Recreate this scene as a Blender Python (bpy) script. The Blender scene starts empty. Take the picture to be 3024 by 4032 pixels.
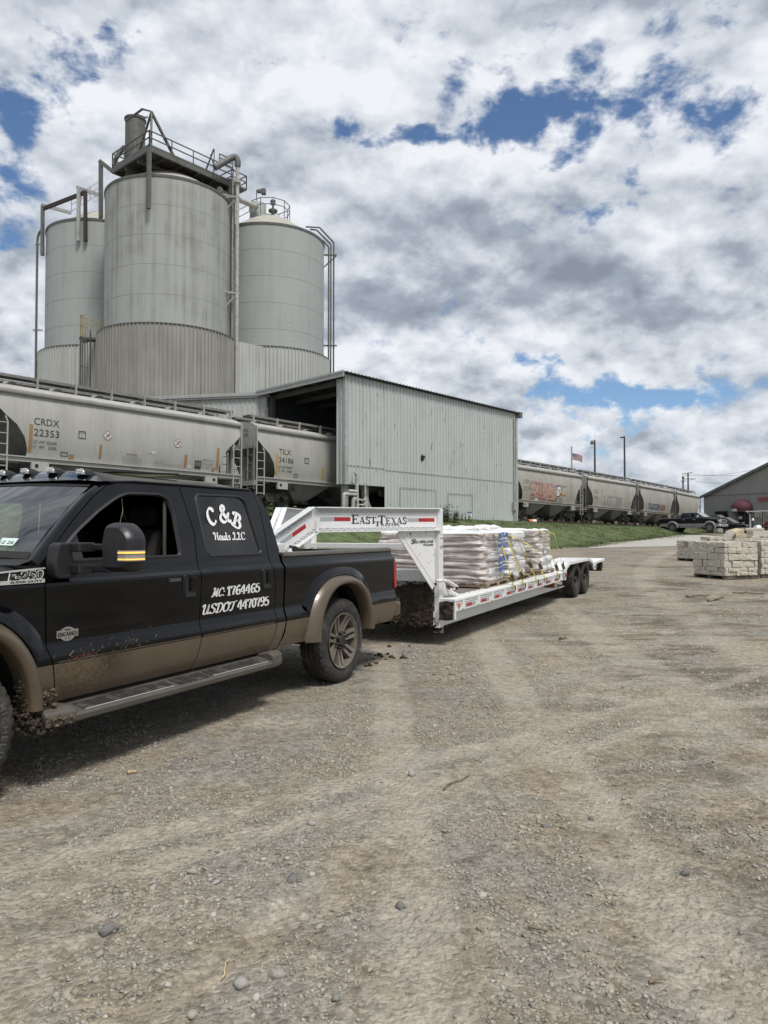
import bpy, bmesh, math, random
import numpy as np
from mathutils import Vector, Matrix

random.seed(7)
C = bpy.context.scene.collection
scene = bpy.context.scene
R = math.radians
PI = math.pi

# ------------------------------------------------------------------ camera
FPX, PCX, PCY, CAMH = 2900.0, 1512.0, 2016.0, 1.48      # focal length in photo pixels, eye height
PITCH = math.atan(76 / FPX)
cam_d = bpy.data.cameras.new('camera')
cam_d.sensor_fit = 'VERTICAL'
cam_d.sensor_height = 24.0
cam_d.lens = 24.0 * FPX / 4032.0
cam_d.clip_start = 0.05
cam_d.clip_end = 3000
cam = bpy.data.objects.new('camera', cam_d)
cam.location = (0, 0, CAMH)
cam.rotation_euler = (PI / 2 + PITCH, 0, 0)
C.objects.link(cam)
scene.camera = cam

# ------------------------------------------------------------------ colour management
scene.view_settings.view_transform = 'Standard'
scene.view_settings.look = 'None'
scene.view_settings.exposure = 0.14
scene.view_settings.gamma = 1.0
scene.cycles.use_denoising = True
scene.cycles.max_bounces = 8
scene.cycles.transparent_max_bounces = 12

# ------------------------------------------------------------------ node helper
def nd(nt, typ, ins=None, **attrs):
    n = nt.nodes.new(typ)
    for k, v in attrs.items():
        setattr(n, k, v)
    for k, v in (ins or {}).items():
        s = n.inputs[k]
        if hasattr(v, 'is_output') and v.is_output:
            nt.links.new(v, s)
        else:
            s.default_value = v
    return n

def mth(nt, op, a, b=None, c=None, clamp=False):
    ins = {0: a}
    if b is not None: ins[1] = b
    if c is not None: ins[2] = c
    return nd(nt, 'ShaderNodeMath', ins, operation=op, use_clamp=clamp).outputs[0]

def vmth(nt, op, a, b=None, out=0):
    ins = {0: a}
    if b is not None: ins[1] = b
    return nd(nt, 'ShaderNodeVectorMath', ins, operation=op).outputs[out]

def sstep(nt, v, lo, hi, a=0.0, b=1.0):
    n = nd(nt, 'ShaderNodeMapRange', {'Value': v, 'From Min': lo, 'From Max': hi, 'To Min': a, 'To Max': b}, interpolation_type='SMOOTHSTEP')
    return n.outputs[0]

def mixc(nt, f, a, b):
    n = nt.nodes.new('ShaderNodeMix')
    n.data_type = 'RGBA'
    for i, v in ((0, f), (6, a), (7, b)):
        s = n.inputs[i]
        if hasattr(v, 'is_output') and v.is_output: nt.links.new(v, s)
        elif i == 0: s.default_value = v
        else: s.default_value = (*v, 1) if len(v) == 3 else v
    return n.outputs[2]

def noise(nt, vec, scale, detail=4, rough=0.55, dist=0.0, out=0, dim='3D'):
    n = nd(nt, 'ShaderNodeTexNoise', {'Scale': scale, 'Detail': detail, 'Roughness': rough, 'Distortion': dist}, noise_dimensions=dim)
    if vec is not None: nt.links.new(vec, n.inputs['Vector'])
    return n.outputs[out]

def ray(u, v):
    x = (u - PCX) / FPX; y = -(v - PCY) / FPX
    return Vector((x, math.cos(PITCH) - y * math.sin(PITCH), math.sin(PITCH) + y * math.cos(PITCH)))

def at(u, v, Y):                                   # world point seen at photo pixel (u, v) at depth Y
    r = ray(u, v); return Vector((0, 0, CAMH)) + r * (Y / r.y)

def on_plane(u, v, p0, n):
    r = ray(u, v); c = Vector((0, 0, CAMH)); n = Vector(n)
    return c + r * ((Vector(p0) - c).dot(n) / r.dot(n))

# ------------------------------------------------------------------ sky and sun
SUN_EL, SUN_AZ = R(60), R(150)                      # azimuth measured from +Y towards +X
w = bpy.data.worlds.new('World')
scene.world = w
w.use_nodes = True
w.cycles.sampling_method = 'MANUAL'
w.cycles.sample_map_resolution = 1024
nt = w.node_tree
nt.nodes.clear()
sky = nd(nt, 'ShaderNodeTexSky', sky_type='NISHITA', sun_disc=False, sun_elevation=SUN_EL, sun_rotation=SUN_AZ, air_density=1.0, dust_density=0.0, ozone_density=6.0)
tc = nt.nodes.new('ShaderNodeTexCoord')
D = tc.outputs['Generated']
sep = nd(nt, 'ShaderNodeSeparateXYZ', {0: D})
dz = mth(nt, 'MAXIMUM', sep.outputs[2], 0.0)
den = mth(nt, 'ADD', dz, 0.16)
P = nd(nt, 'ShaderNodeCombineXYZ', {0: mth(nt, 'DIVIDE', sep.outputs[0], den), 1: mth(nt, 'DIVIDE', sep.outputs[1], den), 2: 0.35}).outputs[0]
wob = noise(nt, D, 7.0, 5, 0.6, 0.0, out=1)
Dw = vmth(nt, 'ADD', D, vmth(nt, 'MULTIPLY', vmth(nt, 'SUBTRACT', wob, (0.5, 0.5, 0.5)), (0.17, 0.17, 0.13)))
def blobs(lst):
    tot = None
    for (u, v, ru, rv, wt) in lst:
        d0 = ray(u, v).normalized()
        t1 = Vector((d0.y, -d0.x, 0)).normalized(); t2 = d0.cross(t1)
        a = vmth(nt, 'DOT_PRODUCT', Dw, tuple(t1 * (FPX / ru)), out=1)
        b = vmth(nt, 'DOT_PRODUCT', Dw, tuple(t2 * (FPX / rv)), out=1)
        q = mth(nt, 'ADD', mth(nt, 'MULTIPLY', a, a), mth(nt, 'MULTIPLY', b, b))
        g = mth(nt, 'MULTIPLY', mth(nt, 'POWER', 2.718, mth(nt, 'MULTIPLY', q, -1.0)), wt)
        f = mth(nt, 'GREATER_THAN', vmth(nt, 'DOT_PRODUCT', D, tuple(d0), out=1), 0.0)
        g = mth(nt, 'MULTIPLY', g, f)
        tot = g if tot is None else mth(nt, 'ADD', tot, g)
    return tot
GAPS = [(250, 230, 170, 120, 1.05), (60, 490, 110, 120, 1.0), (430, 170, 110, 60, .5), (2330, 400, 420, 110, .72), (1960, 530, 300, 60, .85), (2780, 490, 340, 100, .78), (1560, 540, 260, 45, .6), (1250, 470, 200, 50, .5), (2620, 130, 90, 130, .7), (2470, 770, 70, 70, .8), (2350, 1535, 300, 70, 1.1), (2690, 1570, 340, 60, 1.1), (50, 930, 80, 70, .8), (1450, 810, 60, 40, .7), (1300, 130, 50, 140, .6), (1330, 520, 90, 40, .7), (2350, 1090, 60, 25, .6), (2200, 1450, 200, 25, .6), (2550, 1700, 260, 22, .5), (330, 90, 60, 50, .5)]
GREYS = [(2000, 880, 560, 110, .7), (2100, 1130, 800, 90, .8), (1500, 1210, 260, 70, .8), (2900, 1180, 260, 110, 1.0), (1750, 700, 200, 60, .5), (2700, 1740, 600, 40, .4), (80, 1010, 140, 70, .7), (2150, 1250, 500, 50, .6), (800, 130, 150, 70, .3)]
BRIGHTS = [(1100, 330, 500, 180, .7), (1500, 120, 500, 140, .7), (1750, 600, 160, 60, .8), (2150, 600, 250, 60, .7), (2750, 600, 200, 60, .7), (1450, 1380, 350, 60, .8), (2900, 230, 150, 120, .6), (150, 650, 180, 120, .7), (2350, 1480, 500, 40, .8), (2750, 1680, 400, 50, .6), (2700, 830, 220, 90, .6)]

gaps = blobs(GAPS)
greys = blobs(GREYS)
brights = blobs(BRIGHTS)
k1 = mth(nt, 'ADD', dz, 0.70)
Pz = nd(nt, 'ShaderNodeCombineXYZ', {0: mth(nt, 'DIVIDE', sep.outputs[0], k1), 1: mth(nt, 'DIVIDE', sep.outputs[1], k1), 2: mth(nt, 'MULTIPLY', dz, 0.9)}).outputs[0]
UP = (0.0, -0.040, 0.045)                                # towards the tops of the cloud heaps
n_big = noise(nt, Pz, 4.0, 3, 0.5, 0.2)
n_mid = noise(nt, Pz, 10.0, 9, 0.58, 0.15)
n_fine = noise(nt, Pz, 26.0, 8, 0.60, 0.2)
soft = noise(nt, Pz, 5.6, 3, 0.5, 0.1)
soft_up = noise(nt, vmth(nt, 'ADD', Pz, UP), 5.6, 3, 0.5, 0.1)
puff = noise(nt, Pz, 17.0, 5, 0.55, 0.15)
puff_up = noise(nt, vmth(nt, 'ADD', Pz, (0.0, -0.018, 0.020)), 17.0, 5, 0.55, 0.15)
cov = mth(nt, 'ADD', mth(nt, 'MULTIPLY', n_big, 0.30), mth(nt, 'ADD', mth(nt, 'MULTIPLY', n_mid, 0.44), mth(nt, 'MULTIPLY', n_fine, 0.32)))
cov = mth(nt, 'ADD', mth(nt, 'MULTIPLY', mth(nt, 'SUBTRACT', cov, 0.5), 1.85), 0.5)
cov = mth(nt, 'SUBTRACT', cov, mth(nt, 'MULTIPLY', gaps, 0.265))
alpha = sstep(nt, cov, 0.255, 0.45)
shade = mth(nt, 'ADD', mth(nt, 'MULTIPLY', mth(nt, 'SUBTRACT', soft, soft_up), 0.95), mth(nt, 'MULTIPLY', mth(nt, 'SUBTRACT', puff, puff_up), 0.85))
lum = mth(nt, 'ADD', 0.625, mth(nt, 'MULTIPLY', shade, 0.78))
lum = mth(nt, 'ADD', lum, mth(nt, 'MULTIPLY', mth(nt, 'SUBTRACT', n_fine, 0.5), 0.22))
lum = mth(nt, 'ADD', lum, mth(nt, 'MULTIPLY', mth(nt, 'SUBTRACT', n_mid, 0.5), 0.22))
lum = mth(nt, 'SUBTRACT', lum, mth(nt, 'MULTIPLY', greys, 0.16))
lum = mth(nt, 'ADD', lum, mth(nt, 'MULTIPLY', brights, 0.13))
ramp = nd(nt, 'ShaderNodeValToRGB', {0: lum})
ce = ramp.color_ramp
ce.elements[0].position = 0.24; ce.elements[0].color = (0.27, 0.31, 0.37, 1)
ce.elements[1].position = 0.80; ce.elements[1].color = (0.90, 0.93, 0.98, 1)
e = ce.elements.new(0.44); e.color = (0.40, 0.45, 0.53, 1)
e = ce.elements.new(0.60); e.color = (0.64, 0.69, 0.76, 1)
skyc = nd(nt, 'ShaderNodeBackground', {0: sky.outputs[0], 1: 0.105})
cl = nd(nt, 'ShaderNodeBackground', {0: ramp.outputs[0], 1: 0.88})
mx = nd(nt, 'ShaderNodeMixShader', {0: alpha, 1: skyc.outputs[0], 2: cl.outputs[0]})
nd(nt, 'ShaderNodeOutputWorld', {0: mx.outputs[0]})

sun_d = bpy.data.lights.new('sun', 'SUN')
sun_d.energy = 3.2
sun_d.angle = R(14)
sun_d.color = (1.0, 0.96, 0.90)
sun = bpy.data.objects.new('sun', sun_d)
sd = Vector((math.sin(SUN_AZ) * math.cos(SUN_EL), math.cos(SUN_AZ) * math.cos(SUN_EL), math.sin(SUN_EL)))
sun.rotation_euler = sd.to_track_quat('Z', 'Y').to_euler()
sun.location = (0, 0, 60)
C.objects.link(sun)

# ------------------------------------------------------------------ mesh helpers
class MB:
    """Collects geometry for ONE mesh object."""
    def __init__(s):
        s.v = []; s.f = []; s.m = []
    def add(s, vs, fs, mi=0):
        o = len(s.v)
        s.v.extend([tuple(p) for p in vs])
        for f in fs:
            s.f.append(tuple(i + o for i in f)); s.m.append(mi)
        return s
    def box(s, lo, hi, mi=0, M=None):
        x0, y0, z0 = lo; x1, y1, z1 = hi
        vs = [Vector(p) for p in ((x0, y0, z0), (x1, y0, z0), (x1, y1, z0), (x0, y1, z0), (x0, y0, z1), (x1, y0, z1), (x1, y1, z1), (x0, y1, z1))]
        if M is not None: vs = [M @ p for p in vs]
        return s.add(vs, [(0, 3, 2, 1), (4, 5, 6, 7), (0, 1, 5, 4), (1, 2, 6, 5), (2, 3, 7, 6), (3, 0, 4, 7)], mi)
    def bar(s, p, q, w, h=None, mi=0, up=(0, 0, 1)):
        p = Vector(p); q = Vector(q); h = w if h is None else h
        d = (q - p).normalized(); up = Vector(up)
        if abs(d.dot(up)) > 0.98: up = Vector((1, 0, 0))
        a = d.cross(up).normalized() * (w / 2); b = a.cross(d).normalized() * (h / 2)
        vs = [p - a - b, p + a - b, p + a + b, p - a + b, q - a - b, q + a - b, q + a + b, q - a + b]
        return s.add(vs, [(0, 3, 2, 1), (4, 5, 6, 7), (0, 1, 5, 4), (1, 2, 6, 5), (2, 3, 7, 6), (3, 0, 4, 7)], mi)
    def tube(s, pts, r, n=8, mi=0, caps=True, closed=False):
        pts = [Vector(p) for p in pts]; k = len(pts)
        rr = r if isinstance(r, (list, tuple)) else [r] * k
        d0 = (pts[1] - pts[0]).normalized()
        a = d0.cross(Vector((0, 0, 1)))
        if a.length < 0.05: a = d0.cross(Vector((1, 0, 0)))
        a.normalize(); vs = []
        for i, p in enumerate(pts):
            if closed: d = (pts[(i + 1) % k] - pts[i - 1]).normalized()
            else: d = (pts[min(i + 1, k - 1)] - pts[max(i - 1, 0)]).normalized()
            a = (a - d * a.dot(d)).normalized(); b = d.cross(a)
            for j in range(n):
                t = 2 * PI * j / n
                vs.append(p + (a * math.cos(t) + b * math.sin(t)) * rr[i])
        fs = []
        for i in range(k if closed else k - 1):
            i2 = (i + 1) % k
            for j in range(n):
                j2 = (j + 1) % n
                fs.append((i * n + j, i * n + j2, i2 * n + j2, i2 * n + j))
        if caps and not closed:
            fs.append(tuple(range(n - 1, -1, -1))); fs.append(tuple((k - 1) * n + j for j in range(n)))
        return s.add(vs, fs, mi)
    def prism(s, poly, fn, t0, t1, mi=0):
        """Extrudes a 2-D polygon: fn(a, b, t) gives the point."""
        n = len(poly)
        vs = [fn(a, b, t0) for a, b in poly] + [fn(a, b, t1) for a, b in poly]
        fs = [(i, (i + 1) % n, n + (i + 1) % n, n + i) for i in range(n)]
        fs += [tuple(range(n - 1, -1, -1)), tuple(range(n, 2 * n))]
        return s.add(vs, fs, mi)
    def lathe(s, prof, n, M=None, mi=0, a0=0, a1=2 * PI):
        """prof: (radius, z) pairs turned about z."""
        M = M or Matrix(); full = abs(a1 - a0 - 2 * PI) < 1e-6
        cols = n if full else n + 1
        vs = [M @ Vector((r * math.cos(a0 + (a1 - a0) * j / n), r * math.sin(a0 + (a1 - a0) * j / n), z)) for r, z in prof for j in range(cols)]
        fs = []
        for i in range(len(prof) - 1):
            for j in range(n):
                j2 = (j + 1) % cols
                fs.append((i * cols + j, i * cols + j2, (i + 1) * cols + j2, (i + 1) * cols + j))
        return s.add(vs, fs, mi)
    def grid(s, rows, mi=0, mf=None, close=False):
        """rows: list of equal-length lists of points."""
        k = len(rows[0]); vs = [p for r in rows for p in r]; o = len(s.v)
        s.v.extend([tuple(p) for p in vs])
        for i in range(len(rows) - 1):
            for j in range(k if close else k - 1):
                j2 = (j + 1) % k
                f = (i * k + j, i * k + j2, (i + 1) * k + j2, (i + 1) * k + j)
                q = [vs[x] for x in f]
                s.f.append(tuple(x + o for x in f)); s.m.append(mf(q) if mf else mi)
        return s
    def mesh(s, name, mats, smooth=None, merge=0.0):
        me = bpy.data.meshes.new(name)
        me.from_pydata(s.v, [], s.f)
        for m in (mats if isinstance(mats, (list, tuple)) else [mats]): me.materials.append(m)
        if any(s.m): me.polygons.foreach_set('material_index', s.m)
        if merge or True:
            bm = bmesh.new(); bm.from_mesh(me)
            if merge: bmesh.ops.remove_doubles(bm, verts=bm.verts, dist=merge)
            bmesh.ops.recalc_face_normals(bm, faces=bm.faces)
            bm.to_mesh(me); bm.free()
        if smooth is not None:
            me.polygons.foreach_set('use_smooth', [True] * len(me.polygons))
            me.set_sharp_from_angle(angle=R(smooth))
        me.update()
        return me
    def build(s, name, mats, parent=None, smooth=None, bevel=0.0, merge=0.0):
        o = bpy.data.objects.new(name, s.mesh(name, mats, smooth, merge))
        C.objects.link(o)
        if parent is not None: o.parent = parent
        if bevel:
            b = o.modifiers.new('Bevel', 'BEVEL'); b.width = bevel; b.segments = 2; b.limit_method = 'ANGLE'; b.angle_limit = R(40)
        return o

def tag(o, label=None, cat=None, group=None, kind=None):
    if label: o['label'] = label
    if cat: o['category'] = cat
    if group: o['group'] = group
    if kind: o['kind'] = kind
    return o

def empty(name, loc=(0, 0, 0), rz=0.0):
    o = bpy.data.objects.new(name, None)
    o.empty_display_size = 0.3
    o.location = loc; o.rotation_euler = (0, 0, rz)
    C.objects.link(o)
    return o

def copy_tree(o, parent=None):
    c = o.copy(); C.objects.link(c)
    if parent is not None: c.parent = parent
    for ch in list(o.children): copy_tree(ch, c)
    return c

def text_mesh(txt, size, bold=0.0, shear=0.0, extrude=0.0, spacing=1.0, res=3, xs=1.0):
    """Lettering in Blender's own built-in font as (verts, faces), origin at its lower left, lying in the xy plane."""
    cu = bpy.data.curves.new('lettering', 'FONT')
    cu.body = txt; cu.size = size; cu.offset = bold; cu.shear = shear; cu.extrude = extrude
    cu.space_character = spacing; cu.resolution_u = res; cu.fill_mode = 'FRONT' if extrude == 0 else 'BOTH'
    ob = bpy.data.objects.new('lettering', cu); C.objects.link(ob)
    dg = bpy.context.evaluated_depsgraph_get(); dg.update()
    me = ob.evaluated_get(dg).to_mesh()
    vs = [Vector((v.co.x * xs, v.co.y, v.co.z)) for v in me.vertices]
    fs = [tuple(p.vertices) for p in me.polygons]
    ob.evaluated_get(dg).to_mesh_clear()
    bpy.data.objects.remove(ob); bpy.data.curves.remove(cu)
    return vs, fs

def put_text(mb, txt, size, fn, mi=0, fit=None, **kw):
    """Adds lettering to mb; fn(a, b) maps text coordinates to a point. fit=(width, height) scales it to that box."""
    vs, fs = text_mesh(txt, size, **kw)
    if fit:
        x0 = min(v.x for v in vs); x1 = max(v.x for v in vs); y0 = min(v.y for v in vs); y1 = max(v.y for v in vs)
        sx = fit[0] / (x1 - x0); sy = fit[1] / (y1 - y0) if fit[1] else sx
        vs = [Vector(((v.x - x0) * sx, (v.y - y0) * sy, v.z)) for v in vs]
    mb.add([fn(v.x, v.y) for v in vs], fs, mi)

def catmull(pts, n=8):
    out = []; P = [Vector(p) for p in pts]
    for i in range(len(P) - 1):
        p0, p1, p2, p3 = P[max(i - 1, 0)], P[i], P[i + 1], P[min(i + 2, len(P) - 1)]
        for k in range(n):
            t = k / n
            out.append(0.5 * ((2 * p1) + (p2 - p0) * t + (2 * p0 - 5 * p1 + 4 * p2 - p3) * t * t + (3 * p1 - p0 - 3 * p2 + p3) * t ** 3))
    out.append(P[-1]); return out

def interp(xs, ys, x):
    return float(np.interp(x, xs, ys))

# smooth value noise for shaping ground and scatter
def vnoise(x, y, seed=0):
    x = np.asarray(x, float); y = np.asarray(y, float)
    xi = np.floor(x).astype(np.int64); yi = np.floor(y).astype(np.int64)
    fx = x - xi; fy = y - yi
    fx = fx * fx * (3 - 2 * fx); fy = fy * fy * (3 - 2 * fy)
    def h(a, b):
        n = (a * 374761393 + b * 668265263 + seed * 974711) & 0x7fffffff
        n = ((n ^ (n >> 13)) * 1274126177) & 0x7fffffff
        n = (n ^ (n >> 16)) & 0xffff
        return n / 65535.0
    return (h(xi, yi) * (1 - fx) + h(xi + 1, yi) * fx) * (1 - fy) + (h(xi, yi + 1) * (1 - fx) + h(xi + 1, yi + 1) * fx) * fy

def fbm(x, y, seed=0, oct=4, gain=0.5):
    t = 0; a = 1; s = 0
    for k in range(oct):
        t = t + a * vnoise(np.asarray(x) * 2 ** k + 17.3 * k, np.asarray(y) * 2 ** k - 9.1 * k, seed + k); s += a; a *= gain
    return t / s

def np_mesh(name, V, F, mat, smooth=False):
    """Mesh from numpy arrays, F of shape (n, 3 or 4)."""
    me = bpy.data.meshes.new(name)
    k = F.shape[1]
    me.vertices.add(len(V)); me.vertices.foreach_set('co', V.astype(np.float32).ravel())
    me.loops.add(F.size); me.loops.foreach_set('vertex_index', F.astype(np.int32).ravel())
    me.polygons.add(len(F)); me.polygons.foreach_set('loop_start', np.arange(0, F.size, k, dtype=np.int32))
    me.update(calc_edges=True)
    if smooth: me.polygons.foreach_set('use_smooth', np.ones(len(F), bool))
    for m in (mat if isinstance(mat, list) else [mat]): me.materials.append(m)
    return me

# ------------------------------------------------------------------ materials
MATS = {}
def mat(name, col, rough=0.6, metal=0.0, var=0.0, vscale=6.0, bump=0.0, bscale=40.0, dirt=None, dscale=1.5, damt=0.5, coat=0.0, spec=0.5, stretch=(1, 1, 1), dthr=(0.45, 0.7)):
    """Principled surface: colour with soft variation, optional dirt of its own colour in patches, optional bump."""
    m = bpy.data.materials.new(name); m.use_nodes = True
    nt = m.node_tree; b = nt.nodes['Principled BSDF']
    b.inputs['Roughness'].default_value = rough; b.inputs['Metallic'].default_value = metal
    b.inputs['Coat Weight'].default_value = coat; b.inputs['Coat Roughness'].default_value = 0.06
    b.inputs['Specular IOR Level'].default_value = spec
    c = (*col, 1)
    if var or dirt or bump:
        tc = nt.nodes.new('ShaderNodeTexCoord')
        mp = nd(nt, 'ShaderNodeMapping', {0: tc.outputs['Object'], 'Scale': stretch}).outputs[0]
    src = None
    if var:
        n = noise(nt, mp, vscale, 5, 0.6)
        src = mixc(nt, sstep(nt, n, 0.3, 0.7), tuple(x * (1 - var) for x in col), tuple(min(1, x * (1 + var)) for x in col))
    if dirt:
        n = noise(nt, mp, dscale, 8, 0.65)
        src = mixc(nt, mth(nt, 'MULTIPLY', sstep(nt, n, *dthr), damt), src if src is not None else col, dirt)
    if src is not None: nt.links.new(src, b.inputs['Base Color'])
    else: b.inputs['Base Color'].default_value = c
    if bump:
        n = noise(nt, tc.outputs['Object'], bscale, 5, 0.6)
        bm = nd(nt, 'ShaderNodeBump', {'Strength': bump, 'Distance': 0.02, 'Height': n})
        nt.links.new(bm.outputs[0], b.inputs['Normal'])
    MATS[name] = m
    return m

M_black_paint = mat('truck black paint', (0.0015, 0.0020, 0.0031), 0.12, coat=0.35, spec=0.16, dirt=(0.03, 0.028, 0.024), dscale=7, damt=0.10, dthr=(0.55, 0.85))
M_tan_paint = mat('truck tan paint', (0.100, 0.075, 0.050), 0.34, metal=0.2, coat=0.35, var=0.05, dirt=(0.075, 0.055, 0.036), dscale=5, damt=0.45)
M_black_plastic = mat('black plastic', (0.012, 0.012, 0.013), 0.5, var=0.2, bump=0.08, bscale=300)
M_mirror_cap = mat('mud flecked black plastic', (0.010, 0.010, 0.012), 0.4, dirt=(0.16, 0.15, 0.13), dscale=55, damt=0.8, dthr=(0.62, 0.72))
M_rubber = mat('tyre rubber', (0.022, 0.021, 0.020), 0.85, var=0.25, vscale=14, dirt=(0.13, 0.11, 0.085), dscale=7, damt=0.55, dthr=(0.45, 0.8), bump=0.15, bscale=120)
M_letter_rubber = mat('raised tyre lettering', (0.085, 0.083, 0.08), 0.8)
M_alloy = mat('dusty alloy wheel', (0.215, 0.195, 0.165), 0.42, metal=0.45, var=0.12, dirt=(0.13, 0.10, 0.075), dscale=9, damt=0.65)
M_dark_steel = mat('dark underbody steel', (0.016, 0.015, 0.014), 0.75, var=0.3, dirt=(0.07, 0.055, 0.04), dscale=6, damt=0.6)
M_chrome = mat('bright trim', (0.82, 0.82, 0.83), 0.18, metal=0.75)
M_board = mat('running board plastic', (0.078, 0.072, 0.062), 0.5, var=0.12, dirt=(0.07, 0.055, 0.04), dscale=7, damt=0.7, bump=0.1, bscale=200)
M_tread = mat('black tread pad', (0.035, 0.034, 0.032), 0.55, dirt=(0.22, 0.20, 0.17), dscale=9, damt=0.6)
M_interior = mat('dark cab interior', (0.012, 0.012, 0.012), 0.85)
M_leather = mat('dark seat leather', (0.010, 0.008, 0.007), 0.7)
M_seal = mat('black rubber seal', (0.006, 0.006, 0.006), 0.7)
M_decal = mat('white vinyl lettering', (0.72, 0.72, 0.72), 0.45)
M_red_lens = mat('red lens', (0.30, 0.012, 0.02), 0.2, coat=0.8)
M_mud = mat('caked mud', (0.030, 0.021, 0.014), 0.95, var=0.5, vscale=18, dirt=(0.075, 0.054, 0.033), dscale=9, damt=0.6, bump=1.0, bscale=26)
M_dry_mud = mat('drying mud clods', (0.105, 0.075, 0.045), 0.95, var=0.45, vscale=22, bump=0.9, bscale=40)

M_white = mat('white trailer paint', (0.70, 0.71, 0.71), 0.42, coat=0.2, var=0.03, dirt=(0.34, 0.31, 0.27), dscale=2.2, damt=0.30, dthr=(0.5, 0.75))
M_white_mud = mat('white paint flecked with mud', (0.68, 0.68, 0.67), 0.45, dirt=(0.05, 0.036, 0.024), dscale=16, damt=0.95, dthr=(0.62, 0.66))
M_deckwood = mat('worn grey deck boards', (0.145, 0.125, 0.110), 0.85, var=0.3, vscale=5, stretch=(0.4, 6, 1), bump=0.2, bscale=30)
M_tape_red = mat('red reflective tape', (0.36, 0.018, 0.022), 0.35)
M_tape_silver = mat('silver reflective tape', (0.33, 0.36, 0.37), 0.35)
M_navy = mat('navy lettering', (0.012, 0.014, 0.03), 0.5)
M_grey_line = mat('grey pinstripe', (0.19, 0.195, 0.20), 0.5)
M_amber = mat('amber marker lens', (0.55, 0.12, 0.015), 0.25, coat=0.6)
M_strap = mat('yellow strap webbing', (0.50, 0.44, 0.06), 0.75, var=0.15, vscale=30)
M_buckle = mat('worn ratchet steel', (0.10, 0.085, 0.065), 0.6, metal=0.4, var=0.4, vscale=40)
M_pallet = mat('pallet wood', (0.22, 0.165, 0.11), 0.85, var=0.35, vscale=9, bump=0.25, bscale=40)
M_old_pallet = mat('weathered pallet wood', (0.115, 0.10, 0.082), 0.9, var=0.35, vscale=9, bump=0.3, bscale=40)

def bag_wrap_mat(name, bag, film, clear):
    """Bags under stretch film: horizontal pulls of film over the bags' own colour."""
    m = bpy.data.materials.new(name); m.use_nodes = True; nt = m.node_tree; b = nt.nodes['Principled BSDF']
    tc = nt.nodes.new('ShaderNodeTexCoord'); O = tc.outputs['Object']
    st = nd(nt, 'ShaderNodeMapping', {0: O, 'Scale': (1.6, 1.6, 26), 'Rotation': (0.10, 0.14, 0)}).outputs[0]
    pulls = noise(nt, st, 1.0, 6, 0.62, 0.6)
    blot = noise(nt, O, 5.0, 5, 0.6)
    f = mth(nt, 'ADD', mth(nt, 'MULTIPLY', pulls, 0.75), mth(nt, 'MULTIPLY', blot, 0.35))
    col = mixc(nt, sstep(nt, f, clear - 0.13, clear + 0.20), bag, film)
    nt.links.new(col, b.inputs['Base Color'])
    b.inputs['Roughness'].default_value = 0.24
    b.inputs['Specular IOR Level'].default_value = 0.7
    bm = nd(nt, 'ShaderNodeBump', {'Strength': 0.75, 'Distance': 0.03, 'Height': pulls})
    nt.links.new(bm.outputs[0], b.inputs['Normal'])
    MATS[name] = m; return m
M_bag_tan = bag_wrap_mat('tan paper bags under clear film', (0.31, 0.26, 0.23), (0.58, 0.55, 0.52), 0.52)
M_bag_white = bag_wrap_mat('white bags under clear film', (0.44, 0.42, 0.40), (0.76, 0.76, 0.76), 0.50)
M_print = mat('blue bag print', (0.035, 0.10, 0.36), 0.5)
M_film_top = mat('bunched clear film', (0.70, 0.70, 0.70), 0.3, var=0.08, vscale=12, bump=0.5, bscale=14)

def panel_metal(name, col, streak, amt, zs=0.25, xs=5.0, dthr=(0.42, 0.72), rust=None, ramt=0.0, spot=None):
    """Painted steel with vertical rain streaks and patches of wear."""
    m = bpy.data.materials.new(name); m.use_nodes = True; nt = m.node_tree; b = nt.nodes['Principled BSDF']
    tc = nt.nodes.new('ShaderNodeTexCoord'); O = tc.outputs['Object']
    v = nd(nt, 'ShaderNodeMapping', {0: O, 'Scale': (xs, xs, zs)}).outputs[0]
    s1 = noise(nt, v, 1.0, 7, 0.62)
    s2 = noise(nt, O, 0.55, 5, 0.55)
    f = mth(nt, 'MULTIPLY', sstep(nt, mth(nt, 'ADD', mth(nt, 'MULTIPLY', s1, 0.65), mth(nt, 'MULTIPLY', s2, 0.35)), *dthr), amt)
    c = mixc(nt, f, col, streak)
    if rust is not None:
        s3 = noise(nt, nd(nt, 'ShaderNodeMapping', {0: O, 'Scale': (2.2, 2.2, 0.55)}).outputs[0], 2.0, 9, 0.7)
        c = mixc(nt, mth(nt, 'MULTIPLY', sstep(nt, s3, 0.60, 0.66), ramt), c, rust)
    if spot is not None:
        s4 = noise(nt, O, 9.0, 3, 0.5)
        c = mixc(nt, sstep(nt, s4, 0.73, 0.76), c, spot)
    nt.links.new(c, b.inputs['Base Color'])
    b.inputs['Roughness'].default_value = 0.62
    b.inputs['Specular IOR Level'].default_value = 0.35
    bm = nd(nt, 'ShaderNodeBump', {'Strength': 0.12, 'Distance': 0.05, 'Height': s2}); nt.links.new(bm.outputs[0], b.inputs['Normal'])
    MATS[name] = m; return m
M_silo = panel_metal('pale grey silo paint', (0.325, 0.348, 0.338), (0.245, 0.26, 0.248), 0.6, zs=0.10, xs=1.6)
M_silo_dirty = panel_metal('streaked grey silo paint', (0.318, 0.332, 0.314), (0.165, 0.165, 0.143), 0.8, zs=0.06, xs=2.6, dthr=(0.44, 0.70), rust=(0.24, 0.19, 0.13), ramt=0.30)
M_skirt = panel_metal('pale ribbed cladding', (0.41, 0.425, 0.405), (0.27, 0.26, 0.235), 0.6, zs=0.18, xs=2.5)
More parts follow.
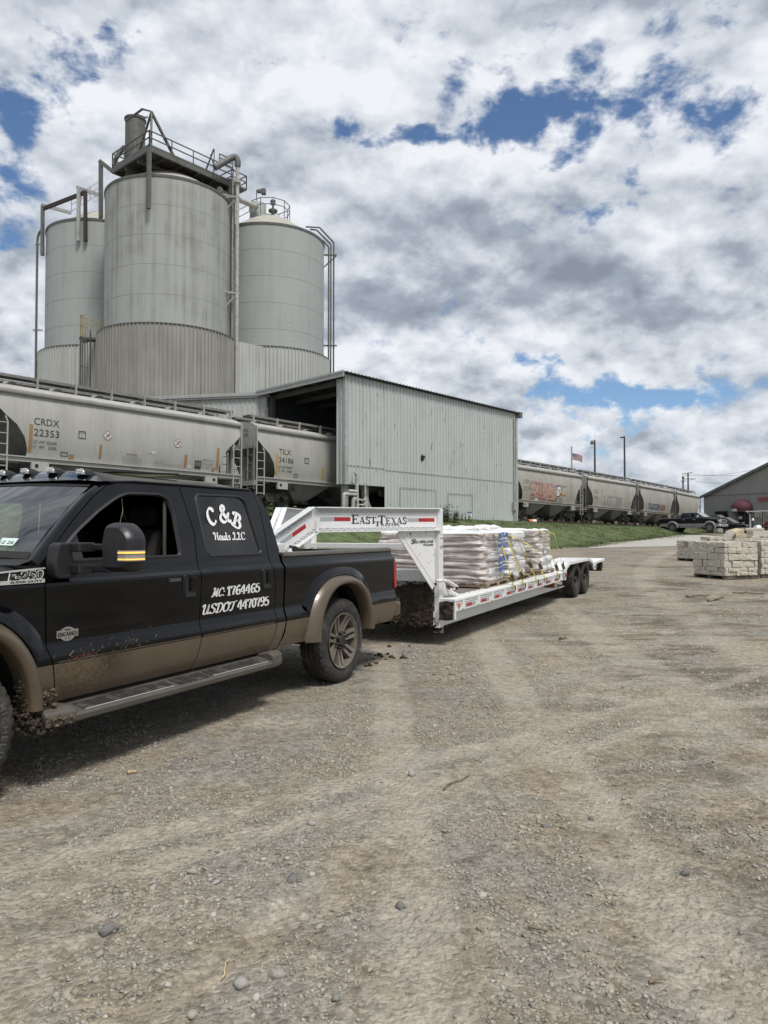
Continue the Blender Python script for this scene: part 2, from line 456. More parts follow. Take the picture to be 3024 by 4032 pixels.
M_skirt_dirty = panel_metal('dirty ribbed cladding', (0.30, 0.298, 0.272), (0.19, 0.182, 0.155), 0.7, zs=0.14, xs=2.5, dthr=(0.38, 0.66))
M_cladding = panel_metal('pale green ribbed cladding', (0.42, 0.45, 0.443), (0.325, 0.34, 0.332), 0.6, zs=0.18, xs=3.0, rust=(0.14, 0.125, 0.11), ramt=0.8, spot=(0.17, 0.165, 0.155))
M_clad_lip = panel_metal('grey roof trim', (0.33, 0.345, 0.335), (0.18, 0.18, 0.17), 0.6)
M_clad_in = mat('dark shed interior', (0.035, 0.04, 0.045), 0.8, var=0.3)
M_ststeel = mat('grey painted steelwork', (0.10, 0.105, 0.10), 0.6, var=0.25, dirt=(0.08, 0.055, 0.035), dscale=1.2, damt=0.5)
M_ltsteel = mat('pale painted steelwork', (0.33, 0.34, 0.33), 0.6, var=0.15, dirt=(0.20, 0.17, 0.13), dscale=0.8, damt=0.5)
M_redsteel = mat('dark red oxide steel', (0.030, 0.018, 0.018), 0.7, var=0.2)
M_yellow_steel = mat('faded yellow steel', (0.29, 0.265, 0.15), 0.6, var=0.2)
M_pipe = mat('cream pipe paint', (0.37, 0.37, 0.342), 0.6, var=0.2, dirt=(0.22, 0.19, 0.14), dscale=2, damt=0.5)
M_silo_roof = mat('dusty silo roof', (0.36, 0.35, 0.31), 0.8, var=0.1, dirt=(0.25, 0.23, 0.2), dscale=0.8, damt=0.5)

M_car = panel_metal('pale grey rail car paint', (0.36, 0.36, 0.335), (0.25, 0.245, 0.225), 0.7, zs=0.35, xs=2.2, rust=(0.20, 0.15, 0.11), ramt=0.25)
M_car_old = panel_metal('weathered beige rail car paint', (0.335, 0.325, 0.29), (0.19, 0.175, 0.15), 0.8, zs=0.3, xs=1.6, rust=(0.15, 0.10, 0.07), ramt=0.5)
M_car_roof = mat('dusty rail car roof', (0.36, 0.355, 0.335), 0.7, var=0.1, dirt=(0.24, 0.22, 0.19), dscale=1.5, damt=0.5)
M_car_shade = panel_metal('shade darkened rail car paint', (0.24, 0.235, 0.22), (0.13, 0.122, 0.105), 0.8, zs=0.4, xs=2.0)  # car paint darkened to carry the shade at ends and underneath, with grime streaks
M_car_under = mat('grimy rail car running gear', (0.045, 0.042, 0.038), 0.85, var=0.3, dirt=(0.12, 0.105, 0.085), dscale=3, damt=0.6)
M_grate = mat('galvanised walkway grating', (0.16, 0.16, 0.15), 0.7, var=0.2)
M_stencil = mat('black stencil paint', (0.035, 0.036, 0.038), 0.7)
M_faint = mat('faded stencil paint', (0.17, 0.168, 0.155), 0.7)
M_orange_tape = mat('faded orange tape', (0.27, 0.165, 0.08), 0.6)
M_yellow_tape = mat('yellow tape', (0.40, 0.25, 0.05), 0.6)
M_rail = mat('rail steel', (0.13, 0.10, 0.08), 0.5, metal=0.6, var=0.2)
M_tie = mat('creosoted tie', (0.06, 0.045, 0.035), 0.9, var=0.3)
M_seam = mat('weld seam grey', (0.235, 0.245, 0.23), 0.8)
M_concrete = mat('pale concrete', (0.35, 0.335, 0.30), 0.9, var=0.12, vscale=1.2, dirt=(0.27, 0.25, 0.22), dscale=0.5, damt=0.6, bump=0.1)

def stone_mat(name, a, b2, island=True, bump=0.6, bscale=30.0, dust=None):
    m = bpy.data.materials.new(name); m.use_nodes = True; nt = m.node_tree; b = nt.nodes['Principled BSDF']
    g = nt.nodes.new('ShaderNodeNewGeometry'); tc = nt.nodes.new('ShaderNodeTexCoord')
    n = noise(nt, tc.outputs['Object'], bscale * 0.4, 4, 0.6)
    f = mth(nt, 'ADD', mth(nt, 'MULTIPLY', g.outputs['Random Per Island'], 0.8), mth(nt, 'MULTIPLY', n, 0.25))
    c = mixc(nt, f, a, b2)
    if dust is not None:
        rz = mth(nt, 'FRACT', mth(nt, 'MULTIPLY', g.outputs['Random Per Island'], 7.31))
        c = mixc(nt, mth(nt, 'MULTIPLY', rz, 0.7), c, dust)
    nt.links.new(c, b.inputs['Base Color']); b.inputs['Roughness'].default_value = 0.9
    b.inputs['Specular IOR Level'].default_value = 0.25
    n2 = noise(nt, tc.outputs['Object'], bscale, 5, 0.65)
    bm = nd(nt, 'ShaderNodeBump', {'Strength': bump, 'Distance': 0.02, 'Height': n2}); nt.links.new(bm.outputs[0], b.inputs['Normal'])
    MATS[name] = m; return m
M_gravel = stone_mat('crushed limestone gravel', (0.15, 0.145, 0.13), (0.46, 0.44, 0.39), dust=(0.29, 0.25, 0.19), bscale=60)
M_block = stone_mat('split limestone block', (0.40, 0.37, 0.305), (0.58, 0.55, 0.48), bump=0.8, bscale=16)
M_rock = stone_mat('loose limestone rock', (0.20, 0.195, 0.18), (0.38, 0.36, 0.33), bscale=25)
M_dark_rock = stone_mat('dark grey rock', (0.12, 0.118, 0.112), (0.17, 0.166, 0.158), bscale=25)

def glass_mat(name, tint, rough=0.02, refl=1.0, ior=1.55):
    m = bpy.data.materials.new(name); m.use_nodes = True; nt = m.node_tree
    nt.nodes.clear()
    t = nd(nt, 'ShaderNodeBsdfTransparent', {0: (*tint, 1)})
    g = nd(nt, 'ShaderNodeBsdfGlossy', {0: (refl, refl, refl, 1), 1: rough})
    fr = nd(nt, 'ShaderNodeFresnel', {0: ior})
    mx = nd(nt, 'ShaderNodeMixShader', {0: fr.outputs[0], 1: t.outputs[0], 2: g.outputs[0]})
    nd(nt, 'ShaderNodeOutputMaterial', {0: mx.outputs[0]})
    MATS[name] = m; return m
M_glass = glass_mat('clear window glass', (0.62, 0.68, 0.64))
M_tint = glass_mat('tinted window glass', (0.02, 0.022, 0.025))
M_visor = glass_mat('tinted windshield band', (0.16, 0.16, 0.20), ior=2.3)
M_wind = glass_mat('windshield glass', (0.75, 0.82, 0.76), ior=2.3)
M_lens = mat('clear lamp lens', (0.26, 0.26, 0.25), 0.15, coat=0.8)

def emit_mat(name, col, st):
    m = bpy.data.materials.new(name); m.use_nodes = True; nt = m.node_tree; b = nt.nodes['Principled BSDF']
    b.inputs['Base Color'].default_value = (*col, 1)
    b.inputs['Emission Color'].default_value = (*col, 1); b.inputs['Emission Strength'].default_value = st
    MATS[name] = m; return m
M_turn = emit_mat('lit amber turn lamp', (1.0, 0.52, 0.10), 0.75)

def leaf_mat(name, a, b2, hue=0.0):
    m = bpy.data.materials.new(name); m.use_nodes = True; nt = m.node_tree; b = nt.nodes['Principled BSDF']
    g = nt.nodes.new('ShaderNodeNewGeometry'); tc = nt.nodes.new('ShaderNodeTexCoord')
    n = noise(nt, tc.outputs['Object'], 0.5, 4, 0.6)
    f = mth(nt, 'ADD', mth(nt, 'MULTIPLY', g.outputs['Random Per Island'], 0.6), mth(nt, 'MULTIPLY', n, 0.5))
    nt.links.new(mixc(nt, f, a, b2), b.inputs['Base Color'])
    b.inputs['Roughness'].default_value = 0.65; b.inputs['Specular IOR Level'].default_value = 0.3
    MATS[name] = m; return m
M_grass = leaf_mat('grass blades', (0.036, 0.060, 0.016), (0.105, 0.128, 0.046))
M_weed = leaf_mat('weed leaves', (0.022, 0.045, 0.012), (0.07, 0.105, 0.03))
M_stick = mat('dry stick', (0.16, 0.125, 0.085), 0.9, var=0.3, vscale=30)
M_straw = mat('pale splinter', (0.48, 0.37, 0.20), 0.9)

# ------------------------------------------------------------------ ground shape
U = Vector((0.651, 0.759, 0)).normalized()               # along the railway, away to the right
N = Vector((-U.y, U.x, 0))                               # across it, away from the camera
def gz(x, y):
    """Height of the yard, rising gently away and up a grass bank to the railway."""
    x = np.asarray(x, float); y = np.asarray(y, float)
    d = np.maximum(0, y - 8)
    d2 = np.minimum(d, 90)
    g = 0.0135 * d2 + 0.000075 * d2 ** 2
    p = x * N.x + y * N.y; s = x * U.x + y * U.y
    foot = 19.6 + np.clip((s - 40) / 30, 0, 1) * 4.5 + 0.5 * (vnoise(x * 0.15, y * 0.15, 5) - 0.5)
    top = 2.42 - 0.0116 * (s - 24.0)
    top = np.clip(top, 1.9, 2.9)
    t = np.clip((p - foot) / (27.8 - foot), 0, 1); t = t * t * (3 - 2 * t)
    bank = g + (np.maximum(top, g) - g) * t
    side = np.clip((s + 60) / 30, 0, 1)
    z = g + (bank - g) * side
    t2 = np.clip((p - 34.0) / 2.6, 0, 1); t2 = t2 * t2 * (3 - 2 * t2)  # far rise added to shut out bright sky under the cars
    return z + 1.15 * t2 * np.clip((s + 40) / 20, 0, 1)
def gzf(x, y): return float(gz(x, y))

# ------------------------------------------------------------------ ground: one sheet to the horizon
LANES = [(0.10, 4.0, R(91), 0.20, 1.0, 0.0), (1.13, 4.0, R(89), 0.24, 1.0, 0.004), (2.75, 6.0, R(88), 0.34, .9, 0.004), (-1.23, 3.56, R(39), 0.13, .95, 0.0), (-1.13, 3.27, R(36), 0.12, .95, 0.0), (-.45, 2.75, R(60), 0.12, .5, 0.0), (4.4, 9.0, R(80), 0.45, .7, 0.006), (1.9, 10, R(96), 0.3, .6, -0.004)]
def ground_material():
    m = bpy.data.materials.new('gravel yard'); m.use_nodes = True; nt = m.node_tree; b = nt.nodes['Principled BSDF']
    g = nt.nodes.new('ShaderNodeNewGeometry'); Pw = g.outputs['Position']
    big = noise(nt, Pw, 0.42, 5, 0.6, 0.6)
    mid = noise(nt, Pw, 1.7, 6, 0.62, 0.4)
    fine = noise(nt, Pw, 22.0, 5, 0.7)
    vfine = noise(nt, Pw, 75.0, 3, 0.7)
    # long wheel smears running with the traffic
    st = nd(nt, 'ShaderNodeMapping', {0: Pw, 'Rotation': (0, 0, R(-62)), 'Scale': (0.34, 0.95, 1)}).outputs[0]
    smear = noise(nt, st, 1.0, 6, 0.6, 0.3)
    dirt = (0.290, 0.247, 0.184); grey = (0.262, 0.250, 0.220); wet = (0.130, 0.101, 0.071); pale = (0.41, 0.368, 0.298)
    f1 = sstep(nt, mth(nt, 'ADD', mth(nt, 'MULTIPLY', mid, 0.55), mth(nt, 'MULTIPLY', big, 0.45)), 0.40, 0.60)
    c = mixc(nt, f1, dirt, grey)
    f2 = sstep(nt, mth(nt, 'ADD', mth(nt, 'MULTIPLY', smear, 0.6), mth(nt, 'MULTIPLY', mid, 0.4)), 0.52, 0.68)
    c = mixc(nt, mth(nt, 'MULTIPLY', f2, 0.65), c, pale)
    # worn wheel lanes: pale compacted dust, each with the fine ribs of the tyres that made it
    sx0 = nd(nt, 'ShaderNodeSeparateXYZ', {0: Pw}); wobn = mth(nt, 'MULTIPLY', mth(nt, 'SUBTRACT', big, 0.5), 0.5); edge = mth(nt, 'MULTIPLY', mth(nt, 'SUBTRACT', noise(nt, Pw, 5.0, 5, 0.65), 0.5), 0.16)
    lanes = None; ribs = None
    for (px, py, ang, wid, amt, curve) in LANES:
        ca, sa = math.cos(ang), math.sin(ang)
        xx = mth(nt, 'SUBTRACT', sx0.outputs[0], px); yy = mth(nt, 'SUBTRACT', sx0.outputs[1], py)
        al = mth(nt, 'ADD', mth(nt, 'MULTIPLY', xx, ca), mth(nt, 'MULTIPLY', yy, sa))
        cr = mth(nt, 'SUBTRACT', mth(nt, 'MULTIPLY', yy, ca), mth(nt, 'MULTIPLY', xx, sa))
        cr = mth(nt, 'ADD', mth(nt, 'ADD', cr, mth(nt, 'MULTIPLY', mth(nt, 'MULTIPLY', al, al), curve)), mth(nt, 'MULTIPLY', wobn, 0.35))
        mk = sstep(nt, mth(nt, 'ADD', mth(nt, 'ABSOLUTE', cr), edge), wid, wid * 0.45)
        mk = mth(nt, 'MULTIPLY', mk, mth(nt, 'MULTIPLY', amt, sstep(nt, mid, 0.30, 0.55)))
        rb = mth(nt, 'MULTIPLY', mk, mth(nt, 'ABSOLUTE', mth(nt, 'SINE', mth(nt, 'ADD', mth(nt, 'MULTIPLY', cr, 62.0), mth(nt, 'MULTIPLY', mth(nt, 'SINE', mth(nt, 'MULTIPLY', al, 55.0)), 0.9)))))
        lanes = mk if lanes is None else mth(nt, 'MAXIMUM', lanes, mk); ribs = rb if ribs is None else mth(nt, 'MAXIMUM', ribs, rb)
    c = mixc(nt, mth(nt, 'MULTIPLY', lanes, 0.62), c, pale)
    # damp churned soil, mostly to the right where trucks turn
    sx = nd(nt, 'ShaderNodeSeparateXYZ', {0: Pw})
    right = sstep(nt, sx.outputs[0], -1.0, 4.5, 0.0, 1.0)
    far = sstep(nt, sx.outputs[1], 20.0, 60.0, 1.0, 0.25)
    n3 = noise(nt, st, 2.1, 7, 0.66, 0.8)
    f3 = mth(nt, 'MULTIPLY', mth(nt, 'SUBTRACT', 1.0, mth(nt, 'MULTIPLY', lanes, 0.7)), mth(nt, 'MULTIPLY', sstep(nt, mth(nt, 'ADD', mth(nt, 'MULTIPLY', n3, 0.6), mth(nt, 'MULTIPLY', big, 0.4)), 0.475, 0.60), mth(nt, 'MULTIPLY', mth(nt, 'ADD', mth(nt, 'MULTIPLY', right, 0.72), 0.20), far)))
    c = mixc(nt, f3, c, wet)
    # grain: every pebble its own tone
    vo = nd(nt, 'ShaderNodeTexVoronoi', {'Vector': Pw, 'Scale': 48.0, 'Randomness': 1.0})
    vo2 = nd(nt, 'ShaderNodeTexVoronoi', {'Vector': Pw, 'Scale': 17.0, 'Randomness': 1.0})
    hs = nd(nt, 'ShaderNodeSeparateColor', {0: vo.outputs['Color']}).outputs[0]
    hs2 = nd(nt, 'ShaderNodeSeparateColor', {0: vo2.outputs['Color']}).outputs[0]
    kk = mth(nt, 'ADD', 0.50, mth(nt, 'ADD', mth(nt, 'MULTIPLY', hs, 0.52), mth(nt, 'MULTIPLY', hs2, 0.28)))
    k = mth(nt, 'ADD', mth(nt, 'MULTIPLY', kk, mth(nt, 'SUBTRACT', 1.0, mth(nt, 'MULTIPLY', lanes, 0.5))), mth(nt, 'MULTIPLY', lanes, 0.46))
    k = mth(nt, 'MULTIPLY', k, mth(nt, 'ADD', 0.62, mth(nt, 'MULTIPLY', fine, 0.76)))
    n4 = noise(nt, Pw, 6.0, 4, 0.7)
    k = mth(nt, 'MULTIPLY', k, mth(nt, 'ADD', 0.7, mth(nt, 'MULTIPLY', n4, 0.6)))
    kc = nd(nt, 'ShaderNodeCombineColor', {0: k, 1: k, 2: k}).outputs[0]
    mm = nd(nt, 'ShaderNodeMix', data_type='RGBA', blend_type='MULTIPLY'); mm.inputs[0].default_value = 1
    nt.links.new(c, mm.inputs[6]); nt.links.new(kc, mm.inputs[7])
    nt.links.new(mm.outputs[2], b.inputs['Base Color'])
    b.inputs['Roughness'].default_value = 0.95; b.inputs['Specular IOR Level'].default_value = 0.2
    h = mth(nt, 'ADD', mth(nt, 'MULTIPLY', vo.outputs['Distance'], -0.5), mth(nt, 'ADD', mth(nt, 'MULTIPLY', fine, 0.7), mth(nt, 'ADD', mth(nt, 'MULTIPLY', vfine, 0.35), mth(nt, 'ADD', mth(nt, 'MULTIPLY', n4, 0.9), mth(nt, 'MULTIPLY', ribs, -0.26)))))
    bm = nd(nt, 'ShaderNodeBump', {'Strength': 0.85, 'Distance': 0.03, 'Height': h}); nt.links.new(bm.outputs[0], b.inputs['Normal'])
    return m
M_ground = ground_material()

def micro(x, y):
    """Lumps, ruts and washboard of the yard (metres)."""
    d = np.hypot(x, y)
    f = np.clip(1.25 - d / 13.0, 0.10, 1.0) * np.clip(2 - d / 60, 0, 1)
    z = (fbm(x * 0.9, y * 0.9, 11, 4) - 0.5) * 0.07
    z = z + (fbm(x * 6, y * 6, 23, 4, 0.6) - 0.5) * 0.020
    z = z + (fbm(x * 26, y * 26, 31, 3, 0.6) - 0.5) * 0.007
    # two tyre tracks crossing the left foreground, and older ones on the right
    def track(px, py, ang, wid, dep, seed):
        ca, sa = math.cos(ang), math.sin(ang)
        a = (x - px) * ca + (y - py) * sa; c = -(x - px) * sa + (y - py) * ca + 0.05 * np.sin(a * 0.7)
        inside = np.clip(1.4 - np.abs(c) / wid * 1.4, 0, 1)
        lug = 0.5 + 0.5 * np.sign(np.sin(c / wid * 9.0 + 0.7 * np.sin(a * 40)))
        return -dep * inside * (0.45 + 0.55 * lug) * np.clip(vnoise(a * 0.8, c * 2, seed) * 2 - 0.25, 0, 1)
    for (px, py, ang, wid, amt, cv) in LANES[:6]: z = z + track(px, py, ang, wid, 0.006 if abs(ang - R(90)) < .2 else .011, 3)
    z = z + track(2.6, 6.2, R(112), 0.16, 0.024, 5) + track(3.5, 7.0, R(112), 0.16, 0.026, 6) + track(1.1, 5.2, R(104), 0.15, 0.012, 8) + track(4.6, 8.0, R(120), 0.2, 0.03, 9)
    return z * f

def build_ground():
    fine = np.radians(np.linspace(55, 125, 330))
    coarse = np.radians(np.arange(129, 411.1, 4.0))
    th = np.concatenate([fine, coarse])
    r = [0.5]
    while r[-1] < 750:
        q = r[-1]
        r.append(q * (1.0048 if 1.9 < q < 26 else 1.012 if 26 <= q < 110 else 1.05))
    r = np.array(r); nr, nt_ = len(r), len(th)
    X = r[:, None] * np.cos(th)[None]; Y = r[:, None] * np.sin(th)[None]
    Z = gz(X, Y) + micro(X, Y)
    V = np.stack([X, Y, Z], -1).reshape(-1, 3)
    V = np.concatenate([V, [[0, 0, 0]]])
    i, j = np.meshgrid(np.arange(nr - 1), np.arange(nt_), indexing='ij'); j2 = (j + 1) % nt_
    F = np.stack([i * nt_ + j, (i + 1) * nt_ + j, (i + 1) * nt_ + j2, i * nt_ + j2], -1).reshape(-1, 4)
    cz = np.arange(nt_)
    cap = np.stack([np.full(nt_, len(V) - 1), cz, (cz + 1) % nt_, (cz + 1) % nt_], -1)
    me = np_mesh('ground', V, F, M_ground, True)
    o = bpy.data.objects.new('ground', me); C.objects.link(o); tag(o, kind='structure')
    # the small disc right under the eye
    bm = bmesh.new(); bm.from_mesh(me); bm.verts.ensure_lookup_table()
    c = bm.verts[len(V) - 1]
    for k in range(nt_): bm.faces.new((c, bm.verts[k], bm.verts[(k + 1) % nt_]))
    bm.to_mesh(me); bm.free()
    return o
build_ground()

def gmz(x, y): return float(gz(x, y) + micro(np.array([x], float), np.array([y], float))[0])

# base shapes for scattered stones
def ico(sub):
    bm = bmesh.new(); bmesh.ops.create_icosphere(bm, subdivisions=sub, radius=1.0)
    v = np.array([p.co[:] for p in bm.verts]); f = np.array([[q.index for q in p.verts] for p in bm.faces]); bm.free()
    return v, f

def scatter(name, x, y, z, size, mat_, seed, flat=(0.5, 0.9), sub=1, jag=0.34):
    rng = np.random.default_rng(seed); v, f = ico(sub); n = len(x)
    nvar = 24
    shapes = v[None] * (1 + rng.normal(0, jag, (nvar, len(v), 1)).clip(-0.5, 0.6))
    sh = shapes[rng.integers(0, nvar, n)]
    sc = np.stack([rng.uniform(0.7, 1.3, n), rng.uniform(0.7, 1.3, n), rng.uniform(*flat, n)], -1) * size[:, None]
    P = sh * sc[:, None, :]
    a = rng.uniform(0, 2 * PI, n); ca, sa = np.cos(a)[:, None], np.sin(a)[:, None]
    tx = rng.normal(0, 0.25, n)[:, None]
    px, py, pz = P[..., 0], P[..., 1], P[..., 2]
    pz = pz + tx * px
    X = px * ca - py * sa + x[:, None]; Y = px * sa + py * ca + y[:, None]; Z = pz + (z + size * 0.18)[:, None]
    V = np.stack([X, Y, Z], -1).reshape(-1, 3)
    F = (f[None] + (np.arange(n) * len(v))[:, None, None]).reshape(-1, 3)
    return np_mesh(name, V, F, mat_)

def gravel():
    rng = np.random.default_rng(41)
    def patch(n, r0, r1, a0, a1, smin, smax, pw, seed, dens):
        r = r0 * (r1 / r0) ** rng.uniform(0, 1, n) if dens == 'log' else np.sqrt(rng.uniform(r0 ** 2, r1 ** 2, n))
        th = np.radians(rng.uniform(a0, a1, n)); x = r * np.cos(th); y = r * np.sin(th)
        k = 0.55 * fbm(x * 0.9, y * 0.9, 71, 4, 0.6) + 0.45 * fbm(x * 3.2, y * 3.2, 72, 3)
        keep = rng.uniform(0, 1, n) < np.clip((k - 0.45) * 8.0, 0.05, 1.0)
        for (px, py, ang, wid, amt, cv) in LANES:
            al = (x - px) * math.cos(ang) + (y - py) * math.sin(ang); cr = (y - py) * math.cos(ang) - (x - px) * math.sin(ang) + cv * al * al
            keep &= (np.abs(cr) > wid * .8) | (rng.uniform(0, 1, n) < .12)
        x, y, r = x[keep], y[keep], r[keep]
        s = smin * (smax / smin) ** (rng.uniform(0, 1, len(x)) ** pw)
        return x, y, s
    parts = [patch(95000, 2.0, 7.5, 58, 122, 0.0026, 0.0105, 1.9, 1, 'area'),
             patch(52000, 2.0, 16, 58, 122, 0.0042, 0.015, 2.0, 2, 'area'),
             patch(16000, 7, 34, 60, 112, 0.009, 0.026, 2.4, 3, 'area'),
             patch(420, 2.2, 12, 58, 122, 0.010, 0.026, 2.2, 4, 'area')]
    x = np.concatenate([p[0] for p in parts]); y = np.concatenate([p[1] for p in parts]); s = np.concatenate([p[2] for p in parts])
    z = gz(x, y) + micro(x, y)
    me = scatter('gravel', x, y, z, s, M_gravel, 5)
    o = bpy.data.objects.new('gravel', me); C.objects.link(o); tag(o, kind='stuff')
gravel()

# single stones big enough to point at
def rock(u, v, size, m, label, seed, flat=0.7):
    p = at_ground(u, v)
    me = scatter('rock', np.zeros(1), np.zeros(1), np.zeros(1), np.array([size]), m, seed, (flat, flat), 1, 0.30)
    o = bpy.data.objects.new('rock', me); C.objects.link(o); o.location = p
    tag(o, label, 'rock', 'loose rocks on the gravel'); return o
def at_ground(u, v):
    Y = 3.0
    r = ray(u, v)
    lo, hi = 0.5, 90.0
    for _ in range(60):
        m = (lo + hi) / 2; p = Vector((0, 0, CAMH)) + r * (m / r.y)
        if p.z > gzf(p.x, p.y): lo = m
        else: hi = m
    return Vector((p.x, p.y, gmz(p.x, p.y)))
rock(428, 3655, 0.036, M_dark_rock, 'large dark grey rock on the gravel at the lower left, biggest in the foreground', 3)
rock(1150, 3468, 0.026, M_dark_rock, 'blocky dark grey rock in the middle foreground beside two smaller stones', 4)
rock(1224, 3248, 0.024, M_rock, 'pale round rock left of the centre foreground, alone on the gravel', 5)
rock(600, 3495, 0.024, M_rock, 'pale angular rock beside a patch of loose gravel in the left foreground', 6)
rock(850, 3470, 0.026, M_rock, 'flat whitish rock half sunk in the dirt in the foreground', 7, 0.35)
rock(948, 3865, 0.030, M_rock, 'pale crusty rock cluster near the bottom of the foreground', 8)
rock(450, 3595, 0.018, M_rock, 'small pale stone just behind the large dark rock', 9)
rock(2146, 3252, 0.024, M_dark_rock, 'dark flat stone right of the foreground centre', 10, 0.5)
rock(2328, 3214, 0.022, M_dark_rock, 'round dark stone farther right among brown dirt', 11)
rock(2168, 3042, 0.022, M_rock, 'small upright grey stone above the middle of the gravel', 12)
rock(1622, 3058, 0.026, M_rock, 'grey stone near a thin dry stick', 13)
rock(1575, 3570, 0.022, M_dark_rock, 'dark stone in the bottom centre of the yard', 14)
rock(2696, 3436, 0.026, M_dark_rock, 'brownish stone in the right foreground', 15)

def stick(u0, v0, u1, v1, r, m, label, sub=2, lift=0.012):
    a = at_ground(u0, v0); b = at_ground(u1, v1)
    mb = MB(); rng = random.Random(int(u0)); pts = []
    for k in range(6):
        t = k / 5; q = a.lerp(b, t); q.z = gmz(q.x, q.y) + lift + rng.uniform(0, r); q.x += rng.uniform(-1, 1) * r * 1.5
        pts.append(q - a)
    mb.tube(pts, [r * (1 - 0.5 * k / 5) for k in range(6)], 6)
    o = mb.build('stick', m, None, 60); o.location = a
    tag(o, label, 'stick', 'sticks lying on the yard'); return o
stick(1742, 3121, 1856, 3055, 0.006, M_stick, 'long thin dry stick lying in the middle of the gravel')
stick(2080, 3668, 2162, 3692, 0.006, M_stick, 'short bent twig in the right foreground')
stick(2552, 3892, 2625, 3882, 0.006, M_stick, 'light twig near the bottom right corner')
stick(500, 3048, 536, 3040, 0.008, M_straw, 'pale yellow wood splinter near the truck front wheel')
stick(873, 3848, 900, 3776, 0.004, M_straw, 'thin straw leaning on a stone in the foreground')
stick(2700, 2354, 2790, 2347, 0.028, M_stick, 'long grey plank scrap lying before the stone pallets')
stick(2785, 2370, 2846, 2358, 0.030, M_stick, 'curved bark strip lying before the nearest stone pallet')
stick(2200, 2520, 2232, 2517, 0.022, M_stick, 'dark wood scrap lying right of the trailer wheels')
stick(2890, 2336, 3010, 2342, 0.022, M_stick, 'long dark stick at the right edge below the stone pallets')

# pale concrete apron past the grass
def pavement():
    mb = MB(); rows = []
    edge0 = [(2368, 2151), (2440, 2142), (2540, 2126), (2650, 2108.5), (2760, 2105)]
    edge1 = [(2300, 2160), (2480, 2156), (2620, 2153), (2700, 2150), (3100, 2146)]
    for i in range(5):
        a = at_ground(*edge0[i]); b = at_ground(*edge1[i])
        rows.append([Vector((*(a.lerp(b, t)).xy, gzf(*(a.lerp(b, t)).xy) + 0.02)) for t in np.linspace(0, 1, 8)])
    o = mb.grid(rows).build('concrete_pavement', M_concrete, None, 60)
    tag(o, kind='structure')
pavement()

# grass on the railway bank
def grass():
    rng = np.random.default_rng(9)
    def field(n, s0, s1, p0, p1, h0, h1):
        s = rng.uniform(s0, s1, n); p = rng.uniform(p0, p1, n)
        x = s * U.x + p * N.x; y = s * U.y + p * N.y
        foot = 19.6 + np.clip((s - 40) / 30, 0, 1) * 4.5 + 1.2 * (fbm(x * 0.35, y * 0.35, 5, 3) - 0.5)
        k = (p > foot + rng.normal(0.0, 0.75, n)) & ~((p > 27.3) & (p < 36) & (s > 28) & (s < 47))
        k &= rng.uniform(0, 1, n) < np.clip((fbm(x * 0.6, y * 0.6, 77, 4) - 0.25) * 4, 0.25, 1)
        bare = np.exp(-(((s - 38.5) / 3.0) ** 2 + ((p - 20.8) / 1.1) ** 2))
        k &= rng.uniform(0, 1, n) > bare * 0.97
        x, y = x[k], y[k]; m = len(x)
        h = rng.uniform(h0, h1, m) * (0.6 + 0.8 * fbm(x * 0.8, y * 0.8, 78, 3)); wd = h * rng.uniform(0.10, 0.22, m)
        a = rng.uniform(0, 2 * PI, m); z = gz(x, y) - 0.02
        lx, ly = rng.normal(0, 0.35, m) * h, rng.normal(0, 0.35, m) * h
        A = np.stack([x - np.cos(a) * wd, y - np.sin(a) * wd, z], -1); B = np.stack([x + np.cos(a) * wd, y + np.sin(a) * wd, z], -1)
        T = np.stack([x + lx, y + ly, z + h], -1)
        return np.stack([A, B, T], 1).reshape(-1, 3)
    V = np.concatenate([field(120000, 12, 46, 18.5, 28.6, 0.05, 0.14), field(110000, 46, 100, 21, 29.8, 0.06, 0.16), field(15000, 8, 34, 26.5, 30.2, 0.12, 0.32)])
    F = np.arange(len(V)).reshape(-1, 3)
    o = bpy.data.objects.new('grass', np_mesh('grass', V, F, M_grass)); C.objects.link(o); tag(o, kind='stuff')
    # the turf under the blades, laid just over the yard
    ss = np.linspace(8, 104, 160); t = np.linspace(0, 1, 26)
    foot = 19.9 + np.clip((ss - 40) / 30, 0, 1) * 4.5
    foot = foot + 1.1 * (fbm(ss * 0.5, ss * 0 + 2.0, 15, 4) - 0.5) + 1.3 * (fbm(ss * 1.7, ss * 0 + 5.0, 16, 2) - 0.5)
    Pm = foot[:, None] + (29.4 - foot[:, None]) * t[None]
    Sm = np.repeat(ss[:, None], 26, 1)
    X = Sm * U.x + Pm * N.x; Y = Sm * U.y + Pm * N.y; Z = gz(X, Y) + 0.035 * np.minimum(1, t * 12)[None] + 0.03 * fbm(X * 1.5, Y * 1.5, 3, 3)
    V = np.stack([X, Y, Z], -1).reshape(-1, 3)
    i, j = np.meshgrid(np.arange(159), np.arange(25), indexing='ij')
    F = np.stack([i * 26 + j, (i + 1) * 26 + j, (i + 1) * 26 + j + 1, i * 26 + j + 1], -1).reshape(-1, 4)
    m = mat('turf', (0.075, 0.105, 0.036), 0.95, var=0.4, vscale=1.6, dirt=(0.14, 0.105, 0.065), dscale=0.45, damt=0.8, dthr=(0.52, 0.66), bump=0.8, bscale=7)
    o = bpy.data.objects.new('grass_bank', np_mesh('grass_bank', V, F, m, True)); C.objects.link(o); tag(o, kind='structure')
grass()

# ------------------------------------------------------------------ silos
SIL_TOP, SKIRT_TOP, BASE = 27.45, 16.4, 2.3
def ring_mesh(mb, R0, z0, z1, n=96, mi=0):
    mb.lathe([(R0, z0), (R0, z1)], n, mi=mi)

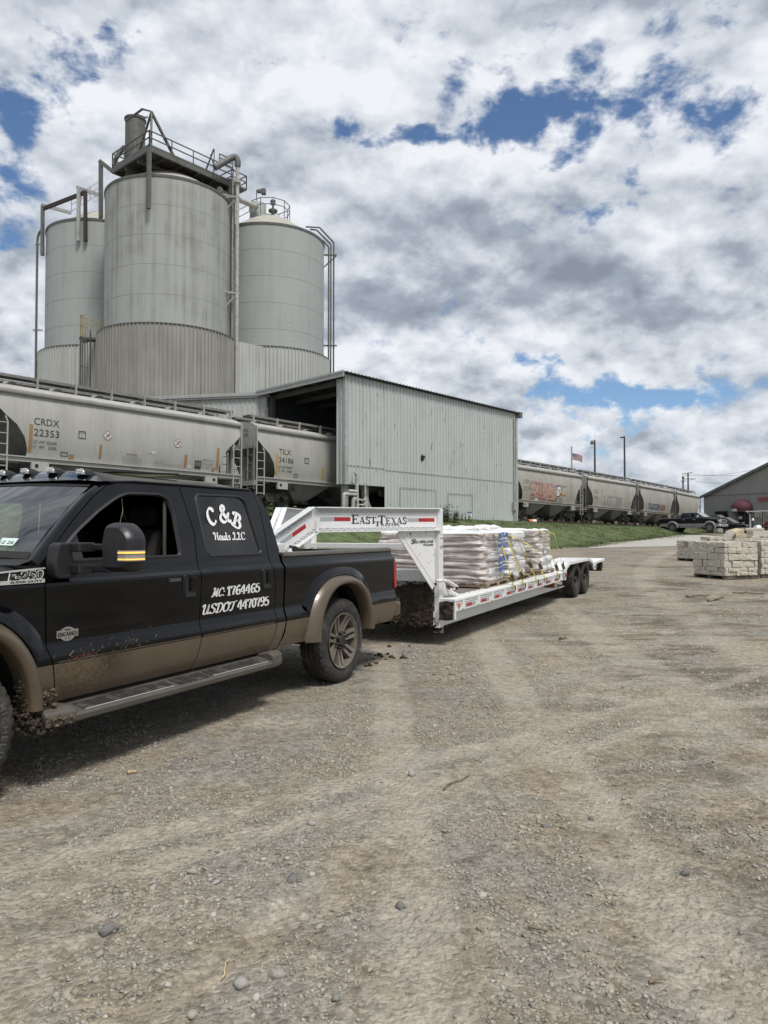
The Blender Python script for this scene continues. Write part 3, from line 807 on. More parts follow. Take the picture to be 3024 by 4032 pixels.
def ribbed_ring(mb, R0, z0, z1, ribs, a0=0.0, a1=2 * PI, d=0.085, mi=0):
    pts = []
    for k in range(ribs):
        for f, r in ((0.0, 0), (0.74, 0), (0.79, 1), (0.95, 1)):
            a = a0 + (a1 - a0) * (k + f) / ribs
            pts.append(((R0 + r * d) * math.cos(a), (R0 + r * d) * math.sin(a)))
    rows = [[(x, y, z) for x, y in pts] for z in (z0, z1)]
    mb.grid(rows, mi=mi, close=True)

def silo(cx, cy, m_wall, m_skirt, label, ztop=27.4):
    t = empty('silo', (cx, cy, BASE))
    tag(t, label, 'silo', 'cement silos in a cluster')
    R0 = 4.76; top = ztop - BASE; sk = SKIRT_TOP - BASE
    mb = MB(); zs = [sk - 1.0]
    ring_h = 2.18; z = top; rings = []
    while z > sk - 1: rings.append(z); z -= ring_h
    mb.lathe([(R0, sk - 1.5)] + [(R0, q) for q in reversed(rings)], 128)
    mb.build('wall', m_wall, t, 30)
    for q in rings[1:]:
        sm = MB(); sm.lathe([(R0 + 0.002, q - 0.02), (R0 + 0.006, q - 0.014), (R0 + 0.006, q + 0.014), (R0 + 0.002, q + 0.02)], 128)
        if q > sk: sm.build('weld_seam', M_seam, t, 60)
    mb = MB(); mb.lathe([(R0 + 0.05, top - 0.16), (R0 + 0.06, top + 0.02), (R0 - 0.02, top + 0.03)], 128); mb.build('rim', M_ststeel, t, 40)
    mb = MB(); mb.lathe([(R0 - 0.03, top), (R0 * 0.75, top + 0.72), (R0 * 0.45, top + 1.65), (R0 * 0.22, top + 2.25), (0.02, top + 2.45)], 96); mb.build('roof', M_silo_roof, t, 40)
    mb = MB(); ribbed_ring(mb, 5.22, 0, sk, 108); mb.build('skirt', m_skirt, t)
    mb = MB(); mb.lathe([(5.28, sk - 0.02), (5.30, sk + 0.05), (4.70, sk + 0.10)], 96); mb.build('skirt_trim', M_ststeel, t, 40)
    return t
SC = Vector((-16.97, 57.55)); SR = Vector((-10.06, 64.2)); SL = Vector((-24.4, 63.9))
silo_c = silo(SC.x, SC.y, M_silo_dirty, M_skirt_dirty, 'nearest tall cement silo with dark rain streaks and a platform on top')
silo_r = silo(SR.x, SR.y, M_silo, M_skirt, 'pale silo behind the railed one, with a conical roof and pipes down its right side', 26.7)
silo_l = silo(SL.x, SL.y, M_silo, M_skirt, 'pale silo farthest left, with steel brackets over its rim', 26.9)

def infill(a, b, label):
    d = (b - a).normalized(); n = Vector((-d.y, d.x)); 
    if n.dot(-a) < 0: n = -n
    p = a + n * 4.0 + d * 1.5; q = b + n * 4.0 - d * 1.5
    mb = MB(); L = (q - p).length; k = int(L / 0.3); rows = [[], []]
    for i in range(k):
        for f, r in ((0, 0), (0.7, 0), (0.76, 1), (0.94, 1)):
            s_ = p + (q - p) * ((i + f) / k) + n * (0.045 * r)
            rows[0].append((s_.x, s_.y, BASE)); rows[1].append((s_.x, s_.y, SKIRT_TOP - 0.05))
    mb.grid(rows)
    mb.prism([(0, 0), (1, 0), (1, 1), (0, 1)], lambda u_, v_, t_: ((p + (q - p) * u_ + n * (-0.03 - 0.1 * v_)).x, (p + (q - p) * u_ + n * (-0.03 - 0.1 * v_)).y, t_), BASE, SKIRT_TOP - 0.08)
    o = mb.build('infill_wall', M_skirt); tag(o, label, 'wall')
infill(SC, SR, 'flat ribbed panel wall closing the gap between the near silo and the right silo')
infill(SL, SC, 'flat ribbed panel wall between the far left silo and the near silo')

# faded lettering left on the right silo
mb = MB()
for (u, v, wd, ht) in ((1135, 1262, 9, 5), (1145, 1262, 5, 8), (1140, 1282, 5, 16), (1147, 1300, 6, 12), (1125, 1335, 7, 9), (1139, 1338, 7, 12), (1153, 1336, 7, 9)):
    r = ray(u, v); k = None
    dx, dy = r.x, r.y; A = dx * dx + dy * dy; B = dx * SR.x + dy * SR.y; Cc = SR.length_squared - 4.775 ** 2
    tt = (B - math.sqrt(B * B - A * Cc)) / A; p = Vector((0, 0, CAMH)) + r * tt
    nn = Vector((p.x - SR.x, p.y - SR.y, 0)).normalized(); tg = Vector((-nn.y, nn.x, 0)); s_ = p.y / FPX / 1.0
    w_, h_ = wd * s_ / 2, ht * s_ / 2
    mb.add([p - tg * w_ - Vector((0, 0, h_)), p + tg * w_ - Vector((0, 0, h_)), p + tg * w_ + Vector((0, 0, h_)), p - tg * w_ + Vector((0, 0, h_))], [(0, 1, 2, 3)])
root = silo_r
o = mb.build('faded_lettering', mat('faded yellow paint', (0.40, 0.375, 0.31), 0.8), None); o.parent = root; o.matrix_parent_inverse = Matrix.Translation(-Vector((SR.x, SR.y, BASE)))

# platform over the near silo
def railing(mb, pts, h=1.1, r=0.035, post=1.8):
    for a, b in zip(pts, pts[1:]):
        a = Vector(a); b = Vector(b); L = (b - a).length; k = max(1, round(L / post))
        for i in range(k + 1):
            q = a.lerp(b, i / k); mb.bar(q, q + Vector((0, 0, h)), r * 2)
        for z in (h, h * 0.55): mb.bar(a + Vector((0, 0, z)), b + Vector((0, 0, z)), r * 2)
        mb.bar(a + Vector((0, 0, 0.06)), b + Vector((0, 0, 0.06)), 0.02, 0.12)

PN = Vector((-16.93, 52.4, 29.3))
def pf(a, b, z=0): return PN + U * a + N * b + Vector((0, 0, z))
t = empty('rooftop_platform', PN); tag(t, 'dark steel platform with handrails on top of the nearest silo', 'platform')
def child(mb, name, m, smooth=None, bevel=0):
    o = mb.build(name, m, t, smooth, bevel); o.matrix_parent_inverse = Matrix.Translation(-Vector(t.location)); return o
mb = MB(); mb.prism([(0, 0), (7.5, 0), (7.5, 5.1), (0, 5.1)], lambda a, b, z: pf(a, b, z), -0.06, 0.0)
child(mb, 'deck', mat('platform deck plate', (0.085, 0.082, 0.075), 0.8, var=0.3))
mb = MB()
for a, b in (((0, 0), (7.5, 0)), ((0, 0), (0, 5.1)), ((7.5, 0), (7.5, 5.1)), ((0, 5.1), (7.5, 5.1))): mb.bar(pf(*a, -0.24), pf(*b, -0.24), 0.14, 0.34)
for a in (1.5, 3.0, 4.5, 6.0): mb.bar(pf(a, 0.1, -0.2), pf(a, 5.0, -0.2), 0.10, 0.22)
for b in (1.7, 3.4): mb.bar(pf(0.1, b, -0.5), pf(7.4, b, -0.5), 0.16, 0.3)
child(mb, 'floor_beam', M_ststeel)
mb = MB(); a_ = at(397, 640, 55.9); b_ = at(397, 858, 55.9); mb.bar(a_, b_, 0.30, 0.22, up=U); mb.bar(at(392, 634, 55.9), pf(0, 5.1, -.25), .2, .3); child(mb, 'support_post', M_ststeel)
for a, b, zz in ((0, 0, -4.6), (7.5, 0, -5.2), (7.5, 5.1, -5)):
    mb = MB(); mb.bar(pf(a, b, -0.35), pf(a, b, zz), 0.30, 0.22, up=U); child(mb, 'support_post', M_ststeel)
mb = MB(); railing(mb, [pf(0, 5.1), pf(0, 0), pf(7.5, 0), pf(7.5, 5.1), pf(0, 5.1)]); child(mb, 'handrail', M_ststeel)
mb = MB(); railing(mb, [pf(7.5, 0.2), pf(9.0, 0.2), pf(9.0, 2.2), pf(7.5, 2.2)], 1.15); mb.prism([(7.5, 0.2), (9.0, 0.2), (9.0, 2.2), (7.5, 2.2)], lambda a, b, z: pf(a, b, z), -0.05, 0.0)
railing(mb, [pf(6.2, 0.05, 1.15), pf(7.5, 0.05, 1.15)], 0.7)
child(mb, 'side_cage', M_ststeel)
mb = MB(); q = pf(5.2, -0.05); mb.bar(q + Vector((-0.3, 0.1, 0.2)), q + Vector((0.35, -0.1, 1.75)), 0.09); mb.bar(q + Vector((0.45, 0, 0.2)), q + Vector((0.05, 0, 1.35)), 0.09); mb.bar(q + Vector((0.35, 0, 0)), q + Vector((0.35, 0, 1.7)), 0.06); child(mb, 'hoist_bracket', M_ststeel)

# dust stack standing through the platform
st = Vector((-19.25, 56.2, 0))
t = empty('dust_stack', (st.x, st.y, 27.9)); tag(t, 'fat open topped steel stack rising through the silo platform', 'stack')
mb = MB(); mb.lathe([(0.74, 0), (0.74, 5.25), (0.82, 5.32), (0.82, 5.42), (0.70, 5.42), (0.70, 4.4), (0.0, 4.4)], 40, Matrix.Translation((0, 0, 0))); mb.build('shell', M_ststeel, t, 40)
mb = MB(); mb.tube(catmull([(-0.75, -0.2, 3.2), (-1.15, -0.4, 2.5), (-1.42, -0.5, 1.7), (-1.3, -0.3, 1.45), (-1.0, 0.0, 1.45)]), 0.17, 10); mb.build('side_duct', M_ststeel, t, 60)
# jib with hoist over it
t = empty('jib_frame', pf(0.25, 0.15)); tag(t, 'bent steel jib pole leaning over the dust stack at the platform corner', 'jib')
mb = MB(); q = pf(0.25, 0.15); e1 = at(565, 428, 52.6); e2 = at(497, 476, 55.0)
mb.tube([q, Vector((q.x, q.y, e1.z - 0.15)), e1 + Vector((-0.1, 0.05, 0)), e2], 0.085, 8)
mb.bar(at(571, 462, 52.6), at(537, 449, 54), 0.09); mb.bar(at(566, 466, 52.5), at(582, 460, 52.5), 0.08)
o = mb.build('pole', M_ststeel, t, 60); o.matrix_parent_inverse = Matrix.Translation(-q)
mb = MB(); mb.bar(q + Vector((0, 0, 2.6)), pf(2.2, 0.15), 0.16); mb.bar(q + Vector((0, 0, 2.6)), pf(0.25, 1.9), 0.13); o = mb.build('brace', M_ststeel, t); o.matrix_parent_inverse = Matrix.Translation(-q)

# feed pipe down the right of the near silo
def pipe_thing(name, pts, r, m, label, cat, extra=None, n=12):
    o0 = Vector(pts[-1]); t = empty(name, o0); tag(t, label, cat)
    mb = MB(); mb.tube([Vector(p) - o0 for p in pts], r, n); mb.build('pipe_run', m, t, 50)
    for nm, mk in (extra or []):
        e = MB(); mk(e); ob = e.build(nm, M_ltsteel, t); ob.matrix_parent_inverse = Matrix.Translation(-o0)
    return t
pz = at(934, 640, 57.0); shaded_elbow = [at(846, 660, 56.0), at(872, 645, 56.3), at(905, 626, 56.8)]
bend = catmull([at(905, 626, 56.8), at(925, 618, 57.0), at(935, 632, 57.0), at(935.5, 655, 57.0)], 5)
low = at(935.5, 1500, 57.0); pts = [bend[-1] + Vector((0, 0, .3)), Vector((bend[-1].x, bend[-1].y, 2.4))]
def brk(px, v):
    def mk(e):
        p = at(px, v, 57.0); d = (Vector((SC.x, SC.y, 0)) - Vector((p.x, p.y, 0))).normalized()
        q = p + d * 1.55; e.bar(p - d * 0.2, q + Vector((0, 0, 0.1)), 0.12); e.bar(p, q + Vector((0, 0, -1.6)), 0.12)
        e.bar(p, Vector((p.x - 2.2, p.y - 0.9, p.z + 0.1)), 0.1)
    return mk
fp = pipe_thing('feed_pipe', pts, 0.14, M_pipe, 'fat pale feed pipe hooking over the platform and dropping down beside the near silo', 'pipe', [('wall_bracket', brk(935, 778)), ('wall_bracket', brk(935, 1156)), ('flange', lambda e: e.lathe([(0.0, -0.12), (0.27, -0.12), (0.27, 0.12), (0, 0.12)], 16, Matrix.Translation(at(934.5, 716, 57.0))))])
mb = MB(); mb.tube(shaded_elbow[:2] + bend, 0.24, 12); o = mb.build('shaded_elbow', M_ststeel, fp, 50); o.matrix_parent_inverse = Matrix.Translation(-Vector(fp.location))  # top bend in dark grey: its shade is put into the colour
p0 = at(917, 690, 57.5); pipe_thing('air_line', [p0, Vector((p0.x, p0.y, 2.4))], 0.07, M_pipe, 'thin pale air line running down between the near and right silos', 'pipe', n=8)
p0 = at(905, 705, 57.9); pipe_thing('platform_column', [p0, Vector((p0.x, p0.y, 16.0))], 0.17, M_ststeel, 'dark column under the right end of the silo platform', 'column', n=4)
pipe_thing('cross_pipe', [at(864, 745, 57.5), at(880, 760, 58.5), at(1010, 815, 63.0)], 0.22, M_pipe, 'sloping pipe crossing from the near silo to the roof of the right silo', 'pipe')

# right silo rooftop gear
top = Vector((SR.x, SR.y, SIL_TOP + 1.75))
t = empty('roof_guardrail', top); tag(t, 'ring guard rail around the roof hatch of the right silo', 'railing')
mb = MB(); pts = [Vector((1.75 * math.cos(a), 1.75 * math.sin(a), -0.15)) for a in [2 * PI * k / 10 for k in range(10)]]
for k in range(10):
    a, b = pts[k], pts[(k + 1) % 10]
    mb.bar(a + Vector((0, 0, -0.3)), a + Vector((0, 0, 1.1)), 0.06)
    for z in (0.55, 1.1): mb.bar(a + Vector((0, 0, z)), b + Vector((0, 0, z)), 0.05)
mb.build('rail', M_ststeel, t)
mb = MB(); q0 = Vector((-1.7, -0.6, 0.2)); q1 = Vector((-4.6, -1.3, -1.75))
mb.bar(q0, q1, 0.05); mb.bar(q0 + Vector((0, 0, 0.6)), q1 + Vector((0, 0, 0.75)), 0.05)
for k in range(4): q = q0.lerp(q1, k / 3); mb.bar(q, q + Vector((0, 0, 0.75)), 0.05)
mb.build('walkway_rail', M_ststeel, t)
t = empty('roof_vent', top + Vector((-1.0, -0.3, -0.2))); tag(t, 'round drum vent on the right silo roof inside the guard rail', 'vent')
mb = MB(); mb.lathe([(0.72, -0.4), (0.72, 1.1), (0.66, 1.18), (0, 1.22)], 28); mb.build('drum', M_silo, t, 40)
t = empty('relief_valve', top + Vector((0.35, -0.5, -0.2))); tag(t, 'mushroom shaped relief valve beside the drum vent', 'valve')
mb = MB(); mb.lathe([(0.10, -0.1), (0.12, 0.35), (0.40, 0.42), (0.40, 0.55), (0.1, 0.6), (0.08, 1.0), (0.22, 1.05), (0.24, 1.4), (0.05, 1.5), (0, 1.5)], 16); mb.build('valve_body', M_ststeel, t, 50)
p0 = at(1010, 840, 64.0)
t = empty('floodlight_mast', p0); tag(t, 'thin mast with a floodlight rising from the right silo roof', 'lamp')
mb = MB(); mb.bar((0, 0, 0), (0, 0, at(1010, 748, 64).z - p0.z), 0.07); mb.build('mast', M_ststeel, t)
mb = MB(); h = at(1010, 752, 64).z - p0.z; mb.box((0.05, -0.15, h - 0.15), (0.55, 0.2, h + 0.12), M=Matrix.Translation((0, 0, 0))); mb.box((0.4, -0.2, h - 0.3), (0.8, 0.25, h + 0.18)); mb.build('lamp_head', M_ststeel, t, None, 0.05)
# triple pipes on its right
for k, (px, pr, vb) in enumerate(((1294.5, 0.075, 955), (1304.5, 0.075, 948), (1315.5, 0.075, 950))):
    Y = 64.4 + 0.15 * k
    a = [(1268, 950, 1294, 974), (1228, 905, 1303, 962), (1206, 893, 1314, 958)][k]
    if k == 0: pts = [at(1271, 948, Y), at(1294.5, 972, Y)]
    elif k == 1: pts = [at(1222, 903, 63.5), at(1247, 906, 63.8), at(1303, 962, Y)]
    else: pts = [at(1205, 893, 63.2), at(1258, 896, 63.8), at(1314, 955, Y)]
    b = pts[-1] + Vector((0, 0, -0.3)); pts += [Vector((b.x, b.y, b.z)), Vector((b.x, b.y, 2.4))]
    pipe_thing('fill_pipe', pts, pr, M_ststeel, ['innermost of three thin fill pipes down the right side of the right silo', 'middle one of three thin fill pipes on the right silo', 'outermost of three thin fill pipes on the right silo, nearest the open sky'][k], 'pipe', n=8)
for v, lab in ((1004, 'upper steel bracket holding the three fill pipes off the right silo'), (1361, 'lower steel bracket holding the three fill pipes off the right silo')):
    mb = MB(); a = at(1262, v, 64.5); b = at(1326, v, 64.6); mb.bar(a, b, 0.12)
    if v < 1100: mb.bar(at(1324, v + 4, 64.6), at(1266, v + 56, 64.5), 0.10)
    o = mb.build('pipe_bracket', M_ststeel); tag(o, lab, 'bracket')

# steel over the left silo
t = empty('bracket_frame', (SL.x, SL.y, 26)); tag(t, 'steel frame of posts and beams hooked over the rim of the left silo', 'frame')
def lk(mb, name, m):
    o = mb.build(name, m, t); o.matrix_parent_inverse = Matrix.Translation(-Vector(t.location))
A0, A1 = at(168, 812, 61.0), at(167, 1006, 61.0); B0, B1 = at(310, 738, 58.9), at(309, 949, 58.9); D0, D1 = at(336, 752, 58.9), at(337, 949, 58.9)
for p, q, m in ((A0, A1, M_ststeel), (B0, B1, M_ltsteel), (D0, D1, M_redsteel)):
    mb = MB(); mb.bar(p, q, 0.24, 0.24); lk(mb, 'bracket_post', m)
mb = MB(); mb.bar(at(170, 822, 61.0), at(335, 758, 58.9), 0.18, 0.3); lk(mb, 'cross_beam', M_redsteel)
mb = MB(); mb.bar(at(165, 807, 61.0), at(278, 838, 64.0), 0.18, 0.26); lk(mb, 'top_beam', M_ltsteel)
mb = MB(); mb.bar(at(304, 739, 58.9), at(392, 768, 62.0), 0.18, 0.26); lk(mb, 'top_beam', M_ltsteel)
mb = MB(); ra = at(281, 832, 62.5); rb = at(392, 762, 63.5); 
mb.bar(ra + Vector((0, 0, 0.0)), rb, 0.06)
for k in range(4):
    q = ra.lerp(rb, k / 3); mb.bar(q, q + Vector((0, 0, 1.1)), 0.06)
for z in (0.55, 1.1): mb.bar(ra + Vector((0, 0, z)), rb + Vector((0, 0, z)), 0.05)
o = mb.build('roof_stair_rail', M_ltsteel); tag(o, 'light stair handrail climbing the roof of the left silo', 'railing')
q = at(147, 952, 61.5); pipe_thing('blow_pipe', [at(167, 903, 61.5), at(155, 915, 61.5), at(148.5, 935, 61.5), q, Vector((q.x, q.y, 2.4))], 0.10, M_ststeel, 'single thin blow pipe down the outer left side of the left silo', 'pipe', [('wall_bracket', lambda e: e.bar(at(138, 962, 61.5), at(166, 962, 61.5), 0.13)), ('wall_bracket', lambda e: e.bar(at(129, 1300, 61.5), at(168, 1300, 61.7), 0.13))], 8)

# caged ladder
lp = at(333, 1450, 56.0); t = empty('caged_ladder', (lp.x, lp.y, 2.4)); tag(t, 'caged access ladder with a faded yellow top at the left of the near silo skirt', 'ladder')
ztop = at(333, 1245, 56.0).z - 2.4
d = Vector((SC.x - lp.x, SC.y - lp.y, 0)).normalized(); e = Vector((-d.y, d.x, 0))
mb = MB()
for s_ in (-0.22, 0.22): mb.bar(d * 0.4 + e * s_, d * 0.4 + e * s_ + Vector((0, 0, ztop - 1.1)), 0.06)
for k in range(int((ztop - 1.2) / 0.33)): mb.bar(d * 0.4 - e * 0.22 + Vector((0, 0, k * 0.33 + 0.2)), d * 0.4 + e * 0.22 + Vector((0, 0, k * 0.33 + 0.2)), 0.035)
mb.build('ladder_rail', M_ststeel, t)
mb = MB(); ang = [PI * (0.12 + 0.76 * k / 8) + PI for k in range(9)]
def cg(a, z): return d * (0.38 + math.sin(a) * 0.72) + e * (math.cos(a) * 0.55) + Vector((0, 0, z))
for a in ang: mb.bar(cg(a, 2.2), cg(a, ztop - 1.6), 0.035)
z = 2.2
while z < ztop - 1.6:
    for a, b in zip(ang, ang[1:]): mb.bar(cg(a, z), cg(b, z), 0.04)
    z += 1.9
mb.build('cage', M_ststeel, t)
mb = MB()
for a in ang[::1]: mb.bar(cg(a, ztop - 1.6), cg(a, ztop), 0.04)
for z in (ztop - 1.6, ztop - 0.75, ztop):
    for a, b in zip(ang, ang[1:]): mb.bar(cg(a, z), cg(b, z), 0.06)
h0 = cg(ang[-1], ztop - 1.2) if (cg(ang[-1], 0)).x > (cg(ang[0], 0)).x else cg(ang[0], ztop - 1.2)
h0 = Vector((0.35, 0.2, ztop - 1.3)); h1 = Vector((1.55, 0.9, ztop - 1.3))
railing(mb, [h0, h1], 1.1, 0.03, 0.7)
mb.build('yellow_guard', M_yellow_steel, t)
mb = MB(); mb.box((-0.5, 0.1, ztop - 1.75), (1.6, 1.0, ztop - 1.6)); mb.build('landing', M_ststeel, t)

# ------------------------------------------------------------------ loading shed over the track
def rib_panel(mb, a, b, zb, zt, nrm, pitch=0.305, d=0.055, mi=0):
    """Ribbed sheet from a to b; zb, zt may be functions of distance."""
    a = Vector((a[0], a[1])); b = Vector((b[0], b[1])); L = (b - a).length; k = max(1, round(L / pitch)); dr = (b - a) / L; nn = Vector((nrm[0], nrm[1]))
    zb = zb if callable(zb) else (lambda s_, z=zb: z); zt = zt if callable(zt) else (lambda s_, z=zt: z)
    rows = [[], []]
    for i in range(k):
        for f, r in ((0, 0), (0.72, 0), (0.79, 1), (0.93, 1), (1.0, 0)):
            s_ = L * (i + f) / k; q = a + dr * s_ + nn * (d * r)
            rows[0].append((q.x, q.y, zb(s_ - 1e-6))); rows[1].append((q.x, q.y, zt(s_)))
    mb.grid(rows, mi)
A = Vector((-2.143, 40.36, 0)); SHL = 18.36
def sh(s_, v, z): p = A + U * s_ + N * v; return Vector((p.x, p.y, z))
ZN, ZF = 10.22, 10.0
def shed():
    t = empty('loading_shed', sh(0, 0, 2.0)); tag(t, 'pale green ribbed metal shed straddling the track, dark and open at its left end', 'shed')
    inv = Matrix.Translation(-Vector(t.location))
    def lk(mb, name, m, smooth=None):
        o = mb.build(name, m, t, smooth); o.matrix_parent_inverse = inv; return o
    zg = 1.9
    notch = lambda s_: 4.08 if s_ < 3.35 else zg
    mb = MB(); n_ = -N
    rib_panel(mb, sh(0, 0, 0), sh(3.35, 0, 0), 4.08, ZN - 0.05, n_); rib_panel(mb, sh(3.35, 0, 0), sh(SHL, 0, 0), zg, ZN - 0.05, n_)
    lk(mb, 'front_wall', M_cladding)
    # lower overlapping sheets leave a stepped seam
    mb = MB()
    for s_, z in ((0.05, 5.15), (3.4, 5.07)):
        e_ = 3.3 if s_ < 1 else SHL
        mb.bar(sh(s_, -0.035, z), sh(e_, -0.035, z - 0.02), 0.02, 0.035)
    lk(mb, 'lap_seam', M_clad_lip)
    for (s0, s1, z0, z1) in ((4.7, 8.3, 2.0, 4.1), (9.6, 12.4, 2.0, 3.95)):
        mb = MB(); w_ = 0.02
        for p, q in (((s0, z1), (s1, z1)), ((s0, z0), (s0, z1)), ((s1, z0), (s1, z1))): mb.bar(sh(p[0], -0.05, p[1]), sh(q[0], -0.05, q[1]), 0.022)
        lk(mb, 'sliding_door_frame', M_seam)
    # torn hole and rust scars
    mb = MB(); c = (6.95, 6.05)
    poly = [(-0.18, -0.16), (0.02, -0.2), (0.16, -0.02), (0.24, 0.14), (0.06, 0.12), (-0.1, 0.2), (-0.2, 0.06)]
    mb.prism(poly, lambda a, b, z: sh(c[0] + a, z, c[1] + b), -0.06, -0.03); lk(mb, 'torn_hole', M_seal)
    # left end return and corner flashing
    mb = MB(); rib_panel(mb, sh(0, 0.03, 0), sh(0, 0.62, 0), 4.08, ZN - 0.3, -U, 0.3); lk(mb, 'end_return', M_cladding)
    mb = MB(); mb.prism([(-0.05, -0.05), (0.12, -0.05), (0.12, -0.035), (-0.035, -0.035), (-0.035, 0.12), (-0.05, 0.12)], lambda a, b, z: sh(a, b, z), 4.06, ZN - 0.1)
    mb.prism([(SHL + 0.05, -0.05), (SHL - 0.2, -0.05), (SHL - 0.2, -0.035), (SHL + 0.035, -0.035), (SHL + 0.035, 0.12), (SHL + 0.05, 0.12)], lambda a, b, z: sh(a, b, z), zg, ZN - 0.1)
    lk(mb, 'corner_flashing', M_ltsteel)
    # far wall, roof, fascia
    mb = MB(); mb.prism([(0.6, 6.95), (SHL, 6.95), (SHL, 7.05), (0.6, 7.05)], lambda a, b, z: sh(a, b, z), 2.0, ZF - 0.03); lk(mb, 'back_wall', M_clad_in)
    mb = MB(); k = 62; rows = []
    for v, zz in ((-0.28, ZN + 0.0), (7.3, ZF)):
        row = []
        for i in range(k):
            for f, r in ((0, 0), (0.72, 0), (0.79, 1), (0.93, 1)):
                row.append(sh(-0.35 + (SHL + 0.55) * (i + f) / k, v, zz + 0.05 * r))
        rows.append(row)
    mb.grid(rows); lk(mb, 'roof', M_clad_lip)
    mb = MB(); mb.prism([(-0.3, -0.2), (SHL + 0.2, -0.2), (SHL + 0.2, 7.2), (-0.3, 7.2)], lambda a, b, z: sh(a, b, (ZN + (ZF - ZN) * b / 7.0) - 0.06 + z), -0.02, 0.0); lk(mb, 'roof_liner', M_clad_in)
    mb = MB(); mb.bar(sh(-0.36, -0.25, ZN - 0.12), sh(-0.36, 7.1, ZF - 0.12), 0.08, 0.34); mb.bar(sh(-0.40, -0.25, ZN - 0.02), sh(-0.40, 7.1, ZF - 0.02), 0.06, 0.10); lk(mb, 'fascia', M_clad_lip)
    mb = MB(); mb.box((SHL - 0.1, -0.32, ZN - 0.36), (SHL + 0.3, -0.02, ZN + 0.05), M=Matrix(((U.x, N.x, 0, A.x), (U.y, N.y, 0, A.y), (0, 0, 1, 0), (0, 0, 0, 1)))); lk(mb, 'gutter_end', M_ststeel)
    mb = MB()
    for k in range(9):
        s_ = 0.6 + k * 2.1; mb.bar(sh(s_, 0.1, ZN - 0.3), sh(s_, 6.9, ZF - 0.3), 0.12, 0.28)
    for v in (1.2, 2.6, 4.0, 5.4): mb.bar(sh(0.0, v, ZN - 0.16 - 0.03 * v), sh(SHL, v, ZN - 0.16 - 0.03 * v), 0.08, 0.16)
    lk(mb, 'roof_framing', M_ststeel)
    for s_, v in ((0.35, 0.35), (2.2, 0.5), (0.4, 6.6)):
        mb = MB(); mb.bar(sh(s_, v, 2.0), sh(s_, v, ZF - 0.3), 0.28 if v < 6 else 0.36, 0.28, up=U); lk(mb, 'column', M_ltsteel if v < 6 else M_ststeel)
    mb = MB(); mb.bar(sh(2.0, 0.6, 4.0), sh(2.9, 0.6, 2.6), 0.12); mb.bar(sh(2.3, 0.6, 4.1), sh(2.9, 0.6, 2.2), 0.09); lk(mb, 'diagonal_brace', M_ltsteel)
    mb = MB(); mb.bar(sh(3.35, -0.3, 2.05), sh(SHL + 0.2, -0.3, 1.95), 0.6, 0.5); lk(mb, 'footing', M_concrete)
    mb = MB(); mb.box((17.6, -0.25, 3.0), (17.95, -0.05, 3.6), M=Matrix(((U.x, N.x, 0, A.x), (U.y, N.y, 0, A.y), (0, 0, 1, 0), (0, 0, 0, 1)))); mb.bar(sh(17.85, -0.12, 2.0), sh(17.85, -0.12, ZN - 0.4), 0.09); lk(mb, 'downpipe', M_ltsteel)
shed()

# pipework in the notch at the shed corner
def corner_pipes():
    def p(u, v): return on_plane(u, v, sh(0, -0.35, 0), N)
    t0 = p(1400, 1985); t = empty('corner_pipework', (t0.x, t0.y, 2.0)); tag(t, 'tangle of cream pipes bending out below the left corner of the shed wall', 'pipes')
    inv = Matrix.Translation(-Vector(t.location))
    def lk(mb, name, m, smooth=50):
        o = mb.build(name, m, t, smooth); o.matrix_parent_inverse = inv
    runs = [([(1396, 1862), (1402, 1866), (1405, 1880), (1405, 1930), (1407, 2000)], 0.10), ([(1405, 1936), (1372, 1933)], 0.10), ([(1402, 1948), (1362, 1946), (1354, 1952), (1353, 2000)], 0.10), ([(1404, 1975), (1398, 1965), (1392, 1968), (1390, 2000)], 0.11),
            ([(1407, 1966), (1435, 1968), (1438, 1940), (1438, 1906)], 0.055), ([(1407, 1986), (1432, 1988), (1440, 1975), (1436, 1940)], 0.05)]
    for pts, r in runs:
        mb = MB(); mb.tube(catmull([p(*q) for q in pts], 5), r, 10); lk(mb, 'pipe_length', M_pipe)
    mb = MB(); mb.bar(p(1387, 1880), p(1402, 1880), 0.06); mb.bar(p(1389, 1880), p(1389, 1900), 0.05); lk(mb, 'clamp', M_pipe, None)
corner_pipes()

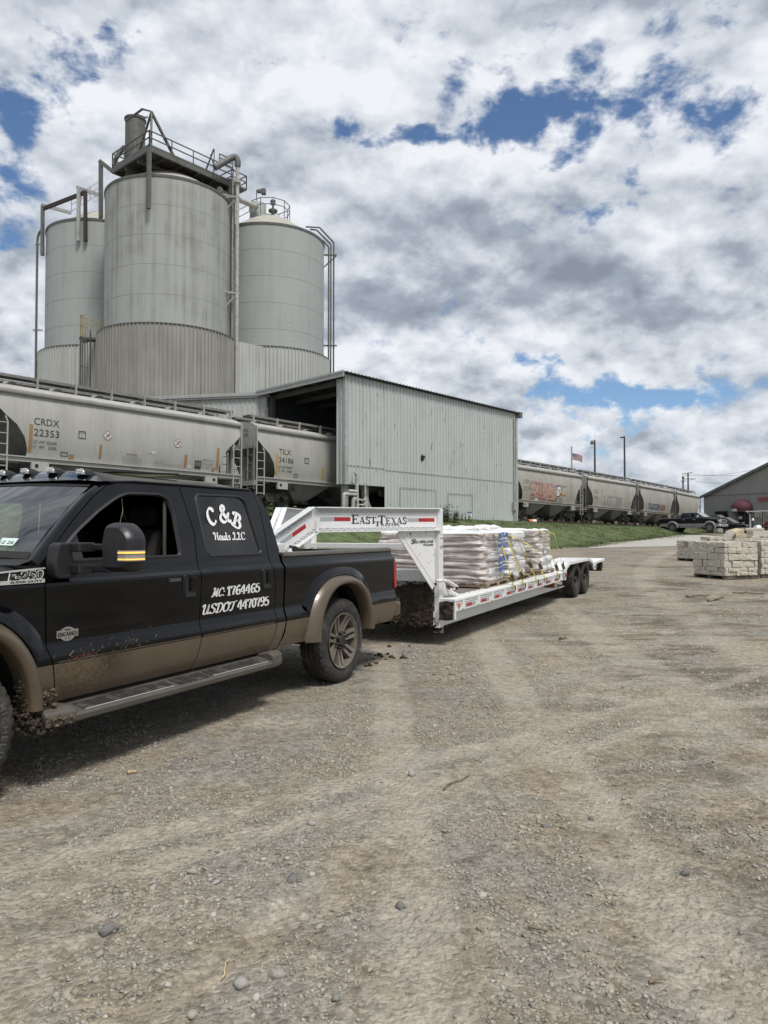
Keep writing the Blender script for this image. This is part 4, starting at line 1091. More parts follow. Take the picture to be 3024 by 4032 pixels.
# annex with the long fascia in front of the silos
def annex():
    B = sh(-0.1, 7.0, 0); Cc = Vector((-14.4, 45.0, 0)); d = (Cc - B).normalized(); n = Vector((d.y, -d.x, 0))
    if n.dot(-B) < 0: n = -n
    t = empty('shed_annex', (B.x, B.y, 2.0)); tag(t, 'low ribbed lean-to with a long grey roof edge in front of the silo skirts', 'annex')
    inv = Matrix.Translation(-Vector(t.location)); L = (Cc - B).length
    def lk(mb, name, m, smooth=None):
        o = mb.build(name, m, t, smooth); o.matrix_parent_inverse = inv
    zt = lambda s_: 9.9 - 0.28 * s_ / L
    bb = B - d * 0.35
    mb = MB(); rib_panel(mb, bb, Cc, 2.2, zt, n); lk(mb, 'front_wall', M_skirt)
    mb = MB(); 
    ends = [(bb, zt(0)), (Cc + d * 0.3, zt(L))]
    for k, (off, hh, w_) in enumerate(((0.12, 0.0, 0.12), (0.17, -0.11, 0.1), (0.13, -0.22, 0.08))):
        mb.bar(bb + n * off + Vector((0, 0, zt(0) + 0.04 + hh)), Cc + d * 0.3 + n * off + Vector((0, 0, zt(L) + 0.04 + hh)), w_, 0.095)
    lk(mb, 'roof_edge', M_clad_lip)
    mb = MB(); back = -n * 3.2
    mb.add([bb + Vector((0, 0, zt(0) + 0.05)), Cc + Vector((0, 0, zt(L) + 0.05)), Cc + back + Vector((0, 0, zt(L) - 0.2)), bb + back + Vector((0, 0, zt(0) - 0.2)), bb + Vector((0, 0, zt(0))), Cc + Vector((0, 0, zt(L))), Cc + back + Vector((0, 0, zt(L) - 0.26)), bb + back + Vector((0, 0, zt(0) - 0.26))], [(0, 1, 2, 3), (7, 6, 5, 4), (0, 4, 5, 1), (1, 5, 6, 2), (2, 6, 7, 3), (3, 7, 4, 0)])
    lk(mb, 'roof', M_clad_lip)
    mb = MB(); mb.bar(sh(0.0, 6.8, 2.0), sh(0.0, 6.8, 9.7), 0.34, 0.34); lk(mb, 'corner_column', M_ltsteel)
annex()

# ------------------------------------------------------------------ railway track
S0, PITCHL = 24.9, 12.87                                  # start of the second car, car spacing
GRADE = -0.0116
def railz(s_): return 2.76 + GRADE * (s_ - S0)
def trackp(s_, v=0.0, z=0.0):
    """Point beside the track centre line at distance s_, v across it, z above rail; it bends left far off."""
    e = max(0.0, s_ - (S0 + 3.0 * PITCHL)); off = 0.00135 * e * e
    p = U * s_ + N * (31.2 + v + off); return Vector((p.x, p.y, railz(s_) + z))
def track():
    t = empty('railway_track', trackp(S0)); tag(t, 'railway track of two steel rails on dark ties under the rail cars', 'track')
    inv = Matrix.Translation(-trackp(S0))
    for v in (-0.72, 0.72):
        mb = MB()
        for k in range(-14, 34): mb.bar(trackp(S0 + k * 3.0, v, -0.08), trackp(S0 + (k + 1) * 3.0, v, -0.08), 0.07, 0.16)
        o = mb.build('rail', M_rail, t); o.matrix_parent_inverse = inv
    mb = MB()
    for k in range(0, 235):
        s_ = S0 - 40 + k * 0.58; mb.bar(trackp(s_, -1.3, -0.25), trackp(s_, 1.3, -0.25), 0.22, 0.16)
    o = mb.build('ties', M_tie, t); o['kind'] = 'stuff'; o.matrix_parent_inverse = inv
    mb = MB(); rows = []
    for k in range(0, 50):
        s_ = S0 - 45 + k * 3.2
        rows.append([trackp(s_, v, z) for v, z in ((-3.2, -0.75), (-1.8, -0.30), (1.8, -0.30), (3.2, -0.75))])
    o = mb.grid(rows).build('ballast', mat('track ballast', (0.15, 0.145, 0.135), 0.95, var=0.5, vscale=9, bump=0.9, bscale=12)); tag(o, kind='structure')
track()

# ------------------------------------------------------------------ covered hopper cars
CL = 11.87                                                # body length
HW = 1.60
def hopper_car(k, m_body, label, detail=1):
    """x along the car (+ away), y across (+ away from the camera), z above rail. The near side is -y."""
    s0 = S0 + k * PITCHL - 0.45; a = trackp(s0); b = trackp(s0 + CL)
    d = (b - a).normalized(); c = (a + b) / 2
    t = empty('hopper_car', c)
    t.rotation_euler = (0, -math.asin(d.z), math.atan2(d.y, d.x))
    tag(t, label, 'rail car', 'covered hopper cars on the track')
    hl = CL / 2
    EAVE, SILL = 3.98, 1.52
    # curved side with its lower ends cut away
    cut = [(0.0, 3.52), (0.14, 3.40), (0.42, 3.12), (0.85, 2.78), (1.16, 2.32), (1.30, 1.84), (1.30, 1.64), (1.24, SILL)]
    cz = [q[1] for q in cut][::-1]; cx = [q[0] for q in cut][::-1]
    def endx(z): return hl - (0.0 if z > 3.52 else float(np.interp(z, cz, cx)))
    def bulge(z): f = (z - SILL) / (EAVE - SILL); return HW - 0.03 - 0.16 * (abs(f - 0.5) * 2) ** 2.2
    zs = [SILL, 1.64, 1.84, 2.1, 2.32, 2.55, 2.78, 2.95, 3.12, 3.26, 3.40, 3.52, 3.7, EAVE]
    for side in (-1, 1):
        mb = MB(); rows = []
        for z in zs:
            e = endx(z); xs = [-e + 2 * e * i / 40 for i in range(41)]
            rows.append([(x, side * bulge(z), z) for x in xs])
        mb.grid(rows)
        mb.build('side_sheet', m_body, t, 40)
    if detail:
        for i in range(1, 9):
            x = -hl + 0.4 + (CL - 0.8) * i / 9; mb = MB(); lo = SILL
            pts = [(x, -bulge(z) - 0.004, z) for z in zs if abs(x) < endx(z) - 0.05]
            mb.grid([[(p[0] - 0.02, p[1], p[2]) for p in pts], [(p[0], p[1] - 0.007, p[2]) for p in pts], [(p[0] + 0.02, p[1], p[2]) for p in pts]]); mb.build('sheet_seam', M_car_roof, t)
    # eave lip and roof
    mb = MB()
    for s_ in (-1, 1):
        mb.prism([(0, 0), (0.10, 0.02), (0.14, 0.10), (0.13, 0.17), (0.02, 0.22), (-0.1, 0.22), (-0.1, 0)], lambda a_, b_, x: (x, s_ * (HW - 0.17 + a_), EAVE + b_), -hl, hl)
    mb.build('eave', M_car_roof, t, 50)
    mb = MB(); ys = np.linspace(-1, 1, 13)
    mb.grid([[(x, (HW - 0.12) * y, EAVE + 0.20 + 0.36 * (1 - abs(y) ** 2.0)) for y in ys] for x in (-hl, -hl * 0.5, 0, hl * 0.5, hl)]); mb.build('roof', M_car_roof, t, 40)
    # ends: top plate, slope sheet, centre web
    for e in (-1, 1):
        mb = MB(); poly = [((HW - 0.12) * y, EAVE + 0.20 + 0.36 * (1 - abs(y) ** 2.0)) for y in ys] + [(HW - 0.16, 3.05), (-(HW - 0.16), 3.05)]
        mb.prism(poly, lambda a_, b_, x: (e * x, a_, b_), hl - 0.05, hl - 0.01); mb.build('end_plate', m_body, t)
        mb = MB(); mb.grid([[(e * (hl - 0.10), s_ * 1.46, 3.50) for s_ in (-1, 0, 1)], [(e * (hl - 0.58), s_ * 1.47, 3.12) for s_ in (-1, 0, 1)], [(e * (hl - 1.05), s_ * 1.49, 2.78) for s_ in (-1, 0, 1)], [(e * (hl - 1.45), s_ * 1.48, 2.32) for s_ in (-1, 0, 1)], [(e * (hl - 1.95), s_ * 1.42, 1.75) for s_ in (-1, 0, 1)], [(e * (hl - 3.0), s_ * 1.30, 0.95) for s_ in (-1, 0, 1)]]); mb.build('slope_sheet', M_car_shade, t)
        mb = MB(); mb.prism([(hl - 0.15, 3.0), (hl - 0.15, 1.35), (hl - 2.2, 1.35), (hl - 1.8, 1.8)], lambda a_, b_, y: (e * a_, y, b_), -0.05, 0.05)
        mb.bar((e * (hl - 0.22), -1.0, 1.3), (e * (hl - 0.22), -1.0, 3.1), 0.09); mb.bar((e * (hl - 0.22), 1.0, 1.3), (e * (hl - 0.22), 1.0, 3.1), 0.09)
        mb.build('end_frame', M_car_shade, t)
        mb = MB(); mb.bar((e * (hl + 0.02), -1.5, 1.22), (e * (hl + 0.02), 1.5, 1.22), 0.16, 0.26); mb.bar((e * (hl - 0.6), -1.4, 1.30), (e * (hl - 0.6), 1.4, 1.30), 0.8, 0.05); mb.build('end_sill', m_body, t)
        mb = MB(); mb.bar((e * (hl - 1.0), 0, 0.92), (e * (hl + 0.45), 0, 0.88), 0.26, 0.30); mb.box((e * (hl + 0.62) - 0.2, -0.16, 0.74), (e * (hl + 0.62) + 0.2, 0.16, 1.04)); mb.build('coupler', M_car_under, t, None, 0.03)
        for s_ in (-1, 1):
            mb = MB(); y = s_ * (HW - 0.03)
            x0 = e * (hl - 0.0); x1 = e * (hl - 0.50)
            mb.bar((x0, y, 0.62), (x0, y, EAVE + 0.2), 0.055); mb.bar((x1, y, 0.62), (x1, y, 2.85), 0.05)
            mb.bar((x1, y, 2.85), (e * (hl - 0.42), y * 0.985, 3.06), 0.05)
            for q in range(6): mb.bar((x0, y, 0.70 + q * 0.42), (x1, y, 0.70 + q * 0.42), 0.032)
            mb.build('ladder', m_body if detail else M_car_under, t)
        mb = MB(); y0 = -0.55
        for yy in (-1.42, -0.90): mb.bar((e * (hl + 0.06), yy, 0.9), (e * (hl + 0.06), yy, 3.3), 0.05)
        for q in range(6): mb.bar((e * (hl + 0.06), -1.42, 1.0 + q * 0.42), (e * (hl + 0.06), -0.90, 1.0 + q * 0.42), 0.032)
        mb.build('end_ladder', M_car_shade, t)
    # side sill with jacking pads
    for s_ in (-1, 1):
        mb = MB(); mb.box((-hl + 0.05, s_ * (HW - 0.12) - 0.06, 1.33), (hl - 0.05, s_ * (HW - 0.12) + 0.06, 1.52)); mb.box((-hl + 0.05, s_ * (HW - 0.08) - 0.09, 1.50), (hl - 0.05, s_ * (HW - 0.08) + 0.09, 1.545))
        for e in (-1, 1): mb.box((min(e * (hl - 2.15), e * (hl - 1.45)), s_ * (HW - 0.10) - 0.07, 0.98), (max(e * (hl - 2.15), e * (hl - 1.45)), s_ * (HW - 0.10) + 0.07, 1.36))
        mb.build('side_sill', m_body, t)
        if s_ < 0:
            for e in (-1, 1):
                mb = MB(); mb.lathe([(0.0, 0), (0.075, 0), (0.075, 0.015), (0, 0.015)], 14, Matrix.Translation((e * (hl - 1.65), -(HW - 0.10) - 0.075, 1.2)) @ Matrix.Rotation(PI / 2, 4, 'X')); mb.build('jack_hole', M_seal, t)
    # outlet hoppers
    for x0 in (-2.0, 2.0):
        mb = MB()
        for s_ in (-1, 1):
            pass
        top_ = [(x0 - 1.75, -1.42, 1.42), (x0 + 1.75, -1.42, 1.42), (x0 + 1.75, 1.42, 1.42), (x0 - 1.75, 1.42, 1.42)]
        bot_ = [(x0 - 0.42, -0.55, 0.42), (x0 + 0.42, -0.55, 0.42), (x0 + 0.42, 0.55, 0.42), (x0 - 0.42, 0.55, 0.42)]
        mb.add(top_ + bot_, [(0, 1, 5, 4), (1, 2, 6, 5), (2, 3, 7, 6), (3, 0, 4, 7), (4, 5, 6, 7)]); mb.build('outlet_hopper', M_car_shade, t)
        mb = MB(); mb.box((x0 - 0.55, -0.7, 0.28), (x0 + 0.55, 0.7, 0.44)); mb.bar((x0 - 0.2, -1.1, 0.36), (x0 - 0.2, 1.1, 0.36), 0.08); mb.build('outlet_gate', M_car_under, t)
    mb = MB(); mb.bar((-hl + 0.6, 0, 1.0), (hl - 0.6, 0, 1.0), 0.5, 0.36); mb.build('centre_sill', M_car_under, t)
    # trucks with wheels
    for e in (-1, 1):
        xc = e * (hl - 1.55)
        for s_ in (-1, 1):
            mb = MB(); y = s_ * 1.0
            top = [(-1.05, 0.42), (-0.95, 0.66), (-0.45, 0.72), (0.45, 0.72), (0.95, 0.66), (1.05, 0.42), (0.78, 0.42), (0.52, 0.58), (0.36, 0.24), (-0.36, 0.24), (-0.52, 0.58), (-0.78, 0.42)]
            mb.prism(top, lambda a_, b_, yy: (xc + a_, yy, b_ + 0.04), y - 0.09, y + 0.09)
            for q in (-0.22, 0, 0.22): mb.tube([(xc + q, y - s_ * -0.0, 0.3), (xc + q, y, 0.6)], 0.075, 8)
            mb.build('truck_frame', M_car_under, t, None, 0.02)
        for ax in (-0.9, 0.9):
            mb = MB()
            for s_ in (-1, 1):
                mb.lathe([(0.0, -0.07), (0.30, -0.05), (0.38, -0.07), (0.46, -0.07), (0.42, 0.07), (0, 0.07)], 24, Matrix.Translation((xc + ax, s_ * 0.76, 0.44)) @ Matrix.Rotation(s_ * PI / 2, 4, 'X'))
            mb.tube([(xc + ax, -0.98, 0.44), (xc + ax, 0.98, 0.44)], 0.09, 8); mb.build('wheel_set', M_car_under, t, 40)
    # running board over the roof
    mb = MB()
    for s_ in (-1, 1):
        y = s_ * 0.62
        mb.box((-hl + 0.05, y - 0.30, EAVE + 0.82), (hl - 0.05, y + 0.30, EAVE + 0.85))
        mb.bar((-hl + 0.05, y - 0.30, EAVE + 0.80), (hl - 0.05, y - 0.30, EAVE + 0.80), 0.025, 0.11); mb.bar((-hl + 0.05, y + 0.30, EAVE + 0.80), (hl - 0.05, y + 0.30, EAVE + 0.80), 0.025, 0.11)
    if detail > 1:
        for q in range(int(CL / 0.13)): mb.bar((-hl + 0.1 + q * 0.13, -0.94, EAVE + 0.80), (-hl + 0.1 + q * 0.13, -0.90, EAVE + 0.80), 0.03, 0.12)
    mb.build('running_board', M_grate, t)
    mb = MB()
    for q in range(8):
        x = -hl + 0.25 + (CL - 0.5) * q / 7
        for s_ in (-1, 1):
            mb = MB(); mb.bar((x, s_ * 0.95, EAVE + 0.30), (x, s_ * 0.95, EAVE + 0.86), 0.16 if detail else 0.1, 0.03); mb.bar((x, s_ * 0.3, EAVE + 0.78), (x, s_ * 0.95, EAVE + 0.78), 0.06, 0.05); mb.build('board_support', M_car_roof, t)
    mb = MB()
    for q in range(6):
        x = -hl + 1.2 + (CL - 2.4) * q / 5; mb = MB(); mb.lathe([(0.0, 0.12), (0.26, 0.12), (0.30, 0.02), (0.30, -0.05)], 18, Matrix.Translation((x, 0, EAVE + 0.58))); mb.build('roof_hatch', M_car_roof, t, 40)
    # lettering on the near side
    def face(x, z, off=0.012): return (x, -bulge(z) - off, z)
    def words(txt, x, z, h, m=M_stencil, wd=None, name='lettering', bold=0.0):
        mb = MB(); put_text(mb, txt, h, lambda a_, b_: face(x + a_, z + b_), fit=(wd, h) if wd else None, bold=bold); mb.build(name, m, t)
    def patch(x, z, w_, h, m, name):
        mb = MB(); n = 4
        mb.grid([[face(x, z + h * j / n, 0.010) for j in range(n + 1)], [face(x + w_, z + h * j / n, 0.010) for j in range(n + 1)]]); mb.build(name, m, t)
    t['_face'] = 0; del t['_face']
    return t, face, words, patch, hl

def px_side(t, face, u, v):
    """Car x and z of the near-side point seen at photo pixel (u, v)."""
    M = t.matrix_basis if hasattr(t, 'matrix_basis') else t.matrix_world
    Mi = (Matrix.Translation(t.location) @ t.rotation_euler.to_matrix().to_4x4()).inverted()
    o = Mi @ Vector((0, 0, CAMH)); d = Mi.to_3x3() @ ray(u, v)
    k = (-(HW - 0.05) - o.y) / d.y; p = o + d * k; return p.x, p.z

def plate_box(t, face, x, z, w_, h, m=M_stencil, lw=0.03):
    mb = MB()
    for (a0, b0, a1, b1) in ((x, z, x + w_, z + lw), (x, z + h - lw, x + w_, z + h), (x, z, x + lw, z + h), (x + w_ - lw, z, x + w_, z + h)):
        mb.add([face(a0, b0), face(a1, b0), face(a1, b1), face(a0, b1)], [(0, 1, 2, 3)])
    mb.build('stencil_frame', m, t)

def no_hammer(t, face, x, z, r):
    mb = MB(); n = 28; mb.add([face(x + r * math.cos(2 * PI * k / n), z + r * math.sin(2 * PI * k / n), 0.012) for k in range(n)], [tuple(range(n))]); mb.build('no_hammer_disc', mat('pale decal', (0.5, 0.49, 0.47), 0.6), t)
    mb = MB(); rows = [[face(x + q * math.cos(2 * PI * k / n), z + q * math.sin(2 * PI * k / n), 0.016) for k in range(n)] for q in (r * 0.88, r)]
    mb.grid(rows, close=True)
    dq = 0.7071 * r; w_ = 0.04 * r / 0.3
    mb.add([face(x - dq, z + dq - w_, 0.016), face(x - dq + w_, z + dq, 0.016), face(x + dq, z - dq + w_, 0.016), face(x + dq - w_, z - dq, 0.016)], [(0, 1, 2, 3)])
    mb.build('no_hammer_ring', mat('faded red ring', (0.27, 0.16, 0.15), 0.7), t)
    mb = MB(); a = r * 0.55
    mb.add([face(x - a, z - a * 0.75, 0.02), face(x - a * 0.8, z - a, 0.02), face(x + a * 0.75, z + a * 0.45, 0.02), face(x + a * 0.55, z + a * 0.65, 0.02)], [(0, 1, 2, 3)])
    mb.add([face(x + a * 0.15, z + a * 0.75, 0.02), face(x + a * 0.5, z + a, 0.02), face(x + a, z + a * 0.65, 0.02), face(x + a * 1.0, z + a * 0.3, 0.02), face(x + a * 0.6, z + a * 0.4, 0.02)], [(0, 1, 2, 3, 4)])
    mb.build('hammer_mark', M_stencil, t)

def dress(t, face, words, patch, mark, num, ldl, lw, tape, x0):
    words(mark, x0 + 0.31, 2.84, 0.28, wd=1.02 if len(mark) == 4 and mark[0] != 'T' else .85)
    words(num, x0 + 0.31, 2.40, 0.28, wd=1.02)
    words('LD LMT ' + ldl, x0 + 0.3, 2.10, 0.12, wd=.95)
    words('LT   WT    ' + lw, x0 + 0.3, 1.90, 0.12, wd=.95)
    patch(x0 + 0.13, 1.72, 0.14, 1.12, tape, 'reflective_strip')
    plate_box(t, face, x0 + 2.15, 2.48, 0.32, 0.32)
    words('C' if mark[0] == 'C' else 'E', x0 + 2.26, 2.52, 0.11); words('PLATE', x0 + 2.19, 2.68, 0.06, wd=0.22)
    plate_box(t, face, x0 + 1.45, 1.68, 0.30, 0.18); words('T', x0 + 1.56, 1.72, 0.09, M_faint)

# car 1: lettered side, nearest
t1, f1, w1, p1, hl = hopper_car(-1, M_car, 'clean grey hopper car at the far left behind the black pickup, lettered CRDX 22353', 2)
dress(t1, f1, w1, p1, 'CRDX', '22353', '232500', '53500', M_orange_tape, -hl + 1.2)
x0 = -hl + 1.2
patches = [(x0 + 1.80, 1.60, 0.22, 0.18), (x0 + 3.10, 1.72, 0.12, 0.60), (x0 + 7.35, 1.66, 0.15, 0.62), (x0 + 9.17, 1.70, 0.15, 1.06), (x0 + 8.95, 1.60, 0.18, 0.18)]
for q in patches: p1(*q, M_orange_tape, 'reflective_strip')
no_hammer(t1, f1, x0 + 3.45, 2.74, 0.19); no_hammer(t1, f1, x0 + 6.95, 2.76, 0.19)
w1('WARNING', x0 + 4.35, 1.98, 0.10, mat('faded red stencil', (0.25, 0.12, 0.10), 0.7), 0.55)
for k in range(4): w1('do not enter or stand on car', x0 + 4.2 + 0.02 * k, 1.88 - 0.085 * k, 0.055, M_faint, 0.9)
for k in range(2): w1('center of outlet gates open both sides', x0 + 6.3, 1.72 - 0.09 * k, 0.06, M_faint, 0.95)
for k in range(3): w1('load and unload from top', x0 + 5.75, 1.80 - 0.09 * k, 0.055, M_faint, 0.55)
w1('EXW 10-8  H 6-0', x0 + 8.35, 2.06, 0.11, M_faint, 0.6); w1('EW  9-6 H 10-0', x0 + 8.35, 1.88, 0.11, M_faint, 0.6); w1('CU FT 3281', x0 + 8.35, 1.72, 0.10, M_faint, 0.42)
p1(x0 + 7.95, 1.66, 0.36, 0.40, M_stencil, 'data_panel'); p1(x0 + 8.0, 1.80, 0.12, 0.2, M_faint, 'data_column'); p1(x0 + 8.16, 1.80, 0.11, 0.2, M_faint, 'data_column')
p1(x0 + 7.55, 1.66, 0.22, 0.15, mat('pale decal plate', (0.46, 0.46, 0.43), 0.6), 'data_plate')
p1(x0 + 5.45, 2.14, 0.36, 0.15, MATS['pale decal plate'], 'data_plate'); w1('CS', x0 + 5.47, 2.15, 0.12, M_stencil, 0.12)
w1('1 HIGH FRICTION COMP SHOES', x0 + 0.9, 1.40, 0.07, M_faint, 0.75)
t2, f2, w2, p2, hl = hopper_car(0, M_car, 'grey hopper car entering the dark mouth of the shed, lettered TILX 34186', 1)
dress(t2, f2, w2, p2, 'TILX', '34186', '232500', '53400', M_yellow_tape, -hl + 1.2)
p2(-hl + 4.75, 1.72, 0.14, 0.66, M_yellow_tape, 'reflective_strip')
for k in range(5): w2('instructions for safe unloading', -hl + 5.2, 2.0 - 0.09 * k, 0.06, M_faint, 0.75)
mb = MB()
def endf(y, z): return (-hl - 0.012 + 0.01, y, z)
for txt, z in (('TILX', 3.92), ('34186', 3.68)):
    put_text(mb, txt, 0.17, lambda a_, b_: (-hl - 0.02 + 0.008, -0.45 - a_, z + b_), fit=(0.42, 0.16))
mb.build('end_lettering', M_stencil, t2)
t3, f3, w3, p3, hl = hopper_car(2, M_car_old, 'weathered hopper car with a big colourful graffiti mural, just right of the shed', 1)
t4, f4, w4, p4, hl = hopper_car(3, M_car_old, 'beige hopper car with faint grey scrawl, right of the graffiti car', 0)
t5, f5, w5, p5, hl = hopper_car(4, M_car_old, 'rusty hopper car with small blue and black graffiti, second from the grey building', 0)
t6, f6, w6, p6, hl = hopper_car(5, M_car_old, 'farthest hopper car, half hidden by the grey metal building', 0)
w3('CRDX', -hl + 1.35, 2.85, 0.34, M_faint, 1.0); w3('22270', -hl + 1.35, 2.32, 0.30, M_faint, 1.0)
w4('TILX', -hl + 1.4, 2.75, 0.32, M_faint, 0.9); w4('34210', -hl + 1.4, 2.2, 0.3, M_faint, 0.9)

# the mural: painted straight on the sheet, letters over a patchy ground
def mural():
    c = {k: mat('spray paint ' + k, v, 0.6, var=0.3, vscale=3, dirt=(0.30, 0.27, 0.24), dscale=2.5, damt=0.75, dthr=(0.38, 0.62)) for k, v in {'red': (0.27, 0.045, 0.055), 'pink': (0.42, 0.16, 0.14), 'blue': (0.09, 0.22, 0.34), 'orange': (0.42, 0.22, 0.09), 'white': (0.55, 0.55, 0.52), 'yellow': (0.48, 0.33, 0.05), 'teal': (0.10, 0.20, 0.20), 'dark': (0.03, 0.03, 0.04)}.items()}
    hl = CL / 2
    def F(x, z, off): return f3(x, z, off)
    def blob(pts, m, name, off):
        mb = MB(); n = len(pts); cx = sum(p[0] for p in pts) / n; cz_ = sum(p[1] for p in pts) / n
        rings = []
        for q in (0.0, 0.33, 0.66, 1.0): rings.append([F(cx + (p[0] - cx) * q, cz_ + (p[1] - cz_) * q, off) for p in pts])
        mb.grid(rings, close=True); mb.build(name, m, t3)
    X0 = -hl + 2.35
    blob([(X0, 1.62), (X0 - 0.05, 2.7), (X0 + 0.1, 3.12), (X0 + 2, 3.1), (X0 + 4, 3.06), (X0 + 6.3, 3.05), (X0 + 6.3, 2.2), (X0 + 6.1, 1.6), (X0 + 3, 1.58)], c['red'], 'mural_ground', 0.006)
    rng = random.Random(4)
    for k in range(34):
        x = X0 + rng.uniform(0.1, 6.1); z = rng.choice([rng.uniform(2.7, 3.0), rng.uniform(1.62, 1.95), rng.uniform(1.7, 3.0)]); r = rng.uniform(0.10, 0.32)
        blob([(x + r * math.cos(a) * rng.uniform(0.7, 1.3), z + 0.7 * r * math.sin(a) * rng.uniform(0.7, 1.2)) for a in np.linspace(0, 2 * PI, 9)[:-1]], c[rng.choice(['blue', 'blue', 'teal', 'white', 'pink'])], 'mural_patch', 0.008 + 0.0004 * k)
    letters = 'TRUBES'
    for k, ch in enumerate(letters):
        x = X0 + 0.12 + k * 0.74
        for m, b, off, dx, name in ((c['dark'], 0.13, 0.026, 0.0, 'letter_shadow'), (c['white'], 0.10, 0.030, 0.0, 'letter_edge'), (c['pink'] if k % 2 else c['orange'], 0.065, 0.034, 0.0, 'letter_fill')):
            mb = MB(); vs, fs = text_mesh(ch, 1.25, bold=b, res=2)
            ww = max(v.x for v in vs); sc = 0.80 / ww
            # subdivide through F by mapping each vertex to the curved sheet
            mb.add([F(x + v.x * sc, 1.88 + v.y * 0.95 + 0.05 * math.sin(k), off) for v in vs], fs); mb.build(name, m, t3)
        x_ = x + 0.35; blob([(x_ + 0.3 * math.cos(a), 2.02 + 0.12 * math.sin(a)) for a in np.linspace(0, 2 * PI, 11)[:-1]], c['red'] if k % 2 == 0 else c['pink'], 'letter_glow', 0.0365)
    # the bird head on the right of it
    ex = X0 + 4.9; ez = 2.55
    blob([(ex - 0.45, ez - 0.5), (ex - 0.5, ez + 0.1), (ex - 0.2, ez + 0.42), (ex + 0.25, ez + 0.42), (ex + 0.6, ez + 0.15), (ex + 0.5, ez - 0.2), (ex + 0.1, ez - 0.5)], c['dark'], 'bird_outline', 0.040)
    blob([(ex - 0.38, ez - 0.42), (ex - 0.42, ez + 0.1), (ex - 0.18, ez + 0.35), (ex + 0.22, ez + 0.35), (ex + 0.5, ez + 0.1), (ex + 0.4, ez - 0.15), (ex + 0.05, ez - 0.42)], c['white'], 'bird_head', 0.043)
    blob([(ex + 0.38, ez + 0.1), (ex + 0.75, ez + 0.05), (ex + 0.88, ez - 0.3), (ex + 0.7, ez - 0.36), (ex + 0.5, ez - 0.18)], c['yellow'], 'bird_beak', 0.046)
    blob([(ex - 0.05, ez + 0.08), (ex + 0.2, ez + 0.16), (ex + 0.3, ez + 0.06), (ex + 0.1, ez - 0.02)], c['teal'], 'bird_eye', 0.046)
    for k in range(7): x = ex - 0.3 + 0.16 * k; blob([(x, ez - 0.95), (x + 0.05, ez - 0.5), (x + 0.16, ez - 0.55), (x + 0.14, ez - 0.9)], c[['teal', 'white', 'blue', 'yellow', 'teal', 'pink', 'blue'][k]], 'bird_feather', 0.041)
mural()
def scrawl(face, t, x, z, txts, m, h):
    for k, (txt, dx, wd) in enumerate(txts):
        mb = MB(); put_text(mb, txt, h, lambda a_, b_: face(x + dx + a_ + 0.15 * b_, z + b_, 0.014), fit=(wd, h), bold=0.04); mb.build('graffiti_tag', m[k % len(m)], t)
scrawl(f4, t4, -hl + 3.6, 1.65, [('UEII', 0.0, 2.6), ('mmn', 2.8, 1.6)], [mat('ghosted grey paint', (0.22, 0.215, 0.20), 0.7)], 1.0)
scrawl(f5, t5, -hl + 2.6, 1.7, [('TAGO', 0.0, 2.4), ('IBM', 2.4, 1.6), ('oos', 4.2, 1.7)], [mat('teal tag paint', (0.06, 0.11, 0.13), 0.7), mat('slate tag paint', (0.09, 0.10, 0.12), 0.7), mat('maroon tag paint', (0.19, 0.10, 0.09), 0.7)], 0.72)

# ------------------------------------------------------------------ black and tan pickup
from mathutils.geometry import tessellate_polygon
TRUCK_O = Vector((-1.2891, 7.7217, 0.0)); TRUCK_RZ = R(242.5)      # rear axle on the ground, nose to the lower left
PZ = [.44, .50, .56, .62, .70, .735, .742, .79, .83, .95, 1.08, 1.16, 1.175, 1.205, 1.26, 1.275]
PY = [.945, .972, .990, .998, 1.0, 1.0, .990, .972, .966, .972, .978, .982, .980, .952, .936, .930]
def prof(z):
    return interp(PZ, PY, z) if z <= 1.275 else .930 - (z - 1.275) * (.930 - .775) / .55
LEV = [.44, .47, .50, .53, .56, .59, .62, .66, .70, .735, .742, .765, .79, .83, .88, .92, .96, 1.0, 1.04, 1.08, 1.12, 1.16, 1.175, 1.19, 1.205, 1.23, 1.26, 1.275]

def side_panel(mb, xa, xb, zlo, s, nx=24, taper=None, ztop=1.275, off=0.0):
    """Outer skin between edges xa(z), xb(z), above zlo(x); material 1 (tan) below the two-tone line."""
    rows = []
    for z in [q for q in LEV if q <= ztop + 1e-6]:
        row = []
        for i in range(nx + 1):
            zz = z
            for _ in range(4):
                x = xa(zz) + (xb(zz) - xa(zz)) * i / nx; zz = max(z, min(zlo(x), ztop))
            y = prof(zz) * (taper(x) if taper else 1) - off
            row.append((x, s * y, zz))
        rows.append(row)
    mb.grid(rows, mf=lambda q: 1 if sum(p[2] for p in q) / 4 < .70 else 0)

def arch(x, xc, top=.965, hw=.475, low=.47):
    d = abs(x - xc) / hw
    return 0.0 if d >= 1 else low + (top - low) * (1 - d ** 2.4) ** .5

def fill(mb, outer, holes, fn, mi=0):
    loops = [outer] + holes; pts = [p for l in loops for p in l]
    tris = tessellate_polygon([[Vector((a, b, 0)) for a, b in l] for l in loops])
    mb.add([fn(a, b) for a, b in pts], [tuple(t_) for t_ in tris], mi)

def rounded(poly, r=0.04, n=5):
    out = []; k = len(poly)
    for i in range(k):
        p0, p1, p2 = Vector(poly[i - 1]), Vector(poly[i]), Vector(poly[(i + 1) % k])
        a = (p0 - p1); b = (p2 - p1); ra = min(r, a.length * .45); rb = min(r, b.length * .45)
        A_ = p1 + a.normalized() * ra; B_ = p1 + b.normalized() * rb
        for j in range(n + 1):
            t_ = j / n; q = A_ * (1 - t_) ** 2 + p1 * 2 * t_ * (1 - t_) + B_ * t_ ** 2; out.append((q.x, q.y))
    return out

